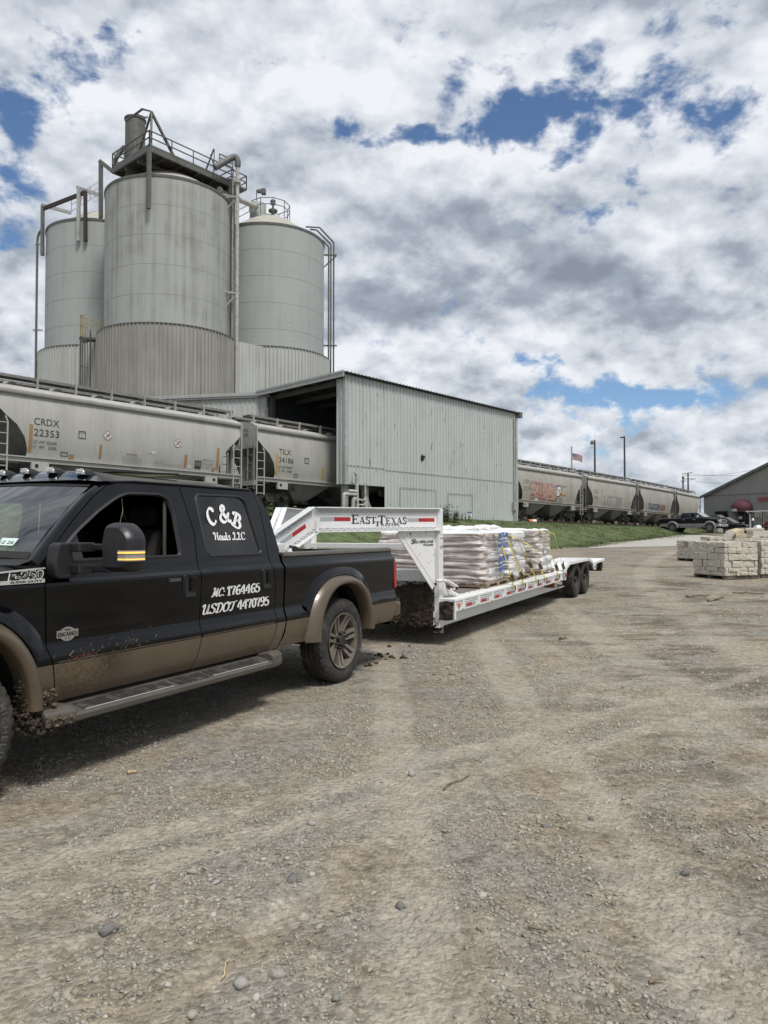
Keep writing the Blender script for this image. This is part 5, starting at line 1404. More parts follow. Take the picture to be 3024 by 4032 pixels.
def inset(poly, d):
    k = len(poly); cx = sum(p[0] for p in poly) / k; cy = sum(p[1] for p in poly) / k; out = []
    for i in range(k):
        p0, p1, p2 = Vector(poly[i - 1]), Vector(poly[i]), Vector(poly[(i + 1) % k])
        e = (p2 - p0); 
        if e.length < 1e-6: out.append(poly[i]); continue
        n = Vector((-e.y, e.x)).normalized()
        if n.dot(Vector((cx, cy)) - p1) < 0: n = -n
        out.append((p1.x + n.x * d, p1.y + n.y * d))
    return out

def tyre_mesh(mb, Rr, half, segs=150, bead=.262, grooves=True, mi=0):
    prof_ = [(-half * .80, bead), (-half * .93, bead + .03), (-half * 1.0, bead + (Rr - bead) * .45), (-half * .97, bead + (Rr - bead) * .72), (-half * .90, Rr - .022)]
    tw = [-.82, -.74, -.60, -.56, -.50, -.34, -.28, -.22, -.06, 0.0, .06, .22, .28, .34, .50, .56, .60, .74, .82]
    grv = {3, 7, 11, 15}
    rows_n = len(prof_) + len(tw) + len(prof_); vs = []
    for j in range(segs):
        a = 2 * PI * j / segs; ring = [(y, r) for y, r in prof_]
        for i, t_ in enumerate(tw):
            r = Rr - .012 * abs(t_) ** 3
            if grooves:
                if i in grv: r -= .013
                elif (j + (i * 2)) % 5 == 0 and i not in (0, len(tw) - 1): r -= .008
                elif i in (0, len(tw) - 1) and j % 4 == 0: r -= .014
            ring.append((half * t_, r))
        ring += [(-y, r) for y, r in prof_[::-1]]
        if grooves and j % 4 == 0:
            ring[4] = (ring[4][0] * .985, ring[4][1] - .008); ring[-5] = (ring[-5][0] * .985, ring[-5][1] - .008)
        vs.append([(r * math.cos(a), y, r * math.sin(a)) for y, r in ring])
    vs.append(vs[0]); mb.grid(vs, mi)

def build_truck():
    root = empty('pickup_truck', TRUCK_O, TRUCK_RZ)
    tag(root, 'muddy black and tan pickup lettered C&B Hauls LLC, hitched to the white trailer', 'pickup truck')
    body2 = [M_black_paint, M_tan_paint]
    XR, XF = 0.0, 3.967
    split = lambda z: interp([.44, .50, .57, .70, .85, 1.08, 1.20, 1.275], [2.13, 2.11, 2.075, 2.035, 2.028, 2.022, 2.026, 2.02], z)
    rdr = lambda z: interp([.44, .48, .55, .68, .79, 1.02, 1.19, 1.275], [1.25, 1.22, 1.15, 1.10, 1.09, 1.085, 1.13, 1.135], z)
    cabr = lambda z: interp([.44, .475, .676, .80, 1.016, 1.257, 1.275], [1.10, 1.06, .972, .968, .968, .985, .985], z)
    ffe = lambda z: interp([.44, .51, .715, .80, 1.04, 1.18, 1.275], [3.275, 3.287, 3.315, 3.335, 3.350, 3.360, 3.362], z)
    bedf = lambda z: interp([.44, .489, .60, .749, 1.0, 1.272], [1.075, 1.045, .975, .945, .945, .950], z)
    bedr = lambda z: interp([.44, .60, .70, .98, 1.2, 1.275], [-1.10, -1.16, -1.19, -1.19, -1.165, -1.14], z)
    lo = lambda x: .475
    front_tp = lambda x: 1.0 - max(0, (x - 4.35)) ** 2 * 0.35
    g = .004
    doors = {}
    for s in (1, -1):
        # lower door skins, fenders, bed sides
        mb = MB(); side_panel(mb, lambda z: split(z) + g, lambda z: ffe(z) - g, lo, s, 26); fd = mb.build('front_door', body2, root, 28, merge=.0008)
        mb = MB(); side_panel(mb, lambda z: rdr(z) + g, lambda z: split(z) - g, lo, s, 20); rd = mb.build('rear_door', body2, root, 28, merge=.0008)
        doors[s] = (fd, rd)
        mb = MB(); side_panel(mb, cabr, lambda z: rdr(z) - g, lo, s, 6); mb.build('cab_corner', body2, root, 28, merge=.0008)
        mb = MB(); side_panel(mb, lambda z: ffe(z) + g, lambda z: 4.70, lambda x: max(.475, arch(x, XF)), s, 46, front_tp, 1.26); mb.build('front_fender', body2, root, 28, merge=.0008)
        mb = MB(); side_panel(mb, bedr, bedf, lambda x: max(.482, arch(x, XR)), s, 64); mb.build('bed_side', body2, root, 28, merge=.0008)
        # dark inner skins so the shut lines read black
        mb = MB(); rows = [[(x, s * (prof(z) - .035), z) for x in (.99, 2.0, 3.3)] for z in LEV]; mb.grid(rows); mb.build('inner_door_skin', M_interior, root)
        mb = MB(); mb.grid([[(bedf(z) - .002, s * (prof(z) - d), z) for d in (0, .05, .2)] for z in LEV]); mb.grid([[(cabr(z) + .002, s * (prof(z) - d), z) for d in (0, .05, .95)] for z in LEV]); mb.build('shut_face', M_black_paint, root)
        mb = MB(); mb.grid([[(bedr(z), s * (prof(z) - d), z) for d in (0, .03, .12)] for z in LEV]); mb.build('bed_end_face', M_black_paint, root)
        # upper door frames with window openings
        up = lambda a, b: (a, s * prof(b), b)
        win_f = rounded([(3.255, 1.300), (3.150, 1.392), (3.044, 1.480), (2.850, 1.610), (2.686, 1.700), (2.58, 1.738), (2.270, 1.745), (2.195, 1.715), (2.165, 1.600), (2.178, 1.300)], .035)
        win_r = rounded([(1.895, 1.760), (1.355, 1.768), (1.285, 1.730), (1.213, 1.292), (1.890, 1.292)], .05)
        fo = [(3.355, 1.275), (3.30, 1.325), (3.06, 1.550), (2.86, 1.712), (2.745, 1.785), (2.62, 1.815), (2.056, 1.824), (2.028, 1.69), (1.992, 1.46), (2.024, 1.275)]
        ro = [(2.016, 1.275), (1.984, 1.46), (2.020, 1.69), (2.048, 1.824), (1.165, 1.828), (1.112, 1.68), (1.118, 1.45), (1.139, 1.275)]
        co = [(1.131, 1.275), (1.110, 1.45), (1.104, 1.68), (1.157, 1.828), (1.19, 1.830), (1.12, 1.812), (1.07, 1.77), (1.0, 1.637), (.958, 1.31), (.985, 1.275)]
        mb = MB(); fill(mb, fo, [win_f], up)
        rows = [[up(*p) for p in win_f], [(p[0], s * (prof(p[1]) - .035), p[1]) for p in win_f]]; mb.grid(rows, close=True)
        mb.build('window_frame', M_black_paint, fd, 28)
        mb = MB(); fill(mb, ro, [win_r], up); mb.build('window_frame', M_black_paint, rd, 28)
        mb = MB(); fill(mb, co, [], up); mb.build('cab_pillar', M_black_paint, root, 28)
        # seals
        for w_, d_, nm in ((win_f, fd, 'window_seal'), (win_r, rd, 'window_seal')):
            mb = MB(); a = inset(w_, -.014); b = inset(w_, .012)
            mb.grid([[(p[0], s * (prof(p[1]) + .001), p[1]) for p in a], [(p[0], s * (prof(p[1]) + .009), p[1]) for p in w_], [(p[0], s * (prof(p[1]) - .012), p[1]) for p in b]], close=True)
            mb.build(nm, M_black_plastic, d_, 40)
        mb = MB(); gl = inset(win_r, .006); fill(mb, gl, [], lambda a, b: (a, s * (prof(b) - .008), b)); mb.build('window', M_tint, rd)
        if s < 0:
            mb = MB(); fill(mb, win_f, [], lambda a, b: (a, s * (prof(b) - .02), b)); mb.build('window', M_glass, fd)
        else:      # driver's window is down; only the quarter by the mirror shows glass
            mb = MB(); fill(mb, [(3.23, 1.31), (3.04, 1.475), (3.02, 1.31)], [], lambda a, b: (a, s * (prof(b) - .02), b)); mb.build('mirror_sail', M_black_plastic, fd)
        # handles
        for dr, x, z in ((fd, 2.15, 1.08), (rd, 1.222, 1.08)):
            yb = prof(z)
            mb = MB(); fr = rounded([(x + .068, z + .088), (x - .068, z + .086), (x - .066, z - .086), (x + .062, z - .084)], .02)
            inn = inset(fr, .010)
            mb.grid([[(p[0], s * (prof(p[1]) + .001), p[1]) for p in fr], [(p[0], s * (prof(p[1]) + .008), p[1]) for p in inset(fr, .004)], [(p[0], s * (prof(p[1]) + .003), p[1]) for p in inn]], close=True)
            fill(mb, inn, [], lambda a, b: (a, s * (prof(b) + .0025), b), 0); hb = mb.build('handle_bezel', M_black_plastic, dr, 40)
            mb = MB(); mb.box((x + .012, s * (yb + .004) - .004, z - .04), (x + .052, s * (yb + .004) + .004, z + .075)); mb.build('handle_recess', M_seal, dr)
            mb = MB(); mb.box((x - .052, min(s * yb, s * (yb + .022)), z - .03), (x + .006, max(s * yb, s * (yb + .022)), z + .072)); mb.build('handle', M_black_paint, dr, None, .006)
            mb = MB(); mb.box((x - .055, min(s * yb, s * (yb + .012)), z - .078), (x + .05, max(s * yb, s * (yb + .012)), z - .042)); mb.build('lock_plate', M_black_plastic, dr, None, .004)
        # arch flares, dark wheel wells
        for xc, sg in ((XR, 1), (XF, 1)):
            ang = [i / 36 for i in range(37)]
            inner = []; outer = []
            for t_ in ang:
                d = -1 + 2 * t_; dd = math.sin(d * PI / 2)
                zi = .47 + .495 * max(0, 1 - abs(dd) ** 2.4) ** .5; inner.append((xc + dd * .475, zi))
                zo = .47 + .585 * max(0, 1 - abs(dd) ** 2.5) ** .5; outer.append((xc + .02 + dd * (.615 if dd < 0 else .625), zo))
            rows = []
            for t_, yy in ((0.0, .93), (0.0, 1.045), (.12, 1.066), (.35, 1.072), (.62, 1.058), (.84, 1.020), (1.0, .985)):
                rows.append([(i_[0] + (o_[0] - i_[0]) * t_, s * yy * (front_tp(i_[0]) if xc > 1 else 1), i_[1] + (o_[1] - i_[1]) * t_) for i_, o_ in zip(inner, outer)])
            mb = MB(); mb.grid(rows); mb.build('wheel_arch_flare', M_tan_paint, root, 50)
            # painted shoulder swelling above the flare
            rows = []
            for t_, yy in ((0.0, 1.005), (.5, .998), (1.0, .968)):
                rows.append([(o_[0] + (o_[0] - xc) * .16 * t_, s * max(yy, prof(min(1.2, o_[1] + .07 * t_)) + .0005) * (front_tp(o_[0]) if xc > 1 else 1), o_[1] + .075 * t_) for o_ in outer if o_[1] > .71])
            mb = MB(); mb.grid(rows); mb.build('arch_shoulder', M_black_paint, root, 50)
            mb = MB(); rows = [[(p[0] + (p[0] - xc) * .04, s * yy, p[1] + .015) for p in inner] for yy in (.985, .55)]
            mb.grid(rows); fill(mb, [(p[0] + (p[0] - xc) * .04, p[1] + .015) for p in inner], [], lambda a, b: (a, s * .55, b)); mb.build('wheel_well', M_interior, root)
        # wheels
        for xc in (XR, XF):
            RR, half, zc = .412, .137, .408
            mb = MB(); tyre_mesh(mb, RR, half); ty = mb.build('wheel', M_rubber, root, 35); ty.location = (xc - .02, s * .863, zc); ty.rotation_euler = (0, R(20 if xc < 1 else 47), 0)
            y1 = s * half * .80
            mb = MB()
            Mx = Matrix.Rotation(-s * PI / 2, 4, 'X')
            hf = half
            mb.lathe([(.262, hf * .97), (.272, hf * .99), (.272, hf * .93), (.262, hf * .90), (.250, hf * .86), (.244, hf * .2), (.240, -hf * .5), (.0, -hf * .5)], 56, Mx)
            rim = mb.build('rim', M_alloy, ty, 40)
            mb = MB()
            for k in range(7):
                a0 = 2 * PI * k / 7 + .3
                for o_ in (-.024, .024):
                    ca, sa = math.cos(a0), math.sin(a0)
                    def sp(r, w_, y, ca=ca, sa=sa, o_=o_): return [Mx @ Vector((r * ca - (o_ + q) * sa, r * sa + (o_ + q) * ca, y)) for q in (-w_, w_)]
                    k1 = .75
                    secs = [(.070, .017, hf * .62, hf * .30), (.12, .0165, hf * .66, hf * .34), (.20, .018, hf * .78, hf * .44), (.252, .0215, hf * .90, hf * .50)]
                    vs = []
                    for r, w_, yo, yi in secs:
                        oo = o_ * (1 + (r - .07) * 2.0)
                        for q, y in ((-w_, yi), (-w_ * .8, yo), (w_ * .8, yo), (w_, yi)): vs.append(Mx @ Vector((r * ca - (oo + q) * sa, r * sa + (oo + q) * ca, y)))
                    fs = []
                    for i in range(3):
                        for j in range(3): fs.append((i * 4 + j, i * 4 + j + 1, (i + 1) * 4 + j + 1, (i + 1) * 4 + j))
                    mb.add(vs, fs)
            mb.lathe([(.095, hf * .30), (.092, hf * .60), (.080, hf * .66), (.062, hf * .66), (.0, hf * .60)], 32, Mx)
            mb.build('spokes', M_alloy, ty, 40)
            mb = MB(); mb.lathe([(.060, hf * .5), (.058, hf * .84), (.050, hf * .90), (.03, hf * .86), (0, hf * .86)], 24, Mx)
            for k in range(8):
                a0 = 2 * PI * k / 8; mb.lathe([(.0145, hf * .55), (.0145, hf * .86), (.009, hf * 1.0), (0, hf * 1.0)], 8, Mx @ Matrix.Translation((.079 * math.cos(a0), .079 * math.sin(a0), 0)))
            mb.build('hub', M_dark_steel, ty, 40)
            if s > 0:       # raised outline lettering on the sidewall
                mb = MB(); spin = R(20 if xc < 1 else 47)
                th0 = R(16) if xc < 1 else R(24); rr = .318
                adv = .0
                for ch in 'MICHELIN':
                    vs, fs = text_mesh(ch, .052, bold=.0005, res=1, xs=1.15)
                    wch = max(v.x for v in vs)
                    def mp(v):
                        th = th0 - (adv + v.x) / rr; r = rr + v.y
                        x, z = -r * math.cos(th), r * math.sin(th)
                        yo = half * (1.0 - max(0, abs(r - .335) - .012) * 1.2) + .0012
                        c_, s_ = math.cos(-spin), math.sin(-spin)
                        return (x * c_ + z * s_, yo, -x * s_ + z * c_)
                    mb.add([mp(v) for v in vs], fs); adv += wch + .010
                mb.build('tyre_lettering', M_letter_rubber, ty)
        # running board
        mb = MB()
        sec = [(.90, .455), (1.06, .425), (1.095, .418), (1.105, .400), (1.10, .368), (1.06, .355), (.92, .36)]
        mb.prism(sec, lambda a, b, x: (x, s * a, b), 1.26, 3.24); rb = mb.build('running_board', M_board, root, None, .006)
        for x0, x1, zz in ((3.23, 3.42, .03), (1.13, 1.30, .055)):
            mb = MB(); sec2 = [(.90, .46), (.99, .452 + zz * .4), (1.06, .43 + zz), (1.108, .415 + zz * .8), (1.112, .40), (1.105, .362), (1.06, .350), (.92, .355)]
            mb.prism(sec2, lambda a, b, x: (x, s * (a - (.03 if (x > 3.3 or x < 1.2) else 0)), b), x0, x1); mb.build('end_cap', M_board, rb, None, .012)
        for x0, x1 in ((3.16, 2.42), (2.36, 2.06), (2.02, 1.36)):
            mb = MB()
            for q in range(4): y_ = .985 + q * .026; z_ = interp([.90, 1.06], [.455, .425], y_) + .004; mb.box((x1, min(s * y_, s * (y_ + .017)), z_ - .004), (x0, max(s * y_, s * (y_ + .017)), z_ + .004))
            mb.build('tread_pad', M_tread, rb)
            mb = MB(); mb.bar((x0, s * 1.092, .424), (x1, s * 1.092, .424), .006, .006); mb.build('tread_edge', M_chrome if x0 - x1 > .4 else M_tread, rb)
        # bed rail cap and inner wall
        mb = MB(); mb.prism([(.965, 1.262), (.955, 1.290), (.90, 1.298), (.82, 1.292), (.82, 1.24), (.93, 1.24)], lambda a, b, x: (x, s * a, b), -1.13, .945); mb.build('bed_rail_cap', M_board, root, None, .006)
        mb = MB(); mb.box((-1.13, min(s * .80, s * .83), .78), (.94, max(s * .80, s * .83), 1.26)); mb.build('bed_inner_wall', M_black_paint, root)
        # rear lamp and bumper corner
        mb = MB(); mb.prism(rounded([(-1.135, 1.15), (-1.205, 1.145), (-1.215, .85), (-1.16, .835), (-1.145, .95)], .02), lambda a, b, y: (a - .01, y, b), s * .86, s * .985); mb.build('tail_lamp', M_red_lens, root, None, .01)
        # tow mirror
        mb = MB(); mb.prism(rounded([(3.30, 1.41), (3.22, 1.415), (3.16, 1.23), (3.16, 1.20), (3.31, 1.20), (3.325, 1.28)], .03), lambda a, b, y: (a, y, b), s * .93, s * 1.02); mr = mb.build('tow_mirror', M_black_plastic, root, None, .012)
        mb = MB()
        for z in (1.385, 1.255): mb.box((3.10, min(s * .99, s * 1.10), z - .028), (3.22, max(s * .99, s * 1.10), z + .028)); mb.box((3.06, min(s * 1.08, s * 1.24), z - .020), (3.13, max(s * 1.08, s * 1.24), z + .020))
        mb.build('mirror_arm', M_black_plastic, mr, None, .008)
        hd = rounded([(1.185, 1.255), (1.205, 1.238), (1.37, 1.24), (1.415, 1.262), (1.43, 1.31), (1.43, 1.44), (1.40, 1.485), (1.345, 1.528), (1.235, 1.533), (1.20, 1.515), (1.18, 1.42)], .02, 3)
        mb = MB(); rows = []
        for x, k in ((3.02, .97), (3.035, 1.0), (3.09, 1.0), (3.125, .93), (3.145, .80)):
            rows.append([(x, s * (1.305 + (p[0] - 1.305) * k), 1.385 + (p[1] - 1.385) * k) for p in hd])
        mb.grid(rows, close=True); n_ = len(hd); mb.add([p for p in rows[0]], [tuple(range(n_))]); mb.add([p for p in rows[-1]], [tuple(range(n_))])
        mb.build('mirror_head', M_mirror_cap, mr, 45)
        mb = MB(); mb.add([(3.016, s * (1.305 + (p[0] - 1.305) * .88), 1.385 + (p[1] - 1.385) * .9) for p in hd], [tuple(range(n_))]); mb.build('mirror_glass', M_chrome, mr)
        lamp = [(3.147, 1.335), (3.147, 1.395), (3.126, 1.424), (3.09, 1.432), (3.03, 1.4335)]
        for z0, z1, m, nm, o_ in ((1.305, 1.368, M_lens, 'lamp_housing', .006), (1.350, 1.360, M_turn, 'turn_lamp', .010), (1.312, 1.320, M_turn, 'turn_lamp', .010)):
            mb = MB(); mb.grid([[(x + o_, s * (y + o_), z) for x, y in lamp] for z in (z0, z1)] ); rows = [[(x, s * y, z0) for x, y in lamp], [(x + o_, s * (y + o_), z0) for x, y in lamp]]; mb.grid(rows); rows = [[(x, s * y, z1) for x, y in lamp], [(x + o_, s * (y + o_), z1) for x, y in lamp]]; mb.grid(rows)
            mb.build(nm, m if s > 0 or nm == 'lamp_housing' else M_lens, mr)
        mb = MB(); mb.bar((1.25, s * prof(.74), .742), (3.2, s * prof(.74), .742), .004, .003); mb.build('body_moulding', M_black_plastic, root)
        # two pinstripes along the paint break
        for x0, x1 in ((1.15, 2.02), (2.05, 3.28)):
            mb = MB(); mb.box((x0, min(s * .99, s * 1.0025), .7075), (x1, max(s * .99, s * 1.0025), .7125)); mb.build('pinstripe', M_tan_paint, root)
    # roof
    mb = MB(); ys = np.linspace(-1, 1, 21)
    def roofz(x, f): return 1.826 + .098 * (1 - abs(f) ** 2.6) * min(1, max(0.35, (2.86 - x) / .25 * .65 + .35)) * (1 if x > 1.3 else max(.55, (x - .9) / .4))
    rows = []
    for i in range(17):
        u_ = i / 16; row = []
        for f in ys:
            x1 = 2.79 + .09 * (1 - f * f); x0 = 1.15 - .02 * (1 - f * f); x = x0 + (x1 - x0) * u_
            row.append((x, f * .778, roofz(x, f) - .035 * max(0, u_ - .93) / .07 * (.4 + .6 * (1 - f * f))))
        rows.append(row)
    mb.grid(rows); roof = mb.build('roof', M_black_paint, root, 40)
    for s in (1, -1):
        mb = MB(); mb.tube([(2.72, s * .782, 1.812), (2.5, s * .785, 1.828), (1.9, s * .784, 1.832), (1.2, s * .783, 1.833)], .009, 8); mb.build('drip_moulding', M_black_paint, root, 60)
    # windshield and its pillars
    def ws(f, u_):       # f across, u_ up
        xb, zb, yb = 3.34 + .20 * (1 - f * f), 1.315 + .02 * (1 - f * f), .845
        xt, zt, yt = 2.79 + .09 * (1 - f * f), 1.790 + .018 * (1 - f * f), .725
        return (xb + (xt - xb) * u_ + .018 * math.sin(PI * u_), f * (yb + (yt - yb) * u_), zb + (zt - zb) * u_ + .012 * math.sin(PI * u_))
    mb = MB(); us = [0, .1, .2, .3, .4, .5, .6, .68, .76, .86, 1.0]
    mb.grid([[ws(f, u_) for f in np.linspace(-.965, .965, 19)] for u_ in us], mf=lambda q: 1 if q[0][2] > 1.63 else 0); mb.build('windshield', [M_wind, M_visor], root, 60)
    mb = MB()
    for f0, f1, u0, u1 in ((-.965, .965, 0, .075), (-.965, .965, .965, 1.0)): mb.grid([[tuple(Vector(ws(f, u_)) + Vector((.002, 0, .002))) for f in np.linspace(f0, f1, 19)] for u_ in (u0, u1)])
    mb.build('windshield_band', M_seal, root, 60)
    for s in (1, -1):
        door_edge = [(3.36, 1.275), (3.30, 1.325), (3.06, 1.550), (2.86, 1.712), (2.745, 1.785), (2.62, 1.815)]
        rows = []
        for k, u_ in enumerate((0.0, .06, .50, .84, .96, 1.0)):
            a = Vector(ws(s * .965, u_)); x, z = door_edge[k]; b = Vector((x + .006, s * prof(z), z + .004)); m_ = (a + b) / 2 + Vector((.012, s * .012, .012))
            rows.append([a, a.lerp(m_, .6), m_, m_.lerp(b, .6), b])
        mb = MB(); mb.grid(rows); mb.build('windshield_pillar', M_black_paint, root, 60)
    # registration sticker
    mb = MB(); c = Vector(ws(.74, .16)); e1 = (Vector(ws(.80, .16)) - c).normalized(); e2 = (Vector(ws(.74, .26)) - c).normalized(); nn = e2.cross(e1).normalized()
    if nn.x < 0: nn = -nn
    def stk(a, b, o_=.004): return c + e1 * a + e2 * b + nn * o_
    mb.add([stk(-.055, -.02), stk(.055, -.02), stk(.055, .045), stk(-.055, .045)], [(0, 1, 2, 3)]); mb.build('sticker', mat('pale green sticker', (0.50, 0.60, 0.56), 0.5), root)
    mb = MB(); put_text(mb, '12 26', .03, lambda a, b: stk(-.045 + a, -.008 + b, .006), fit=(.09, .028)); mb.build('sticker_date', M_navy, root)
    # cab lamps and antenna fin, sunroof
    for f in (-.70, -.34, 0.0, .34, .70):
        x = 2.68 + .05 * (1 - f * f); z = roofz(x, f)
        mb = MB(); rows = []
        for k, (dx, w_, h_) in enumerate(((-.10, .008, .008), (-.07, .028, .026), (-.02, .042, .044), (.02, .043, .048), (.04, .040, .046))):
            rows.append([(x + dx, f * .778 + w_ * math.cos(a), z - .006 + h_ * math.sin(a)) for a in np.linspace(0, PI, 11)])
        mb.grid(rows); cl_ = mb.build('roof_marker_lamp', M_black_plastic, root, 60)
        mb = MB(); rows = []
        for dx, k in ((.04, 1.0), (.052, .85), (.058, .55)):
            rows.append([(x + dx, f * .778 + .038 * k * math.cos(a), z - .004 + .044 * k * math.sin(a) + .0) for a in np.linspace(0.05, PI - .05, 11)])
        mb.grid(rows); mb.add(rows[-1], [tuple(range(11))]); mb.build('lens', M_lens, cl_, 60)
        mb = MB()
        for q in (-.018, 0, .018): mb.bar((x + .061, f * .778 - .026, z + .014 + q * .6 + .008), (x + .061, f * .778 + .026, z + .014 + q * .6 + .008), .004, .005)
        mb.build('lens_rib', M_chrome, cl_)
    mb = MB(); mb.prism([(2.45, 1.905), (2.42, 1.93), (2.34, 1.945), (2.30, 1.93), (2.28, 1.905)], lambda a, b, y: (a, y + .10, b), -.03, .03); mb.build('antenna_fin', M_black_plastic, root, None, .012)
    mb = MB(); mb.add([(2.30, -.36, 1.935), (2.30, .36, 1.935), (1.62, .38, 1.962), (1.62, -.38, 1.962), (2.30, -.36, 1.922), (2.30, .36, 1.922), (1.62, .38, 1.945), (1.62, -.38, 1.945)], [(0, 1, 2, 3), (7, 6, 5, 4), (0, 4, 5, 1), (1, 5, 6, 2), (2, 6, 7, 3), (3, 7, 4, 0)]); mb.build('sunroof_panel', M_black_paint, root, None, .004)
    # cowl, hood, front end
    mb = MB(); mb.grid([[(3.30 + .22 * (1 - f * f), f * .86, 1.325) for f in np.linspace(-1, 1, 13)], [(3.46 + .20 * (1 - f * f), f * .88, 1.285) for f in np.linspace(-1, 1, 13)]]); mb.build('cowl', M_black_plastic, root, 60)
    mb = MB(); rows = []
    for i in range(13):
        u_ = i / 12; x = 3.44 + 1.22 * u_; row = []
        for f in np.linspace(-1, 1, 25):
            w_ = .93 * front_tp(x); y = f * w_
            z = 1.262 - .05 * u_ ** 2 + .055 * (1 - abs(f) ** 3) * (1 - .2 * u_) + (.025 if .25 < abs(f) < .75 else 0) * (1 - .3 * u_)
            row.append((x + .18 * (1 - f * f) * (1 - u_) * .9, y, z - .03 * max(0, u_ - .9) / .1))
        rows.append(row)
    mb.grid(rows); mb.build('hood', M_black_paint, root, 50)
    mb = MB(); mb.box((4.58, -.62, .80), (4.72, .62, 1.20)); mb.build('grille', M_chrome, root, None, .03)
    mb = MB()
    for k in range(4): mb.box((4.72, -.56, .85 + .085 * k), (4.735, .56, .89 + .085 * k))
    mb.build('grille_slot', M_seal, root)
    mb = MB(); mb.box((4.62, -.98, .46), (4.86, .98, .74)); mb.build('front_bumper', M_chrome, root, None, .05)
    for s in (1, -1):
        mb = MB(); mb.box((4.50, min(s * .62, s * .93), .84), (4.70, max(s * .62, s * .93), 1.18)); mb.build('headlamp', M_lens, root, None, .03)
    # tailgate, bed floor, rear bumper
    mb = MB(); mb.box((-1.19, -.80, .72), (-1.13, .80, 1.272)); mb.build('tailgate', M_black_paint, root, None, .012)
    mb = MB(); mb.box((-1.13, -.80, .76), (.94, .80, .80)); mb.box((.90, -.80, .78), (.94, .80, 1.26)); mb.build('bed_floor', M_black_plastic, root)
    mb = MB(); pts = [(-1.215, .975), (-1.43, .93), (-1.47, .84), (-1.48, 0), (-1.47, -.84), (-1.43, -.93), (-1.215, -.975)]
    mb.prism(pts + [(-1.215, -.5), (-1.30, 0), (-1.215, .5)], lambda a, b, z: (a, b, z), .50, .685); mb.build('rear_bumper', M_tan_paint, root, None, .03)
    mb = MB(); mb.prism([(-1.225, .96), (-1.43, .915), (-1.45, .84), (-1.45, -.84), (-1.43, -.915), (-1.225, -.96)], lambda a, b, z: (a, b, z), .685, .700); mb.build('bumper_step_pad', M_black_plastic, root)
    # cab back wall with glass, floor, interior
    mb = MB(); mb.box((.97, -.92, .55), (1.02, .92, 1.27)); mb.add([(.965, -.91, 1.27), (.965, .91, 1.27), (1.16, .775, 1.83), (1.16, -.775, 1.83)], [(0, 1, 2, 3)]); mb.build('cab_back', M_black_paint, root)
    mb = MB(); mb.add([(.985, -.62, 1.34), (.985, .62, 1.34), (1.098, .60, 1.68), (1.098, -.60, 1.68)], [(0, 1, 2, 3)]); mb.build('rear_window', M_tint, root)
    mb = MB(); mb.box((1.0, -.88, .50), (3.45, .88, .62)); mb.box((3.36, -.88, .6), (3.45, .88, 1.24)); mb.build('cab_floor', M_interior, root)
    mb = MB(); mb.prism([(3.40, 1.24), (3.10, 1.26), (3.02, 1.20), (3.05, .95), (3.40, .90)], lambda a, b, y: (a, y, b), -.86, .86); mb.build('dashboard', M_interior, root, None, .02)
    mb = MB(); mb.grid([[(x, .76 * f, roofz(x, f) - .045) for f in np.linspace(-1, 1, 9)] for x in (1.2, 2.0, 2.76)]); mb.build('headliner', M_interior, root)
    for y in (.42, -.42):
        mb = MB(); mb.box((2.15, y - .27, .80), (2.70, y + .27, .98)); mb.prism([(2.22, .95), (2.36, .95), (2.16, 1.50), (2.04, 1.48)], lambda a, b, q: (a, q, b), y - .25, y + .25); mb.prism([(2.12, 1.52), (2.02, 1.51), (1.98, 1.66), (2.07, 1.68)], lambda a, b, q: (a, q, b), y - .13, y + .13)
        mb.build('seat', M_leather, root, None, .04)
    mb = MB(); mb.box((1.30, -.72, .80), (1.80, .72, .98)); mb.prism([(1.25, .95), (1.40, .95), (1.26, 1.50), (1.14, 1.48)], lambda a, b, q: (a, q, b), -.7, .7); mb.build('rear_bench', M_leather, root, None, .04)
    mb = MB(); pts = [Vector((2.98 + .06 * math.sin(a) * .4, .42 + .19 * math.cos(a), 1.20 + .17 * math.sin(a))) for a in [2 * PI * k / 20 for k in range(20)]]; mb.tube(pts, .016, 8, closed=True); mb.bar((2.98, .42, 1.20), (3.10, .42, 1.12), .05); mb.build('steering_wheel', M_seal, root, 60)
    mb = MB(); mb.bar((2.205, .785, 1.70), (2.215, .80, 1.02), .004, .030); mb.build('seat_belt', M_board, root)
    # chassis
    mb = MB()
    for s in (1, -1): mb.box((-1.2, min(s * .42, s * .54), .50), (4.6, max(s * .42, s * .54), .70))
    mb.tube([(0, -.75, .408), (0, .75, .408)], .075, 12); mb.tube([(3.967, -.75, .408), (3.967, .75, .408)], .07, 12); mb.tube([(0, 0, .408), (2.5, 0, .55)], .05, 10)
    mb.box((.9, -.6, .42), (1.75, .35, .60)); mb.box((3.35, -.6, .55), (4.5, .6, 1.18)); mb.build('chassis', M_dark_steel, root)
    mb = MB(); mb.tube([(2.2, -.3, .44), (1.0, -.45, .44), (.5, -.6, .50), (-.8, -.72, .50), (-1.2, -.85, .48)], .05, 10); mb.build('exhaust', M_dark_steel, root, 60)
    # mud hanging behind the front wheel and on the bumper
    rng = np.random.default_rng(12)
    def clods(n, lo_, hi_, s0, s1, name, m, seed):
        P_ = rng.uniform(lo_, hi_, (n, 3)); me = scatter(name, P_[:, 0], P_[:, 1], P_[:, 2], rng.uniform(s0, s1, n), m, seed, (.7, 1.1), 1, .25)
        o = bpy.data.objects.new(name, me); C.objects.link(o); o.parent = root; o['kind'] = 'stuff'
    clods(300, (3.34, .86, .40), (3.50, 1.04, .53), .005, .018, 'caked_mud', M_mud, 31)
    clods(60, (3.31, .98, .46), (3.42, 1.05, .56), .005, .014, 'drying_mud', M_dry_mud, 32)
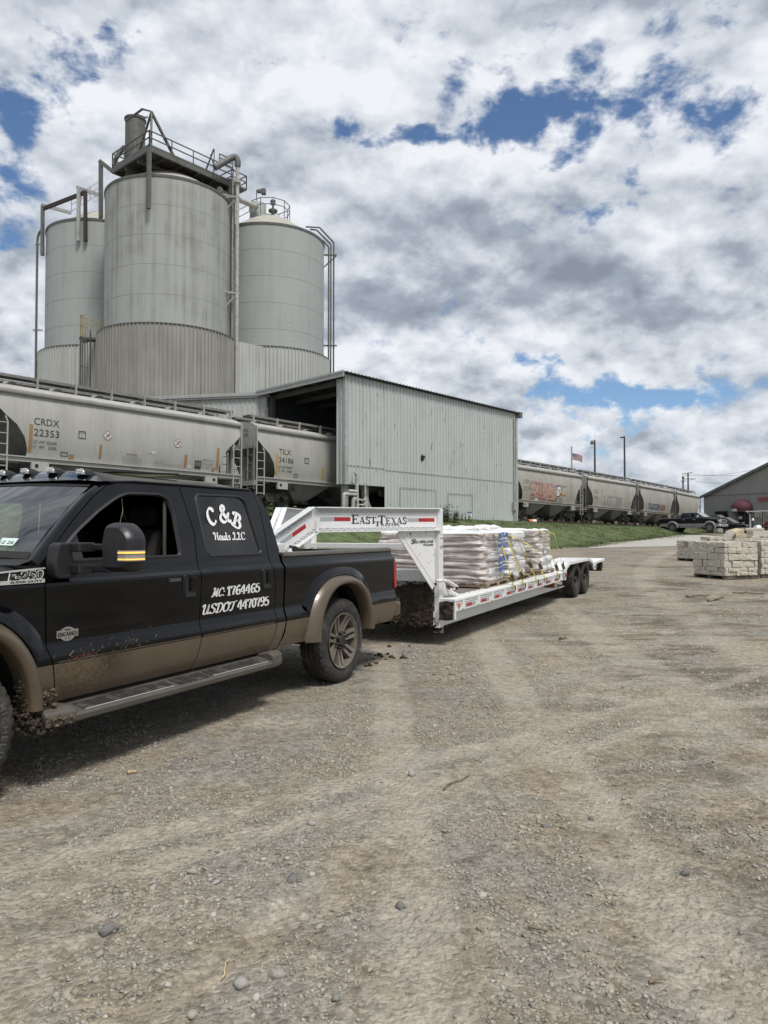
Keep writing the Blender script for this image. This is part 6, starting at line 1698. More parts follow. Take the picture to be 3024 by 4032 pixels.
    clods(260, (3.36, .92, .33), (3.50, 1.08, .42), .005, .019, 'caked_mud', M_mud, 33)
    clods(60, (3.24, 1.06, .365), (3.42, 1.115, .43), .005, .014, 'drying_mud', M_dry_mud, 34)
    clods(70, (3.50, .95, .55), (3.54, 1.04, .85), .004, .012, 'caked_mud', M_mud, 36)
    clods(260, (-1.40, .60, .455), (-.62, .97, .515), .005, .022, 'bumper_mud', M_mud, 35)
    def spatter(n, x0, z0, ang, name, m, seed, seg=None):
        r2 = np.random.default_rng(seed); mb = MB()
        for _ in range(n):
            u_ = r2.gamma(1.6, .13); v_ = r2.normal(0, .055)
            x = x0 - u_ * math.cos(ang) + v_ * math.sin(ang); z = z0 + u_ * math.sin(ang) * .55 + v_
            if not (.49 < z < .86) or x < 2.2: continue
            L_ = r2.uniform(.006, .030); w_ = r2.uniform(.0015, .0045); dx, dz = -math.cos(ang + .25) * L_, math.sin(ang + .25) * L_
            y = lambda zz: prof(zz) + .0015
            mb.add([(x, y(z), z), (x + w_, y(z + w_), z + w_ * 1.2), (x + dx + w_ * .4, y(z + dz), z + dz), (x + dx, y(z + dz - w_), z + dz - w_ * .6)], [(0, 1, 2, 3)])
        o = mb.build(name, m, root); o['kind'] = 'stuff'
    spatter(620, 3.27, .535, R(32), 'mud_spatter', mat('brown spatter', (0.085, 0.058, 0.030), 0.9), 5); spatter(180, 3.24, .58, R(28), 'mud_spatter', mat('pale spatter', (0.15, 0.115, 0.07), 0.9), 6)
    # lettering and badges on the driver's side
    fd, rd = doors[1]
    def door_txt(parent, txt, xl, z0, wd, h, m=M_decal, off=.003, **kw):
        mb = MB(); put_text(mb, txt, h, lambda a, b: (xl - a, prof(z0 + b) + off, z0 + b), fit=(wd, h), **kw); mb.build('lettering', m, parent)
    def pen(mb, pts, w0, w1, nib, fn):
        c_ = catmull([(p[0], p[1], 0) for p in pts], 8); L_, R_ = [], []
        for i, p in enumerate(c_):
            d = (c_[min(i + 1, len(c_) - 1)] - c_[max(i - 1, 0)]).normalized(); ang = math.atan2(d.y, d.x)
            hw_ = (w0 + (w1 - w0) * abs(math.sin(ang - nib))) / 2; n_ = Vector((-d.y, d.x, 0)) * hw_
            L_.append(fn((p + n_).x, (p + n_).y)); R_.append(fn((p - n_).x, (p - n_).y))
        mb.grid([L_, R_])
    G = {'C': [[(.70, .72), (.72, .86), (.58, .97), (.40, .98), (.20, .82), (.10, .55), (.12, .25), (.30, .03), (.52, .02), (.72, .18)]],
         '&': [[(1.02, .10), (.84, .02), (.62, .22), (.36, .60), (.30, .82), (.42, .97), (.58, .90), (.58, .74), (.40, .58), (.16, .40), (.08, .20), (.22, .03), (.48, .02), (.72, .22), (.84, .46), (.98, .50)]],
         'B': [[(.34, .97), (.30, .60), (.24, .04)], [(.02, .72), (.10, .92), (.34, 1.0), (.62, .96), (.70, .78), (.58, .60), (.32, .53)], [(.32, .53), (.66, .52), (.80, .30), (.68, .06), (.40, .0), (.10, .03), (.02, .16)]]}
    gy = lambda z: prof(z) - .004
    for ch, cx, cz_, h, rot in (('C', 1.752, 1.597, .125, 14), ('&', 1.602, 1.622, .135, 4), ('B', 1.452, 1.570, .125, -28)):
        mb = MB(); a = R(rot)
        def fn(px_, py_, cx=cx, cz_=cz_, h=h, a=a):
            q = (px_ - .42) * h; v_ = (py_ - .5) * h; u2 = q * math.cos(a) - v_ * math.sin(a); v2 = q * math.sin(a) + v_ * math.cos(a)
            return (cx - u2, gy(cz_ + v2) + .002, cz_ + v2)
        for st_ in G[ch]: pen(mb, st_, .09, .26, R(25), fn)
        mb.build('lettering', M_decal, rd)
    SG = {'1': ([[(.08, .76), (.36, 1.0)], [(.36, 1.0), (.36, 0)], [(.14, .01), (.58, .01)]], .60),
          '7': ([[(.05, .94), (.62, .95)], [(.62, .95), (.40, .50), (.32, 0)], [(.06, 1.0), (.06, .74)]], .66),
          '6': ([[(.58, .88), (.42, 1.0), (.18, .76), (.10, .40), (.16, .10), (.36, 0), (.57, .12), (.58, .38), (.42, .52), (.20, .40)]], .68),
          '9': ([[(.10, .12), (.26, 0), (.50, .24), (.58, .60), (.52, .90), (.32, 1.0), (.11, .88), (.10, .62), (.26, .48), (.48, .60)]], .68),
          '4': ([[(.46, 1.0), (.04, .32), (.68, .32)], [(.47, 1.0), (.47, 0)], [(.30, .01), (.64, .01)]], .72),
          '5': ([[(.58, .97), (.18, .95)], [(.17, .96), (.14, .55), (.36, .63), (.58, .45), (.58, .18), (.36, 0), (.12, .06), (.09, .2)]], .68),
          '0': ([[(.34, 1.0), (.12, .78), (.10, .5), (.12, .22), (.34, 0), (.56, .22), (.58, .5), (.56, .78), (.34, 1.0)]], .68),
          ':': ([[(.14, .62), (.14, .48)], [(.10, .14), (.10, .0)]], .34),
          'M': ([[(.0, .12), (.10, .0), (.22, .3), (.38, .98)], [(.38, .98), (.42, .5), (.48, .06)], [(.48, .06), (.66, .5), (.84, .98)], [(.84, .98), (.80, .3), (.86, .02), (1.0, .10)], [(.38, .98), (.24, 1.04), (.10, .90)]], 1.04),
          'C': ([[(.70, .72), (.74, .88), (.60, .98), (.38, .96), (.16, .74), (.10, .40), (.22, .08), (.44, .0), (.70, .16)]], .80),
          'U': ([[(.0, .78), (.08, .98), (.24, .92), (.20, .45), (.22, .08), (.42, 0), (.62, .22), (.74, .98)], [(.74, .98), (.70, .22), (.78, .02), (.90, .10)]], .94),
          'S': ([[(.66, .76), (.62, .94), (.42, 1.0), (.20, .90), (.18, .70), (.40, .54), (.60, .38), (.60, .14), (.38, 0), (.12, .04), (.06, .2)]], .72),
          'D': ([[(.34, .94), (.30, .5), (.22, .05)], [(.0, .72), (.10, .95), (.46, 1.0), (.78, .82), (.82, .42), (.62, .06), (.24, .0), (.06, .12)]], .92),
          'O': ([[(.46, 1.0), (.20, .86), (.10, .5), (.16, .14), (.40, 0), (.68, .16), (.76, .52), (.68, .88), (.46, 1.0), (.40, .9), (.52, .82)]], .88),
          'T': ([[(.52, .92), (.46, .5), (.36, .08), (.20, .0), (.08, .12)], [(.0, .70), (.08, .92), (.50, .92), (.92, 1.02)]], .90),
          'H': ([[(.0, .74), (.10, .96), (.28, .92), (.26, .4), (.20, .0)], [(.74, 1.0), (.66, .5), (.66, .04), (.82, .08)], [(.22, .5), (.68, .54)]], .88),
          'a': ([[(.42, .46), (.26, .58), (.08, .34), (.12, .02), (.30, .06), (.42, .4)], [(.44, .56), (.42, .12), (.50, .0), (.60, .10)]], .60),
          'u': ([[(.06, .56), (.08, .12), (.20, .0), (.40, .2)], [(.42, .56), (.42, .10), (.50, 0), (.60, .10)]], .60),
          'l': ([[(.12, 1.0), (.10, .5), (.12, .08), (.22, 0), (.32, .10)]], .32), 's': ([[(.42, .44), (.28, .57), (.10, .44), (.36, .2), (.26, 0), (.04, .08)]], .46),
          'L': ([[(.26, .74), (.36, .96), (.54, .92), (.46, .5), (.30, .12), (.08, .0), (.04, .12), (.30, .12), (.56, .0), (.78, .14)]], .80), ' ': ([], .34)}
    def script_text(parent, txt, fn, wd, h, w0=.075, w1=.22):
        tot = sum(SG[c][1] for c in txt); k = wd / tot; x = 0; mb = MB()
        for c in txt:
            for st_ in SG[c][0]: pen(mb, st_, w0 * 1.0, w1, R(8), lambda a, b, x=x: fn((x + a) * k, b * h))
            x += SG[c][1]
        mb.build('lettering', M_decal, parent)
    script_text(rd, 'Hauls LLC', lambda a, b: (1.775 - a, gy(1.412 + b) + .002, 1.412 + b), .39, .060, .06, .19)
    dfn = lambda xl, z0, sh: (lambda a, b: (xl - a - b * sh, prof(z0 + b) + .003, z0 + b))
    script_text(rd, 'MC:', dfn(1.905, .984, .25), .150, .062); script_text(rd, '1764465', dfn(1.735, .982, .0), .425, .070, .07, .24)
    script_text(rd, 'USDOT', dfn(2.010, .860, .25), .395, .070, .07, .20); script_text(rd, '4470795', dfn(1.590, .860, .0), .412, .072, .07, .24)
    # fender badge
    mb = MB(); ring = [(3.37, 1.186), (3.37, 1.268), (3.60, 1.258), (3.95, 1.235), (4.02, 1.21), (3.95, 1.186)]
    yb = lambda z: .977
    fill(mb, ring, [], lambda a, b: (a, yb(b) + .004, b)); vent = mb.build('fender_vent', M_seal, root)
    mb = MB(); mb.grid([[(x, yb(1.26) + .012, z) for x, z in ((3.365, 1.262), (3.60, 1.252), (3.95, 1.229), (4.03, 1.208))], [(x, yb(1.26) + .012, z) for x, z in ((3.365, 1.272), (3.60, 1.262), (3.95, 1.241), (4.03, 1.216))]])
    mb.grid([[(x, yb(1.19) + .010, 1.184) for x in (3.365, 3.7, 4.03)], [(x, yb(1.2) + .010, 1.206) for x in (3.365, 3.7, 4.03)]]); mb.build('chrome_strip', M_chrome, vent)
    mb = MB(); put_text(mb, 'F-250', .05, lambda a, b: (3.60 - a, yb(1.23) + .008, 1.203 + b), fit=(.228, .056), bold=.0022, shear=.15); mb.build('badge_outline', M_decal, vent)
    mb = MB(); put_text(mb, 'F-250', .05, lambda a, b: (3.593 - a, yb(1.23) + .010, 1.210 + b), fit=(.214, .042), bold=.0003, shear=.15); mb.build('badge_lettering', M_seal, vent)
    mb = MB(); put_text(mb, 'SUPER DUTY', .014, lambda a, b: (3.585 - a, yb(1.2) + .0115, 1.189 + b), fit=(.205, .012), bold=.0004); put_text(mb, 'EFFORT', .014, lambda a, b: (3.76 - a, yb(1.2) + .0115, 1.189 + b), fit=(.12, .011)); mb.build('badge_script', M_seal, vent)
    mb = MB(); cx, cz_ = 3.193, .865; yk = prof(.865) + .004
    out = [(-.076, -.020), (-.076, .024), (-.05, .024)] + [(.056 * math.cos(a), .042 * math.sin(a)) for a in np.linspace(PI * .80, PI * .20, 11)] + [(.05, .024), (.076, .024), (.076, -.020), (.05, -.020)] + [(.056 * math.cos(a), .042 * math.sin(a)) for a in np.linspace(-PI * .18, -PI * .82, 11)] + [(-.05, -.02)]
    mb.prism(out, lambda a, b, y: (cx - a, y, cz_ + b), yk - .004, yk + .003); bd = mb.build('door_badge', mat('brushed badge', (0.42, 0.40, 0.37), 0.35, metal=0.8), fd)
    mb = MB(); put_text(mb, 'KING RANCH', .024, lambda a, b: (cx + .069 - a, yk + .0045, cz_ - .014 + b), fit=(.138, .027), bold=.0005)
    mb.tube([(cx + .022 - .0028 * k, yk + .005, cz_ + .026 + .006 * math.sin(k * .85)) for k in range(16)], .0016, 5); put_text(mb, 'EST 1853', .008, lambda a, b: (cx + .02 - a, yk + .0045, cz_ - .030 + b), fit=(.04, .008)); mb.build('badge_lettering', M_seal, bd)
    mb = MB(); mb.box((2.305 - .062, prof(1.136) - .002, 1.120), (2.305 + .062, prof(1.136) + .006, 1.150)); kp = mb.build('keypad', M_black_plastic, fd, None, .003)
    mb = MB()
    for k in range(5): mb.box((2.258 + .021 * k - .006, prof(1.136) + .006, 1.127), (2.258 + .021 * k + .006, prof(1.136) + .009, 1.143))
    mb.build('keypad_buttons', mat('grey keypad buttons', (0.09, 0.09, 0.09), 0.5), kp)
    # engine badge buried in mud by the wheel
    door_txt(fd, 'POWER STROKE', 3.19, .716, .20, .018, mat('dull red lettering', (0.13, 0.03, 0.03), 0.6))
    # fuel door and its outline, antenna nub
    mb = MB(); fo_ = rounded([(.83, 1.02), (.60, 1.02), (.60, .835), (.84, .845)], .03); a = inset(fo_, .006)
    mb.grid([[(p[0], prof(p[1]) + .0015, p[1]) for p in fo_], [(p[0], prof(p[1]) + .0015, p[1]) for p in a]], close=True); mb.build('fuel_door_gap', M_seal, root)
    return root
truck = build_truck()

# ------------------------------------------------------------------ white gooseneck trailer
TRL_PITCH = .0131
_tm = Matrix.Translation(TRUCK_O) @ Matrix.Rotation(TRUCK_RZ, 4, 'Z') @ Matrix.Translation((-2.4, 0, 0)) @ Matrix.Rotation(TRL_PITCH, 4, 'Y')
def place(o):
    o.matrix_world = _tm; return o
def trl(x, y, z): return _tm @ Vector((x, y, z))
_tmi = _tm.inverted()
def trl_px(u, v, y):                                  # trailer x, z of a photo pixel on the plane at that y
    o = _tmi @ Vector((0, 0, CAMH)); d = _tmi.to_3x3() @ ray(u, v); k = (y - o.y) / d.y; p = o + d * k; return p.x, p.z

NA = .41
def npt(s, z, off=0.0, side=1):                      # along a neck beam: s forward and inward from the upright
    return Vector((-.05 + s * math.cos(NA) + off * math.sin(NA), side * (.975 - s * math.sin(NA) + off * math.cos(NA)), z))
SB, ZT, ZB = 1.90, 1.775, 1.490                      # bend, top and bottom of the beam
DX, DZ = math.cos(R(30)), -math.sin(R(30))
def nsl(a, b, off=0.0, side=1):                      # on the sloping part: a along it from the bend, b up across it
    t_ = R(15); 
    return npt(SB + a * DX + b * math.sin(R(30)) * .5, (ZT + ZB) / 2 + a * DZ + b * 1.0, off, side)

def build_trailer():
    root = empty('gooseneck_trailer'); place(root)
    tag(root, 'long white gooseneck flatbed trailer with mud caked front, hitched to the black pickup', 'trailer')
    # main rails, cross members, deck
    for s in (1, -1):
        mb = MB(); mb.box((-5.9, min(s * .91, s * .995), .27), (.0, max(s * .91, s * .995), .455)); mb.bar((-6.6, s * .953, .27), (0, s * .953, .276), .11, .014); mb.bar((-8.9, s * .62, .40), (-5.5, s * .62, .40), .10, .22); mb.build('main_rail', M_white, root, None, .006)
        mb = MB(); mb.box((-5.65, min(s * 1.0, s * 1.205), .586), (-.05, max(s * 1.0, s * 1.205), .625)); mb.build('deck_edge', M_white_mud, root, None, .004)
        mb = MB()
        for k in range(26): x = -.30 - k * .205; mb.box((x - .11, min(s * 1.03, s * 1.045), .625), (x, max(s * 1.03, s * 1.045), .6275))
        o = mb.build('deck_slot', M_seal, root); o['kind'] = 'stuff'
        mb = MB(); mb.box((-5.65, min(s * 1.17, s * 1.195), .46), (-.06, max(s * 1.17, s * 1.195), .59)); mb.bar((-5.65, s * 1.20, .606), (-.06, s * 1.20, .606), .03, .03); mb.bar((-5.65, s * 1.20, .565), (-.06, s * 1.20, .565), .012, .012); mb.build('rub_rail', M_white, root, None, .003)
        for k in range(10):
            x = -.28 - k * .565
            mb = MB(); mb.box((x - .07, min(s * 1.19, s * 1.215), .475), (x, max(s * 1.19, s * 1.215), .60)); mb.build('stake_pocket', M_white, root, None, .006)
            if s > 0 and x > -5.3:
                mb = MB(); mb.box((x - .36, s * 1.196, .487), (x - .17, s * 1.1975, .532)); mb.build('reflector', M_tape_red, root)
                mb = MB(); mb.box((x - .165, s * 1.196, .487), (x - .08, s * 1.1975, .532)); mb.build('reflector', M_tape_silver, root); mb = MB(); mb.box((x - .50, s * 1.196, .487), (x - .365, s * 1.1975, .532)); mb.build('reflector', M_tape_silver, root)
        # front end plate of the rub rail, plastered in mud
        mb = MB(); mb.box((-.07, min(s * .99, s * 1.20), .36), (-.03, max(s * .99, s * 1.20), .62)); mb.build('outrigger', M_white, root)
        # uprights
        mb = MB(); mb.box((-.14, min(s * .93, s * 1.0), .25), (.0, max(s * .93, s * 1.0), 1.76)); mb.prism([(-.14, .62), (-.36, .62), (-.14, 1.02)], lambda a, b, y: (a, y, b), s * .955, s * .975); mb.build('upright', M_white, root, None, .006)
        # neck beam: web, flanges, sloping nose
        mb = MB()
        def ring(off0, off1, s0, s1, z0, z1):
            vs = [npt(q, z, o_, s) for q in (s0, s1) for o_ in (off0, off1) for z in (z0, z1)]
            mb.add(vs, [(0, 1, 3, 2), (4, 6, 7, 5), (0, 4, 5, 1), (2, 3, 7, 6), (0, 2, 6, 4), (1, 5, 7, 3)])
        ring(-.012, .012, .0, SB, ZB, ZT); ring(-.065, .065, .0, SB, ZT - .012, ZT); ring(-.065, .065, .0, SB, ZB, ZB + .012)
        def slab(a0, a1, b0, b1, o0, o1):
            vs = [nsl(a, b, o_, s) for a in (a0, a1) for o_ in (o0, o1) for b in (b0, b1)]
            mb.add(vs, [(0, 1, 3, 2), (4, 6, 7, 5), (0, 4, 5, 1), (2, 3, 7, 6), (0, 2, 6, 4), (1, 5, 7, 3)])
        H_ = .1425
        slab(0, .60, -H_, H_, -.012, .012); slab(0, .60, H_ - .012, H_, -.065, .065); slab(0, .60, -H_, -H_ + .012, -.065, .065)
        mb.build('neck_beam', M_white, root)
        mb = MB()
        vs = [npt(q, z, o_, s) for o_ in (-.010, .010) for q, z in ((.08, ZB - .002), (.66, ZB - .002), (.08, .80))]
        mb.add(vs, [(0, 1, 2), (5, 4, 3), (0, 3, 4, 1), (1, 4, 5, 2), (2, 5, 3, 0)]); mb.build('gusset', M_white_mud, root)
        mb = MB(); a = npt(.66, ZB, 0, s); b = npt(.08, .78, 0, s); mb.bar(a, b, .11, .012, up=npt(0, 0, 1, s) - npt(0, 0, 0, s)); mb.build('gusset_flange', M_white_mud, root)
        # drive-over fender
        mb = MB(); pr = [(-5.50, .60), (-6.00, .785), (-7.93, .787), (-8.38, .655), (-8.36, .53), (-8.34, .53), (-8.35, .64), (-7.90, .768), (-6.02, .766), (-5.62, .615), (-5.66, .50), (-5.70, .50), (-5.72, .60)]
        mb.prism([(-5.50, .62), (-6.00, .785), (-7.93, .787), (-8.38, .655), (-8.37, .63), (-7.91, .762), (-6.02, .760), (-5.53, .60)], lambda a, b, y: (a, y, b), s * .80, s * 1.215)
        mb.prism([(-5.50, .62), (-6.00, .785), (-7.93, .787), (-8.38, .655), (-8.36, .54), (-8.28, .56), (-8.24, .64), (-7.86, .735), (-6.08, .733), (-5.80, .65), (-5.72, .46), (-5.62, .46), (-5.56, .585)], lambda a, b, y: (a, y, b), s * 1.19, s * 1.222)
        mb.build('drive_over_fender', M_white, root, None, .004)
        for x in (-6.83, -7.69):
            mb = MB(); tyre_mesh(mb, .372, .118, 90, .215, False); w_ = mb.build('wheel', M_rubber, root, 35); w_.location = (x, s * 1.065, .392)
            mb = MB(); Mx = Matrix.Rotation(-s * PI / 2, 4, 'X')
            mb.lathe([(.216, .105), (.222, .112), (.212, .108), (.20, .085), (.19, .03), (.12, .015), (.11, .045), (.055, .05), (.05, .10), (.0, .105)], 40, Mx)
            for k in range(8): a0 = 2 * PI * k / 8; mb.lathe([(.011, .02), (.011, .05), (0, .052)], 6, Mx @ Matrix.Translation((.085 * math.cos(a0), .085 * math.sin(a0), 0)))
            mb.build('rim', M_dark_steel, w_, 40)
        # tail
        mb = MB(); mb.add([(-8.36, s * .10, .665), (-8.36, s * 1.20, .665), (-9.68, s * 1.20, .700), (-9.68, s * .10, .700), (-8.36, s * .10, .61), (-8.36, s * 1.20, .61), (-9.68, s * 1.20, .64), (-9.68, s * .10, .64)], [(0, 1, 2, 3), (7, 6, 5, 4), (0, 4, 5, 1), (1, 5, 6, 2), (2, 6, 7, 3), (3, 7, 4, 0)]); mb.build('folded_ramp', M_white_mud, root, None, .006)
        mb = MB(); mb.box((-8.62, min(s * 1.19, s * 1.212), .50), (-8.40, max(s * 1.19, s * 1.212), .66)); mb.build('tail_plate', M_white, root)
        mb = MB(); mb.lathe([(0, .012), (.034, .01), (.04, 0)], 14, Matrix.Translation((-8.5, s * 1.212, .56)) @ Matrix.Rotation(-s * PI / 2, 4, 'X')); mb.build('tail_lamp', M_red_lens, root, 40)
        for x, z, m, r in ((-.17, .535, M_amber, .03), (-5.70, .565, M_red_lens, .03)):
            mb = MB(); mb.lathe([(0, .022), (r * .8, .018), (r, 0)], 14, Matrix.Translation((x, s * (1.198 if x > -3 else 1.223), z)) @ Matrix.Rotation(-s * PI / 2, 4, 'X')); mb.build('marker_lamp', m, root, 40)
        mb = MB(); mb.box((-5.06, min(s * .99, s * 1.19), .36), (-4.97, max(s * .99, s * 1.19), .45)); mb.build('side_lamp', mat('mud stained amber lens', (0.16, 0.06, 0.02), 0.5) if s > 0 else M_amber, root, None, .02)
        mb = MB(); mb.box((-9.62, min(s * .35, s * 1.15), .40), (-9.50, max(s * .35, s * 1.15), .63)); mb.box((-9.95, min(s * .8, s * 1.1), .44), (-9.62, max(s * .8, s * 1.1), .60)); mb.build('ramp_hinge', M_mud, root, None, .01)
    mb = MB(); mb.box((-8.38, -1.0, .582), (-.16, 1.0, .618)); mb.build('deck', M_deckwood, root)
    mb = MB()
    for k in range(15): x = -.5 - k * .6; mb.box((x - .05, -.95, .46), (x + .05, .95, .58))
    mb.tube([(-6.83, -.98, .392), (-6.83, .98, .392)], .06, 10); mb.tube([(-7.69, -.98, .392), (-7.69, .98, .392)], .06, 10); mb.box((-8.3, -.55, .34), (-6.0, -.45, .58)); mb.box((-8.3, .45, .34), (-6.0, .55, .58)); mb.box((-9.6, -1.1, .50), (-8.3, 1.1, .60)); mb.build('cross_members', M_dark_steel, root)
    mb = MB(); mb.bar((-.02, -.95, 1.285), (-.02, .95, 1.285), .09, .07); mb.build('cross_tube', M_white, root, None, .006)
    mb = MB(); mb.box((-.10, -.93, .30), (-.04, .93, .84)); mb.build('bulkhead', M_white_mud, root)
    mb = MB(); mb.box((-.16, -.93, .835), (.02, .93, .985)); mb.build('bulkhead_cap', M_white_mud, root, None, .008)
    # mud plastered on the bulkhead
    def mud_sheet(name, x, y0, y1, z0, z1, seed, n=46, edge=.5):
        ys = np.linspace(y0, y1, n); zs = np.linspace(z0, z1, n); Yg, Zg = np.meshgrid(ys, zs)
        t_ = fbm(Yg * 9, Zg * 9, seed, 4, .6); th = .012 + .045 * t_
        u_ = (Yg - y0) / (y1 - y0); v_ = (Zg - z0) / (z1 - z0)
        mask = np.minimum.reduce([u_ * 6, (1 - u_) * 9, (1 - v_) * 4, v_ * 6 + .4]) + (fbm(Yg * 16, Zg * 16, seed + 3, 3) - .5) * 2.6 * edge > .35
        V = np.stack([x + th + .02 * vnoise(Yg * 30, Zg * 30, seed + 5), Yg, Zg - .02 * vnoise(Yg * 20, Zg * 4, seed + 8)], -1).reshape(-1, 3)
        F = []
        for i in range(n - 1):
            for j in range(n - 1):
                if mask[i, j] and mask[i + 1, j + 1]: F.append((i * n + j, i * n + j + 1, (i + 1) * n + j + 1, (i + 1) * n + j))
        V2 = V.copy(); V2[:, 0] = x
        mb = MB(); mb.add([tuple(p) for p in V], F); mb.add([tuple(p) for p in V2], F); 
        mb.build(name, M_mud, root, 60)
    mud_sheet('caked_mud', -.04, -.93, .99, .30, .86, 3, 80, .35)
    mud_sheet('caked_mud', -.03, .99, 1.205, .365, .625, 9, 30, .22)
    rng = np.random.default_rng(5)
    for n, lo_, hi_, a, b in ((420, (-.05, -.9, .25), (.02, .98, .34), .006, .026), (60, (-.35, .85, .18), (-.1, .96, .26), .008, .024), (40, (.0, .2, .70), (.05, .98, .86), .008, .02)):
        P_ = rng.uniform(lo_, hi_, (n, 3)); me = scatter('hanging_mud', P_[:, 0], P_[:, 1], P_[:, 2], rng.uniform(a, b, n), M_mud, 8, (.7, 1.1), 1, .25)
        o = bpy.data.objects.new('hanging_mud', me); C.objects.link(o); o.parent = root; o['kind'] = 'stuff'
    mb = MB(); 
    for y in (.86, .94): mb.bar((-.2, y, .27), (-.2, y, .16), .04, .04)
    mb.build('jack_foot', M_ltsteel, root)
    # coupler in the truck bed
    mb = MB(); mb.box((2.15, -.14, 1.12), (2.50, .14, 1.38)); mb.tube([(2.40, 0, 1.2), (2.40, 0, .82)], .06, 14); mb.box((2.3, -.1, .80), (2.5, .1, .88)); mb.build('coupler', M_white, root, None, .01)
    mb = MB(); mb.bar((2.05, .30, 1.27), (2.16, .26, 1.33), .05, .05); mb.bar((2.0, .32, 1.245), (2.22, .25, 1.355), .018); mb.build('lock_lever', M_dark_steel, root)
    # crank handle of the landing gear, mud stuck to it
    def q(u, v, y=1.08): x, z = trl_px(1650 + u / 2.212, 2050 + v / 2.212, y); return Vector((x, y, z))
    mb = MB(); mb.tube([q(148, 523, 1.02), q(215, 523)], .020, 10); mb.tube([q(205, 523), q(245, 525), q(330, 578)], .024, 10); mb.tube([q(262, 620), q(335, 652)], .028, 10); mb.tube([q(330, 575), q(322, 590), q(262, 605), q(250, 612)], .014, 8); mb.build('crank_handle', M_white_mud, root, 60)
    P_ = np.array([list(q(*p)) for p in ((235, 518), (262, 525), (270, 545), (318, 590), (285, 600), (258, 600), (330, 575), (250, 530))]); me = scatter('handle_mud', P_[:, 0], P_[:, 1], P_[:, 2], np.full(len(P_), .022), M_mud, 4); o = bpy.data.objects.new('handle_mud', me); C.objects.link(o); o.parent = root; o['kind'] = 'stuff'
    # decals on the near neck beam
    F = lambda a, b, o_=.014: npt(a, b, o_)
    def dec(mb, s0, s1, z0, z1, fn=F): mb.add([fn(s0, z0), fn(s1, z0), fn(s1, z1), fn(s0, z1)], [(0, 1, 2, 3)])
    mb = MB(); dec(mb, 1.83, 1.645, 1.615, 1.660); mb.build('reflective_tape', M_tape_silver, root)
    mb = MB(); dec(mb, 1.640, 1.408, 1.615, 1.660); mb.build('reflective_tape', M_tape_red, root)
    mb = MB(); dec(mb, .537, .360, 1.603, 1.648); mb.build('reflective_tape', M_tape_silver, root)
    mb = MB(); dec(mb, .355, .083, 1.603, 1.648); mb.build('reflective_tape', M_tape_red, root)
    G_ = lambda a, b: nsl(a, b, .014)
    mb = MB(); dec(mb, .14, .34, -.02, .025, G_); mb.build('reflective_tape', M_tape_red, root)
    mb = MB(); dec(mb, .345, .52, -.02, .025, G_); mb.build('reflective_tape', M_tape_silver, root)
    def word(txt, s0, z0, wd, h, serif=True, m=M_navy, fn=F, **kw):
        mb = MB(); put_text(mb, txt, h, lambda a, b: fn(s0 - a, z0 + b), fit=(wd, h), **kw); mb.build('lettering', m, root)
    # serif capitals built from strokes
    SER = {'E': [('r', .12, 0, .30, 1), ('r', .0, 0, .82, .07), ('r', .0, .93, .80, 1), ('r', .30, .48, .58, .54), ('t', .82, 0, .60, .0, .84, .30), ('t', .80, 1, .60, 1, .80, .72), ('r', .54, .38, .60, .64)],
           'A': [('q', .38, 1, .50, 1, .16, 0, .09, 0), ('q', .36, 1, .56, 1, .93, 0, .70, 0), ('r', .22, .30, .72, .36), ('r', .0, 0, .30, .05), ('r', .60, 0, 1.0, .05)],
           'S': [('p', [(.66, .74), (.62, .92), (.42, .99), (.20, .92), (.16, .72), (.34, .56), (.58, .42), (.66, .24), (.52, .06), (.32, .01), (.14, .08), (.10, .28)])],
           'T': [('r', .38, 0, .58, 1), ('r', .0, .92, .96, 1), ('t', .0, 1, .14, .93, .0, .66), ('t', .96, 1, .82, .93, .96, .66), ('r', .26, 0, .70, .05)],
           'X': [('q', .08, 1, .30, 1, .92, 0, .68, 0), ('q', .74, 1, .82, 1, .22, 0, .14, 0), ('r', .0, .95, .40, 1), ('r', .62, .95, .96, 1), ('r', .0, 0, .34, .05), ('r', .56, 0, 1.0, .05)],
           'R': [('r', .12, 0, .30, 1), ('r', .0, 0, .42, .05), ('p', [(.28, .97), (.62, .95), (.74, .76), (.60, .55), (.28, .52)]), ('q', .42, .54, .58, .52, 1.0, 0, .76, 0), ('r', .0, .95, .3, 1)],
           'I': [('r', .16, 0, .34, 1), ('r', .04, 0, .46, .05), ('r', .04, .95, .46, 1)], 'L': [('r', .12, 0, .30, 1), ('r', .0, 0, .80, .06), ('t', .80, 0, .6, 0, .82, .28), ('r', .0, .95, .42, 1)]}
    SW = {'E': .9, 'A': 1.0, 'S': .78, 'T': .98, 'X': 1.0, 'R': 1.0, 'I': .52, 'L': .86}
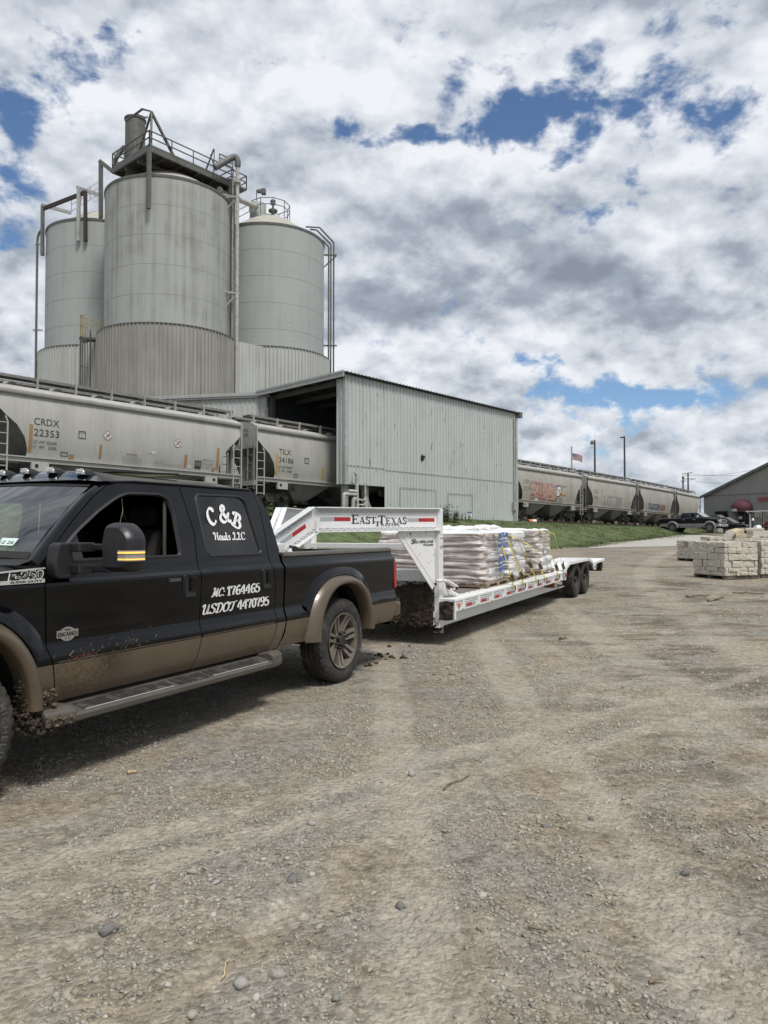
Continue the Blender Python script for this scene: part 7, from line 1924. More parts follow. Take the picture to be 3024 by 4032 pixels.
    def serif(txt, s0, z0, h, wd_scale, first=1.0, firsts=(0,)):
        mb = MB(); x = 0
        for i, ch in enumerate(txt):
            k = first if i in firsts else 1.0; hh = h * k; ww = h * k * wd_scale
            f = lambda a, b, x=x, hh=hh, ww=ww: F(s0 - x - a * ww, z0 + b * hh)
            for st_ in SER[ch]:
                if st_[0] == 'r': _, a0, b0, a1, b1 = st_; a0 -= .015; a1 += .015; b0 -= .02 * (b0 > .01); b1 += .02 * (b1 < .99); mb.add([f(a0, b0), f(a1, b0), f(a1, b1), f(a0, b1)], [(0, 1, 2, 3)])
                elif st_[0] == 'q': c_ = st_[1:]; mb.add([f(c_[0], c_[1]), f(c_[2], c_[3]), f(c_[4], c_[5]), f(c_[6], c_[7])], [(0, 1, 2, 3)])
                elif st_[0] == 't': c_ = st_[1:]; mb.add([f(c_[0], c_[1]), f(c_[2], c_[3]), f(c_[4], c_[5])], [(0, 1, 2)])
                else:
                    c_ = catmull([(p[0], p[1], 0) for p in st_[1]], 6); L_, R_ = [], []
                    for j, p in enumerate(c_):
                        d = (c_[min(j + 1, len(c_) - 1)] - c_[max(j - 1, 0)]).normalized(); w_ = .06 + .055 * abs(math.sin(math.atan2(d.y, d.x) + .5)); n_ = Vector((-d.y, d.x, 0)) * w_
                        L_.append(f((p + n_).x, (p + n_).y)); R_.append(f((p - n_).x, (p - n_).y))
                    mb.grid([L_, R_])
            x += SW[ch] * ww * 1.04
        mb.build('lettering', M_navy, root)
    serif('EAST', 1.392, 1.583, .080, 1.12, 1.34); serif('TEXAS', .998, 1.576, .080, 1.10, 1.30)
    serif('TRAILERS', 1.055, 1.552, .026, 1.75, 2.2)
    word('SILVERLINE', .44, 1.335, .34, .034, bold=.001, shear=.2); word('TRAILERS', .280, 1.300, .18, .022, bold=.001, shear=.2)
    mb = MB(); c_ = catmull([F(.40, 1.378), F(.455, 1.384), F(.465, 1.368), F(.43, 1.354), F(.43, 1.340), F(.475, 1.336)], 6); mb.tube(c_, .005, 4); mb.build('swoosh_mark', M_navy, root)
    # scrollwork pinstripes
    for z_, fn, s1 in ((1.727, F, SB - .05), (1.520, F, SB - .05)):
        mb = MB()
        for ph in (0, PI * .8):
            mb.tube([fn(.06 + (s1 - .06) * k / 220, z_ + .016 * math.sin(k * .52 + ph)) for k in range(221)], .0026, 3, caps=False)
        mb.build('scroll_pinstripe', M_grey_line, root)
    for b in (.10, -.10):
        mb = MB()
        for ph in (0, PI * .8): mb.tube([G_(.03 + .55 * k / 70, b + .016 * math.sin(k * .52 + ph)) for k in range(71)], .0026, 3, caps=False)
        mb.build('scroll_pinstripe', M_grey_line, root)
    for k, (z_, h_, m) in enumerate(((1.44, .05, M_decal), (1.385, .012, M_amber), (1.33, .045, M_decal), (1.26, .04, M_tape_silver), (1.18, .05, M_decal))):
        mb = MB(); mb.add([(-.13, 1.0025, z_), (-.03, 1.0025, z_), (-.03, 1.0025, z_ + h_), (-.13, 1.0025, z_ + h_)], [(0, 1, 2, 3)]); mb.build('warning_sticker', m, root)
    return root
trailer = build_trailer()

# ------------------------------------------------------------------ pallets of bags on the deck
def bag_pallet(xc, y0, y1, ln, top, layers, m, label, seed, slack=1.0, prints=False):
    root = empty('bag_pallet'); 
    root.matrix_world = _tm @ Matrix.Translation((xc, (y0 + y1) / 2, .619)); tag(root, label, 'pallet', 'wrapped pallets of bags on the trailer')
    hx, hy = ln / 2, (y1 - y0) / 2; z0 = .075
    mb = MB()
    for k in range(7): y = -hy + .05 + (2 * hy - .1) * k / 6; mb.box((-hx, y - .05, .062), (hx, y + .05, .08))
    for x in (-hx + .05, 0, hx - .05): mb.box((x - .045, -hy, .02), (x + .045, hy, .062))
    for y in (-hy + .06, 0, hy - .06): mb.box((-hx, y - .05, .0), (hx, y + .05, .02))
    mb.build('wood_pallet', M_pallet, root)
    H_ = top - .619 - z0; rng = np.random.default_rng(seed); n = 132; nz = layers * 9
    t_ = np.linspace(0, 2 * PI, n, endpoint=False)
    ex = 7.0
    cx = np.sign(np.cos(t_)) * np.abs(np.cos(t_)) ** (2 / ex); cy = np.sign(np.sin(t_)) * np.abs(np.sin(t_)) ** (2 / ex)
    per = np.cumsum(np.hypot(np.gradient(cx * hx), np.gradient(cy * hy)))
    rows = []; lean = rng.normal(0, .012, 2)
    for i in range(nz + 1):
        f = i / nz; L_ = min(int(f * layers), layers - 1); fl = f * layers - L_
        jut = rng.normal(0, .012) if i % 9 == 0 else 0
        if i % 9 == 0 or i == 0:
            jo = np.random.default_rng(seed * 31 + L_).normal(0, .010, 2); ph = np.random.default_rng(seed * 17 + L_).uniform(0, 6)
        bag = .014 * slack * (1 - abs(fl * 2 - 1) ** 2.2) - .018
        seam = -.020 * slack * np.abs(np.cos(per / .42 * PI + ph)) ** 14
        wr = (fbm(per * 6 + seed, np.full(n, f * H_ * 16), seed, 3) - .5) * .05 + (fbm(per * 1.2 + f * 3, np.full(n, f * H_ * 34 + per * 1.5), seed + 5, 2) - .5) * .022
        d = bag + seam * (.3 + .7 * (1 - abs(fl * 2 - 1) ** 2)) - .012 + wr
        k = 1 - .03 * f
        X = cx * (hx * k + d) + jo[0] + lean[0] * f; Y = cy * (hy * k + d) + jo[1] + lean[1] * f
        Z = z0 + f * H_ + .012 * np.sin(per * 5 + L_) * (0 < f < 1)
        if i == 0: Z = Z - .03 - .03 * vnoise(per * 9, per * 0, seed)
        rows.append(np.stack([X, Y, Z], -1))
    mb = MB(); mb.grid([[tuple(p) for p in r] for r in rows], close=True, mf=lambda q: 1 if abs(sum(p[1] for p in q) / 4) / hy > .93 and abs(sum(p[0] for p in q) / 4) / hx < .90 else 0); mb.build('bag_stack', [m, M_bag_white], root, 60)
    # bunched film over the top
    rings = []
    for q in (1.0, .95, .88, .78, .66, .52, .38, .22, .06):
        r = rows[-1].copy(); c_ = r.mean(0); r[:, :2] = c_[:2] + (r[:, :2] - c_[:2]) * q
        a = fbm(r[:, 0] * 3 + seed, r[:, 1] * 3, seed, 4, .6)
        r[:, 2] = rows[-1][:, 2].mean() + (1 - q) ** .5 * .03 + (a - .42) * (.20 * slack) * (q < .98) * (0.35 + (1 - q))
        rings.append([tuple(p) for p in r])
    mb = MB(); mb.grid(rings, close=True); mb.build('film_top', M_film_top, root, 50)
    if prints:
        yq = hy + .036
        for z_, sh_ in ((.78 - .115, 0), (.455 - .15, .02)):
            for txt, dz, h_ in (('SPECTRUM', .05, .085), ('CEMENT PRODUCTS', -.085, .06)):
                mb = MB(); put_text(mb, txt, h_, lambda a, b: (.14 - sh_ - a, yq + .006 + .012 * math.sin(a * 14 + b * 9), z_ + dz + b + .02 * math.sin(a * 5)), fit=(.48, h_), bold=.006, shear=.15); mb.build('bag_print', M_print, root)
            mb = MB(); mb.grid([[(.14 - sh_ - .48 * k / 12, yq + .006 + .012 * math.sin(.48 * k / 12 * 14), z_ + .005 + d_ + .02 * math.sin(.48 * k / 12 * 5)) for k in range(13)] for d_ in (0, .022)]); mb.build('print_bar', M_print, root)
    return root
bag_pallet(-2.10, .02, 1.075, 1.06, 1.425, 7, M_bag_tan, 'nearest wrapped pallet of tan bags with blue print, right behind the trailer upright', 3, 1.0, True)
bag_pallet(-3.40, .06, 1.05, .92, 1.41, 6, M_bag_white, 'white wrapped pallet in the middle of the near row on the trailer', 5, .8)
bag_pallet(-5.04, .04, 1.05, .95, 1.435, 6, M_bag_tan, 'rearmost wrapped pallet of the near row, brown bags showing under the film', 8, 1.1)
bag_pallet(-2.62, -1.085, -.04, 1.06, 1.43, 7, M_bag_tan, 'far side wrapped pallet seen through the gooseneck behind the gusset', 11)
bag_pallet(-4.05, -1.06, -.02, 1.0, 1.47, 6, M_bag_white, 'far side wrapped pallet with peaked film, behind the middle white pallet', 13, 1.3)
bag_pallet(-5.45, -1.06, -.03, 1.0, 1.49, 6, M_bag_white, 'far side wrapped pallet behind the rearmost near one', 15, 1.2)

def strap(top_x, bot_x, y_top, z_top, label, tw, width=.05, kb=.30):
    """Webbing over the load down to the near deck edge, with its ratchet near the bottom."""
    root = empty('ratchet_strap'); root.matrix_world = _tm @ Matrix.Translation((bot_x, 1.215, .60)); tag(root, label, 'strap', 'yellow ratchet straps over the load')
    a = Vector((0, .008, -.03)); b = Vector((top_x - bot_x, y_top - 1.215 + .022, z_top - .60))
    c = Vector((top_x - bot_x, y_top - 1.215 - .05, z_top - .60 + .03)); e = Vector((top_x - bot_x - .30, -1.1, z_top - .60 + .05)); f = Vector((top_x - bot_x - .45, -2.33, z_top - .62)); g_ = Vector((top_x - bot_x - .45, -2.43, 0))
    pts = [a] + [a.lerp(b, k / 6) for k in range(1, 7)] + [c, e, f, g_]
    mb = MB(); L_, R_ = [], []; L2, R2 = [], []
    for i, p in enumerate(pts):
        d = (pts[min(i + 1, len(pts) - 1)] - pts[max(i - 1, 0)]).normalized(); tt = tw * (1 - abs(i - 3.5) / 3.5) if i < 8 else 0
        w_ = Vector((1, 0, 0)) - d * d.x; w_.normalize(); nrm = d.cross(w_); w_ = (w_ * math.cos(tt) + nrm * math.sin(tt)) * width / 2; nn = w_.cross(d).normalized() * .002
        L_.append(p - w_ + nn); R_.append(p + w_ + nn); L2.append(p - w_ - nn); R2.append(p + w_ - nn)
    mb.grid([L_, R_, R2, L2, L_]); mb.build('webbing', M_strap, root)
    q0 = a.lerp(b, kb * .45); q1 = a.lerp(b, kb * .45 + .13)
    mb = MB(); mb.bar(q0 + Vector((0, .012, 0)), q1 + Vector((0, .015, 0)), .058, .020); mb.tube([q0.lerp(q1, .3) + Vector((-.05, .02, 0)), q0.lerp(q1, .3) + Vector((.05, .02, 0))], .016, 8); mb.bar(q1 + Vector((-.03, .02, 0)), q1 + Vector((-.03, .035, .05)), .009); mb.bar(q1 + Vector((.03, .02, 0)), q1 + Vector((.03, .035, .05)), .009); mb.build('ratchet', M_buckle, root)
    mb = MB(); mb.tube([a + Vector((0, .01, .04)), a + Vector((0, .02, -.02)), a + Vector((0, .0, -.06)), a + Vector((0, -.03, -.05))], .009, 6); mb.build('hook', M_buckle, root, 60)
    mb = MB()
    tl = q0 + Vector((.02, .02, 0)); rows = [[tl + Vector((.02 * k + q, .015 * math.sin(k), -.035 * k)) for q in (0, .03)] for k in range(4)]; mb.grid(rows); mb.build('loose_tail', M_strap, root)
    return root
strap(-2.10, -2.42, 1.075, 1.37, 'yellow strap across the blue printed pallet, foremost on the load', .1)
strap(-2.50, -2.95, 1.06, 1.38, 'yellow strap over the rear edge of the blue printed pallet', .1)
strap(-3.02, -3.72, 1.06, 1.33, 'twisted wide yellow strap across the front of the white pallet', .7, .06, .75)
strap(-3.72, -4.25, 1.06, 1.20, 'yellow strap over the rear edge of the middle white pallet', .4, .06, .7)
strap(-4.72, -5.14, 1.06, 1.40, 'yellow strap over the front of the rearmost brown pallet', .2)
strap(-5.40, -5.60, 1.06, 1.36, 'rearmost yellow strap, ending beside the drive over fender', .3)

# ------------------------------------------------------------------ mud clods dropped behind the pickup's rear wheel
def clod(u, v, size, label, seed):
    p = at_ground(u, v); me = scatter('mud_clod', np.zeros(1), np.zeros(1), np.zeros(1), np.array([size]), M_mud, seed, (.75, .85), 2, .2)
    o = bpy.data.objects.new('mud_clod', me); C.objects.link(o); o.location = p; tag(o, label, 'mud clod', 'mud clods behind the rear wheel')
for k, (u, v, s_) in enumerate(((1591, 2589, .042), (1496, 2578, .040), (1503, 2586, .028), (1541, 2587, .034), (1552, 2590, .024), (1527, 2576, .028), (1478, 2580, .022), (1457, 2621, .046), (1440, 2624, .030), (1482, 2612, .028), (1535, 2545, .030), (1612, 2546, .022), (1585, 2572, .014), (1520, 2596, .018), (1470, 2595, .018), (1444, 2601, .02), (1708, 2655, .016), (1736, 2674, .014), (1463, 2520, .02))):
    lab = 'largest single dark mud clod lying apart behind the pickup rear wheel' if k == 0 else 'fat dark mud clod close behind the tyre, largest of its heap' if k == 7 else 'dark crumb of dropped mud scattered between the rear wheel and the trailer'
    clod(u, v, s_ * .78, lab, 50 + k)

# ------------------------------------------------------------------ weeds
def weed(name, u, v, Y, h, w_, n, label, seed):
    p = at(u, v, Y); p.z = gzf(p.x, p.y); rng = np.random.default_rng(seed)
    root = empty(name, p); tag(root, label, 'weeds', 'weeds along the bank')
    V = []; F = []; stems = MB()
    for k in range(n):
        a = rng.uniform(0, 2 * PI); r = w_ * rng.uniform(0, 1) ** .6; hh = h * rng.uniform(.5, 1.05) * (1 - .45 * (r / w_) ** 2); bx, by = r * math.cos(a), r * math.sin(a) * .7
        ln = rng.normal(0, .12, 2) * hh; tip = Vector((bx + ln[0], by + ln[1], hh))
        stems.tube([(bx, by, -.05), tip], [.012, .004], 4)
        for j in range(9):
            f = rng.uniform(.2, 1.0); c = Vector((bx, by, 0)).lerp(tip, f); b2 = rng.uniform(0, 2 * PI); L_ = h * rng.uniform(.12, .24); ww = L_ * .28; up = rng.uniform(-.3, .7)
            d = Vector((math.cos(b2), math.sin(b2), up)).normalized(); e = d.cross(Vector((0, 0, 1))).normalized()
            i0 = len(V); V += [c, c + d * L_ * .5 + e * ww, c + d * L_, c + d * L_ * .5 - e * ww]; F.append((i0, i0 + 1, i0 + 2, i0 + 3))
    mb = MB(); mb.add(V, F); mb.build('leaves', M_weed, root); stems.build('stems', M_weed, root)
weed('weed_clump', 1085, 2060, 31, 1.25, 1.0, 60, 'tall leafy weed clump on the bank between the cab and the far neck beam', 1)
weed('weed_clump', 1150, 2060, 31.5, 1.25, .9, 55, 'leafy weed clump just right of the far neck beam, under the rail car', 2)
weed('weed_clump', 1030, 2050, 33, 1.0, .8, 40, 'dim weed clump hard behind the rear of the cab', 3)
weed('weed_clump', 1752, 2060, 44, 1.1, 1.0, 50, 'weed clump at the foot of the shed wall right of the trailer upright', 4)
weed('weed_clump', 1790, 2062, 46, .6, 1.2, 40, 'low weeds along the shed wall beside the small sign', 5)

# ------------------------------------------------------------------ long steel beams stacked on the bank behind the load
def beams():
    m2 = mat('rusty brown steel beam', (0.075, 0.045, 0.032), 0.8, var=0.3); m3 = mat('yellow painted edge', (0.45, 0.37, 0.12), 0.7)
    for k, (u0, v0, u1, v1, Y0, Y1) in enumerate(((1730, 2091, 1825, 2098, 30, 34), (1730, 2084, 1880, 2094, 31, 35.5), (1740, 2077, 1940, 2090, 32, 37), (1795, 2074, 1985, 2086, 33.5, 38.5), (1850, 2074, 2010, 2083, 35, 40))):
        a = at(u0, v0, Y0); b = at(u1, v1, Y1)
        t = empty('steel_beam', (a + b) / 2); tag(t, ['front lowest rusty beam with a pale yellow edge, resting behind the wrapped pallets', 'second lowest rusty beam of the stack behind the wrapped pallets', 'middle rusty beam of the stack behind the pallets', 'second from top rusty beam of the stack', 'topmost rearmost rusty beam, ending near the shed footing'][k], 'beam', 'rusty beams stacked behind the trailer')
        inv = Matrix.Translation(-(a + b) / 2)
        mb = MB(); mb.bar(a, b, .30, .14); o = mb.build('beam_body', m2, t); o.matrix_parent_inverse = inv
        mb = MB(); n_ = Vector((0, -.155, .05)); mb.bar(a + n_, b + n_, .02, .035); o = mb.build('painted_edge', m3, t); o.matrix_parent_inverse = inv
    a = at(1745, 2100, 33); b = at(1960, 2096, 36.5)
    for k, p in enumerate((a, b)):
        mb = MB(); g = gzf(p.x, p.y); mb.bar((p.x - 1.2, p.y - 1.0, (g + p.z) / 2 - .05), (p.x + .8, p.y + 3.0, (g + p.z) / 2 + .12), .3, max(.3, p.z - g)); o = mb.build('timber_sleeper', M_tie); tag(o, ['timber sleeper under the near end of the rusty beams', 'timber sleeper under the far end of the rusty beams'][k], 'timber')
beams()

# ------------------------------------------------------------------ sign by the shed, traffic barrel, poles and flag
p = at(1849, 2050, 49.0); g = gzf(p.x, p.y); t = empty('warning_sign', (p.x, p.y, g)); tag(t, 'small white notice with a blue heading on a post before the shed wall', 'sign')
zt = at(1849, 2014, 49.0).z - g
mb = MB(); mb.bar((0, 0.04, 0), (0, 0.04, zt - .1), .08); mb.build('post', M_ststeel, t)
mb = MB(); mb.box((-.16, -.01, zt - .46), (.16, .012, zt)); mb.build('board', M_decal, t)
mb = MB(); mb.box((-.15, -.014, zt - .12), (.15, -.011, zt - .01)); mb.build('blue_heading', mat('sign blue', (0.03, 0.13, 0.32), 0.5), t)
mb = MB()
for k in range(4): mb.box((-.11, -.014, zt - .20 - .06 * k), (.11 - .04 * (k % 2), -.011, zt - .17 - .06 * k))
mb.build('text_lines', M_faint, t)
p = at(2099, 2045, 55.5); t = empty('traffic_barrel', (p.x, p.y, gzf(p.x, p.y) + .10)); t.rotation_euler = (0, R(90), R(-8)); tag(t, 'orange and white traffic barrel lying on its side below the rail car', 'traffic barrel')
for k, (z0, z1, m) in enumerate(((-.28, -.02, 'o'), (-.02, .26, 'w'))):
    mb = MB(); r0 = .17 - .03 * (z0 + .45); r1 = .17 - .03 * (z1 + .45); mb.lathe([(0, z0), (r0, z0), (r1, z1), (0, z1)], 20); mb.build('band', mat('traffic orange', (0.75, 0.13, 0.03), 0.5) if m == 'o' and 'traffic orange' not in MATS else MATS.get('traffic orange') if m == 'o' else M_decal, t, 50)
def pole(name, u, vt, Y, r, label, cat, m):
    p = at(u, vt, Y); g = gzf(p.x, p.y) - .2; t = empty(name, (p.x, p.y, g)); tag(t, label, cat)
    mb = MB(); mb.tube([(0, 0, 0), (0, 0, p.z - g)], [r * 1.5, r], 10); mb.build('pole', m, t, 60); return t, p.z - g
t, h = pole('flagpole', 2250.5, 1763, 96, .09, 'pale flagpole flying a flag behind the graffiti car', 'flagpole', M_ltsteel)
mb = MB(); mb.lathe([(0, -.1), (.16, 0), (0, .14)], 10, Matrix.Translation((0, 0, h + .05))); mb.build('finial', M_ltsteel, t, 60)
# the flag, rippling to the right
FW, FH = 1.52, .92
def flag():
    p = at(2252.5, 1783, 96); fw = 44.5 / FPX * 96; fh = 26 / FPX * 96
    t = empty('flag', p); tag(t, 'stars and stripes flag blowing to the right on the flagpole', 'flag')
    m_r, m_w, m_b = mat('flag red', (0.22, 0.035, 0.05), 0.8), mat('flag white', (0.42, 0.40, 0.40), 0.8), mat('flag blue', (0.035, 0.045, 0.12), 0.8)
    def F(a, b): return Vector((a * fw, .12 * math.sin(a * 9) * a + a * .5, -b * fh - a * .28 - .06 * math.sin(a * 8) * a))
    for k in range(13):
        b0, b1 = k / 13, (k + 1) / 13; a0 = .42 if k < 7 else 0
        mb = MB(); xs = np.linspace(a0, 1, 16); mb.grid([[F(a, b0) for a in xs], [F(a, b1) for a in xs]]); mb.grid([[F(a, b0) + Vector((0, .01, 0)) for a in xs], [F(a, b1) + Vector((0, .01, 0)) for a in xs]]); mb.build('stripe', m_r if k % 2 == 0 else m_w, t)
    mb = MB(); xs = np.linspace(0, .42, 8); mb.grid([[F(a, 0) for a in xs], [F(a, 7 / 13) for a in xs]]); mb.grid([[F(a, 0) + Vector((0, .01, 0)) for a in xs], [F(a, 7 / 13) + Vector((0, .01, 0)) for a in xs]]); mb.build('canton', m_b, t)
    mb = MB()
    for r in range(9):
        for c_ in range(6 - r % 2):
            a = .035 + c_ * .07 + (.035 if r % 2 else 0); b = .03 + r * .06; q = F(a, b) - Vector((0, .006, 0)); s_ = .035
            mb.add([q + Vector((s_ * math.cos(u_) * (1 if i % 2 == 0 else .42), 0, s_ * math.sin(u_) * (1 if i % 2 == 0 else .42))) for i, u_ in enumerate([PI / 2 + 2 * PI * i / 10 for i in range(10)])], [tuple(range(10))])
    mb.build('stars', m_w, t)
flag()
m_gp = mat('dark green pole', (0.03, 0.045, 0.045), 0.5)
t, h = pole('light_pole', 2341.5, 1732, 100, .11, 'dark pole with antennas, between the flagpole and the street lamp', 'pole', m_gp)
mb = MB(); mb.box((-.58, -.2, h - .62), (-.08, .2, h - .28)); mb.box((-.5, -.1, h - .28), (-.2, .1, h - .1)); mb.build('floodlight', M_ststeel, t, None, .05)
mb = MB(); mb.bar((0, 0, h), (0, 0, h + .9), .03); mb.bar((-.1, 0, h - .95), (-.5, 0, h - .98), .03); mb.bar((-.45, 0, h - .75), (-.45, 0, h - 1.2), .035); mb.bar((-.3, 0, h - .82), (-.3, 0, h - 1.1), .03); mb.build('antenna', M_ltsteel, t)
t, h = pole('street_lamp', 2458.5, 1718, 104, .11, 'tall dark street lamp with one arm pointing left, right of the antenna pole', 'street lamp', m_gp)
mb = MB(); mb.box((-.56, -.16, h - .24), (-.08, .16, h - .08)); mb.bar((-.3, 0, h - .15), (0, 0, h - .15), .06); mb.build('lamp_head', M_dark_steel, t, None, .04)
def utility(u, vt, Y, arms, label):
    t, h = pole('utility_pole', u, vt, Y, .13, label, 'utility pole', M_dark_steel)
    for x0, x1, dz, tilt in arms:
        mb = MB(); mb.bar((x0, 0, h + dz - tilt), (x1, 0, h + dz + tilt), .10, .12)
        for k in range(4): x = x0 + (x1 - x0) * (k + .1) / 3.2; z_ = h + dz - tilt + 2 * tilt * (x - x0) / (x1 - x0); mb.bar((x, 0, z_), (x, 0, z_ + .22), .05)
        mb.bar((x0 * .6, -.1, h + dz - .3), (0, -.1, h + dz - .7), .04); mb.bar((x1 * .6, -.1, h + dz), (0, -.1, h + dz - .7), .04)
        mb.build('cross_arm', M_dark_steel, t)
    return t, h
YU = 150
utility(2709, 1862, YU, [(-1.15, .85, -.1, .16), (-.95, 1.5, -1.25, .0)], 'double armed wooden utility pole between the train and the grey building')
utility(2689, 1874, YU + 4, [(-.3, .35, -.4, .03), (-.45, .5, -1.1, .03)], 'plainer utility pole just left of the double armed one')
for k, (dz, dx) in enumerate(((0, -1.0), (.3, .8), (-1.25, 1.4))):
    a = at(2709, 1866, YU) + Vector((dx, 0, dz - .3)); b = at(3150, 1800 + 25 * k, 110); mb = MB(); mb.tube([a.lerp(b, q / 10) - Vector((0, 0, 4 * 1.0 * (q / 10) * (1 - q / 10))) for q in range(11)], .025, 4); c = a.lerp(b, .5)
    o = mb.build('power_line', M_dark_steel); tag(o, ['upper power line from the utility pole over the grey roof', 'middle power line from the utility pole over the grey roof', 'lowest power line from the utility pole over the grey roof'][k], 'power line')

# ------------------------------------------------------------------ grey metal building on the right
BC = Vector((36.5, 84.0, 0)); BD = Vector((.5, -.866, 0)); BN = Vector((-.866, -.5, 0))      # along its gable wall; out of it
def bp(t_, o_, z): p = BC + BD * t_ + BN * o_; return Vector((p.x, p.y, z))
def bpx(u, v):
    p = on_plane(u, v, BC, BN); return (p - BC).dot(BD), p.z
def building():
    zb = 1.2; ez = 5.56; pitch = .392; W_ = 26.0; apex = 13.0
    t = empty('metal_building', bp(0, 0, zb)); tag(t, 'grey ribbed metal building with a gable roof and maroon awning at the right edge', 'building')
    inv = Matrix.Translation(-bp(0, 0, zb))
    def lk(mb, name, m, par=t, smooth=None, bevel=0):
        o = mb.build(name, m, par, smooth, bevel); o.matrix_parent_inverse = inv if par is t else Matrix(); return o
    roofz_ = lambda s_: ez + pitch * (s_ if s_ < apex else 2 * apex - s_)
    M_bw = panel_metal('grey building cladding', (0.245, 0.245, 0.23), (0.18, 0.18, 0.168), .6, zs=.2, xs=2.0)
    mb = MB(); rib_panel(mb, bp(0, 0, 0), bp(W_, 0, 0), zb, lambda s_: roofz_(s_) - .05, BN, .45, .03); lk(mb, 'gable_wall', M_bw)
    mb = MB(); a = bp(0, 0, 0); b = bp(0, -30, 0); rib_panel(mb, a, b, zb, ez - .05, -BD, .45, .03); lk(mb, 'side_wall', M_bw)
    mb = MB()
    for s0, s1 in ((-.3, apex), (apex, W_ + .3)):
        z0, z1 = roofz_(max(s0, 0)) - (.12 if s0 < 0 else 0), roofz_(min(s1, W_))
        mb.add([bp(s0, .25, z0), bp(s1, .25, z1), bp(s1, -30, z1), bp(s0, -30, z0), bp(s0, .25, z0 - .08), bp(s1, .25, z1 - .08), bp(s1, -30, z1 - .08), bp(s0, -30, z0 - .08)], [(0, 1, 2, 3), (7, 6, 5, 4), (0, 4, 5, 1), (1, 5, 6, 2), (2, 6, 7, 3), (3, 7, 4, 0)])
    lk(mb, 'roof', M_clad_lip)
    mb = MB(); mb.bar(bp(-.3, .28, ez - .22), bp(apex, .28, roofz_(apex) - .1), .06, .28); mb.bar(bp(apex, .28, roofz_(apex) - .1), bp(W_, .28, ez - .22), .06, .28); lk(mb, 'rake_trim', M_ststeel)
    s0, z0 = bpx(2772, 1953.5); s1, z1 = bpx(2981, 1943.8)
    mb = MB(); mb.bar(bp(s0, .035, z0), bp(14, .035, z0), .02, .05); lk(mb, 'lap_seam', M_ststeel)
    # window
    a0, b0 = bpx(2816, 2040); a1, b1 = bpx(2868, 2012)
    mb = MB(); mb.prism([(a0, b0), (a1, b0), (a1, b1), (a0, b1)], lambda a, b, o_: bp(a, o_, b), .03, .05); w_ = lk(mb, 'window', M_tint)
    mb = MB(); mb.prism([(a0, b0), (a1, b0), (a1, b1), (a0, b1)], lambda a, b, o_: bp(a, o_, b), .028, .034); lk(mb, 'window_backing', M_interior)  # black sheet close behind the tinted pane
    mb = MB()
    for p, q in (((a0, b0), (a1, b0)), ((a0, b1), (a1, b1)), ((a0, b0), (a0, b1)), ((a1, b0), (a1, b1))): mb.bar(bp(p[0], .06, p[1]), bp(q[0], .06, q[1]), .08)
    lk(mb, 'window_frame', M_ststeel)
    # door recess
    a0, b1 = bpx(2906, 2008); a1, _ = bpx(2957, 2008); _, b0 = bpx(2930, 2083)
    mb = MB(); mb.prism([(a0, zb), (a1, zb), (a1, b1), (a0, b1)], lambda a, b, o_: bp(a, o_, b), .03, .055); lk(mb, 'door', mat('dark navy door', (0.008, 0.012, 0.022), 0.45))
    mb = MB(); mb.bar(bp(a0, .07, zb), bp(a0, .07, b1), .12); mb.bar(bp(a1, .07, zb), bp(a1, .07, b1), .12); mb.bar(bp((a0 * .45 + a1 * .55), .06, zb), bp((a0 * .45 + a1 * .55), .06, b1), .05); lk(mb, 'door_frame', M_ststeel)
    c0, d0 = bpx(2908.5, 2044); c1, d1 = bpx(2924, 2032); mb = MB(); mb.prism([(c0, d0), (c1, d0), (c1, d1), (c0, d1)], lambda a, b, o_: bp(a, o_, b), .06, .066); lk(mb, 'notice', M_decal)
    # awning: half dome with a straight valance
    ac, zv = bpx(2926, 2001); _, ztop = bpx(2926, 1966.5); e0, _ = bpx(2884, 2005); e1, _ = bpx(2968, 2005); rad = (e1 - e0) / 2 * .93; zl = zv - .42
    m_aw = mat('maroon awning canvas', (0.078, 0.017, 0.030), 0.7, var=.12)
    hh = ztop - zv; mb = MB(); na = 14
    for i in range(na):                        # gathered gores
        rows = []
        for j in range(9):
            f = j / 8 * PI / 2; row = []
            for k in range(5):
                th = PI * (i + k / 4) / na; bul = 1 - .03 * (abs(k / 4 - .5) * 2) ** 2
                row.append(bp(ac - rad * math.cos(th) * math.cos(f) * bul, .05 + rad * math.sin(th) * math.cos(f) * bul, zv + hh * math.sin(f)))
            rows.append(row)
        mb.grid(rows)
    aw = lk(mb, 'awning', m_aw, t, 30)
    mb = MB(); mb.grid([[bp(ac - rad * math.cos(th), .05 + rad * math.sin(th), z) for th in np.linspace(0, PI, 40)] for z in (zl, zv)]); lk(mb, 'valance', mat('dark maroon valance', (0.045, 0.009, 0.016), 0.7))
    mb = MB(); th0 = PI * .24
    put_text(mb, '4102', .30, lambda a, b: bp(ac - (rad + .01) * math.cos(th0 + a / rad), .05 + (rad + .01) * math.sin(th0 + a / rad), zl + .06 + b), fit=(1.05, .30), bold=.02); lk(mb, 'house_number', M_decal)
    # red lettered board
    c0, d0 = bpx(2982, 1976.5); _, d1 = bpx(2982, 1956.5)
    mb = MB(); mb.prism([(c0, d0), (c0 + 3.4, d0), (c0 + 3.4, d1), (c0, d1)], lambda a, b, o_: bp(a, o_, b), .04, .08); lk(mb, 'sign_board', mat('faded red sign', (0.27, 0.13, 0.12), 0.6))
    mb = MB(); put_text(mb, 'STONE YARD SALES', .2, lambda a, b: bp(c0 + .15 + a, .085, d1 - .28 + b), fit=(3.1, .17), bold=.01); put_text(mb, 'MASONRY', .2, lambda a, b: bp(c0 + .3 + a, .085, d0 + .10 + b), fit=(2.2, .17), bold=.01)
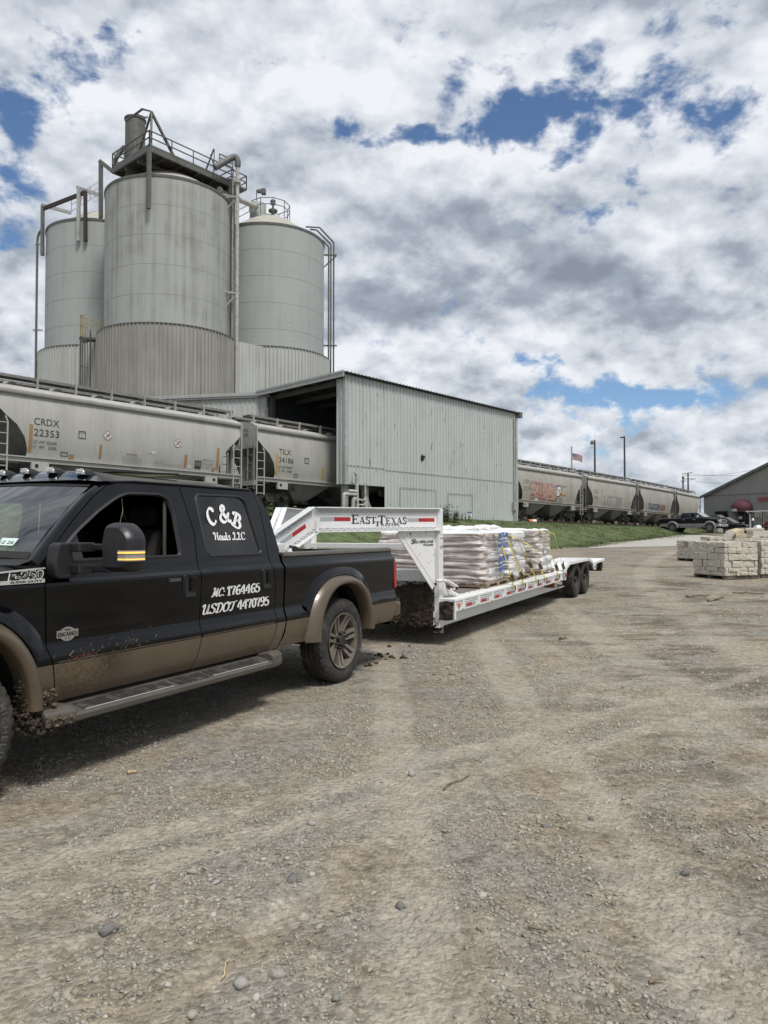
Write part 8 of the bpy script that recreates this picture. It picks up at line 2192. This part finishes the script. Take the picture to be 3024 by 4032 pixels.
    ob = lk(mb, 'sign_lettering', mat('dark red sign lettering', (0.16, 0.035, 0.035), 0.6))
    # meter boxes and conduits right of the door
    for (u0, v0, u1, v1) in ((2976, 2016, 2990, 2038), (2991, 2012, 3004, 2040), (2994, 2020, 2999, 2044)):
        c0, d0 = bpx(u0, v1); c1, d1 = bpx(u1, v0); mb = MB(); mb.prism([(c0, d0), (c1, d0), (c1, d1), (c0, d1)], lambda a, b, o_: bp(a, o_, b), .04, .20); lk(mb, 'meter_box', M_ltsteel)
building()
# standpipe, bollard by the door
p = at(2953, 2078, 70); g = gzf(p.x, p.y); t = empty('standpipe', (p.x, p.y, g)); tag(t, 'pale hooked standpipe before the building door', 'pipe')
zt = at(2953, 2017, 70).z - g; mb = MB(); mb.tube(catmull([(0, 0, 0), (0, 0, zt * .7), (-.02, 0, zt * .88), (-.10, 0, zt * .95), (-.22, 0, zt)], 5), .05, 10); mb.tube([(0, 0, 0), (0, 0, zt * .68)], .10, 10); mb.build('pipe', M_ltsteel, t, 60)
p = at(2965, 2080, 66); g = gzf(p.x, p.y); t = empty('bollard', (p.x, p.y, g)); tag(t, 'dark bollard with a white cap right of the standpipe', 'bollard')
zt = at(2965, 2041, 66).z - g; mb = MB(); mb.tube([(0, 0, 0), (0, 0, zt - .2)], .09, 12); mb.build('post', m_gp, t, 60); mb = MB(); mb.lathe([(.095, zt - .2), (.095, zt - .05), (.06, zt), (0, zt)], 12); mb.build('cap', M_decal, t, 60)

# ------------------------------------------------------------------ parked vehicles
def parked_pickup():
    p = at(2648, 2090, 72.0); h = R(-45); g = gzf(p.x, p.y)
    ux = Vector((math.cos(h), math.sin(h), 0)); side = Vector((ux.y, -ux.x, 0))
    root = empty('parked_pickup', (p.x - side.x * .95, p.y - side.y * .95, g)); root.rotation_euler = (0, 0, h)
    tag(root, 'black crew cab pickup with silver lower body parked at the end of the grass bank', 'pickup truck')
    blk = MATS['distant black paint'] if 'distant black paint' in MATS else mat('distant black paint', (0.006, 0.007, 0.009), .25, coat=.7); slv = mat('silver lower paint', (0.24, 0.24, 0.25), .35, metal=.4)
    WB = 3.57
    up = [(-1.25, .72), (-1.27, 1.30), (.62, 1.34), (.75, 1.42), (.92, 1.86), (2.35, 1.88), (2.95, 1.42), (4.30, 1.24), (4.42, 1.05), (4.42, .72)]
    body = [(-1.25, .72), (-1.27, 1.30), (.60, 1.33), (2.95, 1.36), (4.25, 1.22), (4.40, 1.08), (4.42, .72)]
    mb = MB(); mb.prism(body, lambda a, b, y: (a, y, b), -.98, .98); mb.build('body', blk, root, None, .06)
    mb = MB(); rows = [[(.66, y * .93, 1.33) for y in (-1, 1)]]
    top = [(.62, .94, 1.33), (.86, .78, 1.84), (2.28, .78, 1.86), (3.0, .92, 1.35)]
    vs = [(a, s * w_, z) for s in (-1, 1) for a, w_, z in top]; mb.add(vs, [(0, 1, 2, 3), (7, 6, 5, 4), (0, 4, 5, 1), (1, 5, 6, 2), (2, 6, 7, 3)]); mb.build('cab', blk, root, None, .05)
    for s in (-1, 1):
        mb = MB(); yy = lambda z: s * (.945 - (z - 1.33) * .30)
        mb.prism([(.85, 1.40), (.98, 1.76), (1.62, 1.78), (1.62, 1.40)], lambda a, b, o_: (a, yy(b) + s * o_, b), -.01, .006); mb.prism([(1.72, 1.40), (1.72, 1.78), (2.20, 1.78), (2.62, 1.44), (2.62, 1.40)], lambda a, b, o_: (a, yy(b) + s * o_, b), -.01, .006); mb.build('side_window', M_tint, root)
        mb = MB(); mb.prism([(-1.24, .50), (-1.24, .78), (4.3, .78), (4.3, .50)], lambda a, b, y: (a, y, b), s * .90, s * .99); mb.build('silver_side', slv, root, None, .03)
        mb = MB(); mb.box((.75, min(s * .95, s * 1.06), .40), (2.8, max(s * .95, s * 1.06), .48)); mb.build('step', slv, root, None, .02)
        for xc in (0, WB):
            rows = []
            for t_, yy_ in ((0, .98), (0, 1.04), (.6, 1.04), (1, .985)): rows.append([(xc + (.47 + .13 * t_) * math.cos(a), s * yy_, .44 + (.47 + .13 * t_) * math.sin(a)) for a in np.linspace(-.1, PI + .1, 22)])
            mb = MB(); mb.grid(rows); mb.build('fender_flare', slv, root, 50)
            mb = MB(); mb.lathe([(0, 0), (.47, 0), (.47, .01)], 28, Matrix.Translation((xc, s * .99, .44)) @ Matrix.Rotation(-s * PI / 2, 4, 'X')); mb.build('wheel_well', M_seal, root)
            mb = MB(); tyre_mesh(mb, .42, .13, 48, .27, False); w_ = mb.build('wheel', M_rubber, root, 35); w_.location = (xc, s * .93, .42)
            Mx = Matrix.Rotation(-s * PI / 2, 4, 'X'); mb = MB(); mb.lathe([(.27, .12), (.26, .09), (.25, .02), (0, .02)], 28, Mx)
            mb.build('rim_well', M_dark_steel, w_, 40)
            mb = MB()
            for k in range(5):
                a = 2 * PI * k / 5 + .3
                mb.prism([(.05, -.05), (.26, -.085), (.26, .085), (.05, .05)], lambda r, q, y, a=a: tuple(Mx @ Vector((r * math.cos(a) - q * math.sin(a), r * math.sin(a) + q * math.cos(a), y))), .08, .11)
            mb.build('rim', M_alloy, w_)
        for x in (1.0, 2.0): mb = MB(); mb.bar((x, s * .985, 1.16), (x + .22, s * .985, 1.16), .04, .05); mb.build('door_handle', M_chrome, root)
        mb = MB(); mb.box((2.45, min(s * 1.0, s * 1.25), 1.36), (2.62, max(s * 1.0, s * 1.25), 1.56)); mb.build('side_mirror', M_chrome, root, None, .03)
        mb = MB(); mb.box((4.22, min(s * .62, s * .97), .93), (4.46, max(s * .62, s * .97), 1.13)); mb.build('headlamp', M_chrome, root, None, .04)
    mb = MB(); mb.add([(2.36, -.74, 1.80), (2.36, .74, 1.80), (2.98, .84, 1.40), (2.98, -.84, 1.40)], [(0, 1, 2, 3)]); o = mb.build('windshield', M_lens, root); o.location = (.012, 0, .02)
    mb = MB(); mb.box((4.40, -.60, .86), (4.50, .60, 1.20)); mb.build('grille', M_chrome, root, None, .04)
    mb = MB(); mb.box((4.49, -.50, .92), (4.51, -.05, 1.02)); mb.box((4.49, .05, .92), (4.51, .5, 1.02)); mb.box((4.49, -.5, 1.06), (4.51, -.05, 1.15)); mb.box((4.49, .05, 1.06), (4.51, .5, 1.15)); mb.build('grille_opening', M_seal, root)
    mb = MB(); mb.box((4.30, -.97, .52), (4.58, .97, .76)); mb.build('front_bumper', M_chrome, root, None, .06)
    mb = MB(); mb.box((-1.2, -.85, .38), (4.3, .85, .72)); mb.build('underbody', M_seal, root)
    mb = MB(); mb.lathe([(0, .0), (.40, .0), (.40, .02), (0, .02)], 20, Matrix.Translation((1.1, 0, 1.33))); 
parked_pickup()
def parked_suv(u, v, Y, h, label, s_=1.0, H_=1.62):
    p = at(u, v, Y); g = gzf(p.x, p.y); root = empty('parked_suv', (p.x, p.y, g)); root.rotation_euler = (0, 0, R(h)); tag(root, label, 'car')
    blk = MATS['distant black paint']
    mb = MB(); mb.prism([(-1.0, .40), (-1.05, .95), (.1, 1.02), (2.2, 1.0), (3.35, .90), (3.62, .72), (3.62, .40)], lambda a, b, y: (a, y, b), -.92, .92); mb.build('body', blk, root, None, .07)
    top = [(-.95, .86, 1.0), (-.55, .66, H_ - .04), (1.25, .66, H_), (2.25, .84, 1.0)]
    mb = MB(); vs = [(a, s * w_, z) for s in (-1, 1) for a, w_, z in top]; mb.add(vs, [(0, 1, 2, 3), (7, 6, 5, 4), (0, 4, 5, 1), (1, 5, 6, 2), (2, 6, 7, 3)]); mb.build('cab', blk, root, None, .06)
    mb = MB(); mb.add([(1.30, -.62, H_ - .03), (1.30, .62, H_ - .03), (2.22, .78, 1.05), (2.22, -.78, 1.05)], [(0, 1, 2, 3)]); o = mb.build('windshield', M_lens, root); o.location = (.02, 0, .02)
    for s in (-1, 1):
        mb = MB(); yy = lambda z: s * (.855 - (z - 1.0) * .32); mb.prism([(-.70, 1.08), (-.45, H_ - .12), (1.15, H_ - .1), (1.95, 1.08)], lambda a, b, o_: (a, yy(b) + s * o_, b), -.01, .008); mb.build('side_window', M_tint, root)
        mb = MB(); mb.box((3.30, min(s * .5, s * .90), .70), (3.62, max(s * .5, s * .90), .84)); mb.build('headlamp', M_lens, root, None, .04)
        for xc in (-.05, 2.75):
            mb = MB(); tyre_mesh(mb, .35, .11, 40, .23, False); w_ = mb.build('wheel', M_rubber, root, 35); w_.location = (xc, s * .86, .35)
            mb = MB(); mb.lathe([(.23, .10), (.2, .07), (0, .09)], 24, Matrix.Rotation(-s * PI / 2, 4, 'X')); mb.build('rim', M_alloy, w_, 40)
    mb = MB(); mb.box((3.60, -.45, .50), (3.65, .45, .68)); mb.build('grille', M_seal, root)
    mb = MB(); mb.box((3.655, .28, .46), (3.665, .62, .60)); mb.build('licence_plate', M_decal, root)
parked_suv(2815, 2089, 76.5, -48, 'dark suv parked between the black pickup and the building door', 1.0, 1.64)
parked_suv(2785, 2088, 80.5, -48, 'dark car partly hidden behind the suv, under the building window', 1.0, 1.68)

# ------------------------------------------------------------------ limestone on pallets
def block_mesh(dx, dy, dz, seed):
    rng = np.random.default_rng(seed); bm = bmesh.new(); bmesh.ops.create_cube(bm, size=1.0)
    bmesh.ops.subdivide_edges(bm, edges=bm.edges[:], cuts=3, use_grid_fill=True)
    off = rng.uniform(0, 50, 3)
    for v in bm.verts:
        c = v.co.copy(); p = Vector((c.x * dx, c.y * dy, c.z * dz)); n = (fbm(np.array([p.x * 11 + p.z * 5 + off[0]]), np.array([p.y * 11 + p.z * 8 + off[1]]), seed, 3)[0] - .5)
        e = sum(abs(abs(q) - .5) < 1e-4 for q in c)
        p = p * (1 - (.035 if e >= 2 else 0) - (.03 if e == 3 else 0)) ; k = .055 * n
        p.x += math.copysign(k, c.x) * (abs(c.x) > .4); p.y += math.copysign(k, c.y) * (abs(c.y) > .4); p.z += math.copysign(k * .35, c.z) * (abs(c.z) > .4)
        v.co = p
    me = bpy.data.meshes.new('stone_block'); bm.to_mesh(me); bm.free(); me.materials.append(M_block); return me
def stone_stack(c, e1, e2, L1, L2, rows, which, seed, ragged=0.0, wood=M_old_pallet, dunnage=.115, sides=(0, 1), lens=(.09, .11, .14, .18, .26, .34, .46)):
    """Blocks laid round the four sides of a pallet; every block is an object of its own."""
    rng = random.Random(seed); e1 = e1.normalized(); e2 = e2.normalized(); z0 = c.z
    t = empty('wood_pallet', c + e1 * L1 / 2 + e2 * L2 / 2); t.rotation_euler = (0, 0, math.atan2(e1.y, e1.x)); tag(t, 'weathered wooden pallet under ' + which, 'pallet', 'wooden pallets under limestone')
    mb = MB(); sg = 1 if Vector((-e1.y, e1.x, 0)).dot(e2) > 0 else -1
    a, b = L1 / 2, L2 / 2
    for x in (-a + .06, 0, a - .06): mb.box((x - .04, -b, .02), (x + .04, b, dunnage - .02))
    for k in range(6): y = -b + .06 + (2 * b - .12) * k / 5; mb.box((-a, y - .05, dunnage - .02), (a, y + .05, dunnage))
    for y in (-b + .06, 0, b - .06): mb.box((-a, y - .05, 0), (a, y + .05, .02))
    mb.build('boards', wood, t)
    z = z0 + dunnage; n = 0
    core = MB()
    for ri, h in enumerate(rows):
        gap = .014
        top = ri >= len(rows) - 1
        for side in sides:
            L = L1 if side % 2 == 0 else L2; pos = .10 if side % 2 else 0.0; end = L - (.10 if side % 2 else 0)
            while pos < end - .03:
                l = rng.choice(lens) * rng.uniform(.9, 1.1)
                l = min(l, end - pos); 
                if end - pos - l < .07: l = end - pos
                if rng.random() < .08 and 0 < ri < len(rows) - 1 and end - pos > .3: pos += rng.uniform(.025, .06); continue
                dep = rng.uniform(.16, .24); out = rng.uniform(-.02, .03); mid = pos + l / 2
                if top and rng.random() < ragged: pos += l; continue
                if side == 0: p = c + e1 * mid + e2 * (dep / 2 - out); ax = e1
                elif side == 2: p = c + e1 * mid + e2 * (L2 - dep / 2 + out); ax = e1
                elif side == 1: p = c + e2 * mid + e1 * (dep / 2 - out); ax = e2
                else: p = c + e2 * mid + e1 * (L1 - dep / 2 + out); ax = e2
                hh = h * rng.uniform(.86, .985)
                o = bpy.data.objects.new('stone_block', block_mesh(l - gap, dep, hh, seed * 997 + n)); C.objects.link(o)
                o.location = (p.x, p.y, z + hh / 2); o.rotation_euler = (rng.uniform(-.015, .015), rng.uniform(-.01, .01), math.atan2(ax.y, ax.x) + rng.uniform(-.03, .03))
                tag(o, 'split limestone block stacked on ' + which, 'stone block', 'limestone blocks on ' + which); n += 1; pos += l
        if top or (ri == len(rows) - 2 and ragged > 0):
            # blocks filling the middle of the upper courses
            nx = 3
            for i in range(nx):
                for j in range(2):
                    if top and rng.random() < ragged: continue
                    p = c + e1 * (.22 + (L1 - .44) * (i + .5) / nx) + e2 * (.22 + (L2 - .44) * (j + .5) / 2)
                    o = bpy.data.objects.new('stone_block', block_mesh((L1 - .44) / nx - .008, (L2 - .44) / 2 - .008, h * .95, seed * 997 + 500 + ri * 10 + i * 2 + j)); C.objects.link(o)
                    o.location = (p.x, p.y, z + h * .475); o.rotation_euler = (0, 0, math.atan2(e1.y, e1.x)); tag(o, 'split limestone block stacked on ' + which, 'stone block', 'limestone blocks on ' + which); n += 1
        z += h
def gpt(u, v): p = at_ground(u, v); p.z = gzf(p.x, p.y); return p
c = gpt(2856, 2284)
d1 = Vector((-.39, 1.12, 0)).normalized(); d2 = Vector((1.12, .39, 0)).normalized()
ROWS = [.112, .106, .195, .195, .157, .148]
stone_stack(c, d1, d2, 1.18, 1.22, ROWS, 'the nearest tall stone pallet', 1)
q = c + d2 * 1.40 + d1 * .12; q.z = gzf(q.x, q.y)
stone_stack(q, d1, d2, 1.18, 1.22, [.16, .14, .17, .19, .14, .13], 'the tall stone pallet at the right edge', 2)
q = gpt(2738, 2212); stone_stack(q, d1, d2, 1.0, 1.0, [.14, .15, .16, .13, .12], 'the shorter pallet behind and left of the nearest', 3, .35, lens=(.2, .3, .38, .46))
q = gpt(2795, 2168); stone_stack(q, Vector((1, .12, 0)), Vector((-.12, 1, 0)), 1.1, 1.0, [.15, .16, .15, .14], 'the low pallet behind the nearest stack', 4, .2, lens=(.2, .3, .38, .46))
q = gpt(2895, 2160); stone_stack(q, Vector((1, -.1, 0)), Vector((.1, 1, 0)), 1.2, 1.0, [.17, .16, .15], 'the low middle pallet with tumbled stones on it', 5, .3, lens=(.2, .3, .38, .46))
q = gpt(2962, 2158); stone_stack(q, Vector((1, -.05, 0)), Vector((.05, 1, 0)), 1.25, 1.0, [.15, .15, .15, .13], 'the back right pallet topped with a long pale slab', 6, .3, lens=(.2, .3, .38, .46))
q = gpt(3040, 2170); stone_stack(q, Vector((1, -.05, 0)), Vector((.05, 1, 0)), 1.25, 1.0, [.15, .15, .12], 'the far pallet at the very right edge', 7, .3, lens=(.2, .3, .38, .46))
def boulder(u, v, Y, s_, rot, label, seed, m=M_block):
    p = at(u, v, Y); o = bpy.data.objects.new('boulder', block_mesh(*s_, seed)); o.data.materials[0] = m; C.objects.link(o); o.location = p; o.rotation_euler = rot; tag(o, label, 'boulder', 'loose stones on the low pallets')
mb_ = stone_mat('rusty faced limestone', (0.40, 0.32, 0.20), (0.50, 0.45, 0.34), bump=.9, bscale=12)
boulder(2893, 2097, 33.0, (.62, .5, .22), (.1, -.25, .3), 'rust streaked flat boulder tilted on top of the low pile', 21, mb_)
boulder(2867, 2111, 32.6, (.20, .3, .55), (.1, .65, .2), 'pale slab leaning against the tumbled stones', 22)
boulder(2908, 2110, 32.8, (.50, .4, .20), (0, .02, .1), 'brownish stone lying under the tilted flat boulder', 23, mb_)
boulder(2962, 2084, 33.5, (.86, .5, .13), (0, .0, .0), 'long thin pale slab on the back right pallet', 24)
boulder(2828, 2089, 32.5, (.24, .3, .18), (0, 0, .2), 'small grey stone on the low left pile', 25, M_rock)
boulder(2713, 2143, 24.3, (.19, .3, .20), (0, 0, .1), 'grey sawn block overhanging the shorter left pallet', 26, M_rock)

# ------------------------------------------------------------------ scrub put unseen on the far bank to darken the gap under the cars
def scrub():
    rng = np.random.default_rng(77); n = 42000
    s_ = rng.uniform(2, 118, n); p_ = 34.6 + rng.uniform(0, 3.2, n)
    e = np.maximum(0, s_ - (S0 + 3 * PITCHL)); p_ = p_ + .00135 * e * e
    k = ~((s_ > 26) & (s_ < 49)); s_, p_ = s_[k], p_[k]; n = len(s_)
    x = s_ * U.x + p_ * N.x; y = s_ * U.y + p_ * N.y; h = rng.uniform(0, 1, n) ** .7 * (1.0 + .8 * fbm(x * .3, y * .3, 4, 3)) ; z = gz(x, y) + h
    sz = rng.uniform(.10, .24, n); d = rng.normal(0, 1, (3, n, 3)); d /= np.linalg.norm(d, axis=-1, keepdims=True)
    c = np.stack([x, y, z], -1); V = np.stack([c + d[i] * sz[:, None] for i in range(3)], 1).reshape(-1, 3)
    m = leaf_mat('scrub leaves', (0.010, 0.016, 0.006), (0.030, 0.042, 0.014))
    o = bpy.data.objects.new('scrub', np_mesh('scrub', V, np.arange(len(V)).reshape(-1, 3), m)); C.objects.link(o); tag(o, kind='stuff')
scrub()

# ------------------------------------------------------------------ person in red on a utility cart at the right edge
def cart_and_person():
    Y = 52.0
    p = at(3016, 2100, Y); g = gzf(p.x, p.y); zr = at(3000, 2012, Y).z - g
    t = empty('utility_cart', (p.x, p.y, g)); t.rotation_euler = (0, 0, R(-160)); tag(t, 'utility cart with a thin pale canopy at the right edge', 'cart')
    k = 1.0
    mb = MB(); mb.box((-1.1, -.62, .38), (1.25, .62, .55)); mb.prism([(.55, .55), (1.25, .55), (1.2, .78), (.75, .92)], lambda a, b, y: (a, y, b), -.6, .6); mb.box((-1.1, -.6, .55), (-.35, .6, .72)); mb.build('body', M_dark_steel, t, None, .04)
    mb = MB(); mb.box((-.35, -.58, .60), (.15, .58, .74)); mb.box((-.48, -.58, .70), (-.36, .58, 1.15)); mb.build('bench_seat', M_black_plastic, t, None, .04)
    mb = MB(); mb.prism([(-1.15, 0), (1.15, 0), (1.1, .06), (-1.1, .06)], lambda a, b, y: (a, y, zr - .06 + b), -.70, .70); mb.build('canopy', M_ltsteel, t, None, .02)
    mb = MB()
    for x in (-1.0, .95):
        for y in (-.58, .58): mb = MB(); mb.bar((x, y, .5), (x * .98, y, zr - .05), .04); mb.build('canopy_post', M_dark_steel, t)
    for x in (-.75, .85):
        for y in (-.58, .58):
            mb = MB(); tyre_mesh(mb, .26, .10, 30, .15, False); w_ = mb.build('wheel', M_rubber, t, 40); w_.location = (x, y, .26)
            mb = MB(); mb.lathe([(.15, .06), (.15, -.06)], 16, Matrix.Rotation(PI / 2, 4, 'X')); mb.lathe([(0, .05), (.15, .05)], 16, Matrix.Rotation(PI / 2, 4, 'X')); mb.build('rim', M_ltsteel, w_)
    mb = MB(); mb.tube([(.62, .25, .85), (.42, .25, 1.08)], .02, 6); mb.tube([(.42 + .10 * math.sin(a), .25 + .17 * math.cos(a), 1.08 + .10 * math.sin(a)) for a in np.linspace(0, 2 * PI, 15)[:-1]], .016, 6, closed=True); mb.build('steering_wheel', M_seal, t)
    mb = MB(); mb.lathe([(0, 0), (.15, 0), (.16, .36), (0, .36)], 16, Matrix.Translation((1.15, -.95, .0))); 
    # seated person: one skinned body, clothing over it
    q = empty('person', t.matrix_basis @ Vector((0, 0, 0))); q.location = t.location; q.rotation_euler = t.rotation_euler; tag(q, 'person in a red jacket and dark trousers sitting on the cart, elbows out', 'person')
    def skin(name, joints, edges, m, sub=2):
        me = bpy.data.meshes.new(name); me.from_pydata([j[0] for j in joints], edges, []); o = bpy.data.objects.new(name, me); C.objects.link(o); o.parent = q; me.materials.append(m)
        sk = o.modifiers.new('Skin', 'SKIN'); sk.use_smooth_shade = True
        for i, j in enumerate(joints):
            r = j[1]; me.skin_vertices[0].data[i].radius = (r, r) if not isinstance(r, tuple) else r
        me.skin_vertices[0].data[0].use_root = True
        s_ = o.modifiers.new('Sub', 'SUBSURF'); s_.levels = sub; s_.render_levels = sub; return o
    y0 = .22; sk_m = mat('skin', (0.16, 0.085, 0.055), .6); red = mat('red jacket', (0.30, 0.012, 0.022), .8, var=.15); dk = mat('dark trousers', (0.018, 0.02, 0.026), .85)
    J = [((-.12, y0, .84), (.14, .12)), ((-.15, y0, 1.10), (.15, .12)), ((-.12, y0, 1.32), (.17, .11)), ((-.10, y0, 1.45), .06), ((-.06, y0, 1.53), .055), ((-.05, y0, 1.62), .092), ((-.05, y0, 1.71), .085),
         ((-.10, y0 + .20, 1.36), .065), ((.02, y0 + .34, 1.14), .05), ((.26, y0 + .20, 1.08), .038), ((.34, y0 + .14, 1.09), .035), ((-.10, y0 - .20, 1.36), .065), ((.02, y0 - .34, 1.14), .05), ((.26, y0 - .20, 1.08), .038), ((.34, y0 - .12, 1.09), .035),
         ((-.05, y0 + .10, .82), .09), ((.36, y0 + .14, .84), .075), ((.44, y0 + .14, .50), .05), ((.46, y0 + .14, .44), .045), ((.60, y0 + .14, .42), .035), ((-.05, y0 - .10, .82), .09), ((.36, y0 - .14, .84), .075), ((.44, y0 - .14, .50), .05), ((.46, y0 - .14, .44), .045), ((.60, y0 - .14, .42), .035)]
    E = [(0, 1), (1, 2), (2, 3), (3, 4), (4, 5), (5, 6), (2, 7), (7, 8), (8, 9), (9, 10), (2, 11), (11, 12), (12, 13), (13, 14), (0, 15), (15, 16), (16, 17), (17, 18), (18, 19), (0, 20), (20, 21), (21, 22), (22, 23), (23, 24)]
    skin('body', J, E, sk_m)
    JJ = [(p_, (r[0] + .025, r[1] + .025) if isinstance(r, tuple) else r + .022) for p_, r in J]
    skin('jacket', [JJ[0], JJ[1], JJ[2], ((-.10, y0, 1.43), .075)] + JJ[7:10] + JJ[11:14], [(0, 1), (1, 2), (2, 3), (2, 4), (4, 5), (5, 6), (2, 7), (7, 8), (8, 9)], red)
    skin('trousers', [JJ[0], JJ[15], JJ[16], JJ[17], JJ[20], JJ[21], JJ[22]], [(0, 1), (1, 2), (2, 3), (0, 4), (4, 5), (5, 6)], dk)
    for y in (-.14, .14):
        mb = MB(); mb.box((.40, y0 + y - .05, .37), (.68, y0 + y + .05, .48)); mb.build('shoe', M_seal, q, None, .03)
    mb = MB(); rows = []
    for z, r in ((1.60, .100), (1.68, .106), (1.76, .092), (1.81, .05)): rows.append([(-.075 + r * 1.05 * math.cos(a), y0 + r * .92 * math.sin(a), z + (.05 if math.cos(a) > .3 and z < 1.7 else 0)) for a in np.linspace(0, 2 * PI, 15)[:-1]])
    mb.grid(rows, close=True); mb.add(rows[-1], [tuple(range(14))]); mb.build('hair', M_seal, q, 60)
    for (dx, dy, dz, r, m, nm) in ((.045, .036, 1.645, .012, M_decal, 'eye'), (.045, -.036, 1.645, .012, M_decal, 'eye'), (.062, 0, 1.615, .016, sk_m, 'nose'), (.048, 0, 1.575, .018, MATS['red jacket'], 'mouth'), (-.05, .098, 1.63, .022, sk_m, 'ear'), (-.05, -.098, 1.63, .022, sk_m, 'ear')):
        v, f = ico(1); mb = MB(); mb.add([(dx + x * r * .5, y0 + dy + y * r, dz + z * r * (.5 if nm == 'mouth' else 1.2)) for x, y, z in v], [tuple(a) for a in f]); mb.build(nm, m, q, 60)
    for s in (1, -1):
        base = Vector((.34, y0 + s * .13, 1.09))
        for i in range(4):
            L_ = (.075, .085, .080, .062)[i]; b = base + Vector((.03, s * (-.028 + .019 * i), 0)); mb = MB(); mb.tube(catmull([b, b + Vector((L_ * .6, 0, .012)), b + Vector((L_, 0, -.02)), b + Vector((L_ * .8, 0, -.045))], 3), .009, 6); mb.build('finger', sk_m, q, 60)
        mb = MB(); mb.tube([base + Vector((-.01, -s * .03, .0)), base + Vector((.03, -s * .055, .01)), base + Vector((.06, -s * .05, -.01))], .011, 6); mb.build('thumb', sk_m, q, 60)
    # white drum standing before the cart
    d_ = at(2983, 2079, Y - 3); mb = MB(); mb.lathe([(0, -.18), (.17, -.18), (.18, .16), (.15, .19), (0, .19)], 20); o = mb.build('plastic_drum', M_decal, None, 50); o.rotation_euler = (0, R(80), R(20)); o.location = d_; tag(o, 'white plastic drum lying before the utility cart', 'drum')
    gd = gzf(d_.x, d_.y); mb = MB(); mb.prism([(-.5, gd), (.9, gd), (.9, d_.z - .17), (-.5, d_.z - .17)], lambda a, b, y: (d_.x + a, d_.y + y, b), -.4, .5); o = mb.build('stone_slab_stack', M_block, None, None, .02); tag(o, 'stack of pale slabs under the white plastic drum', 'stone stack')
cart_and_person()
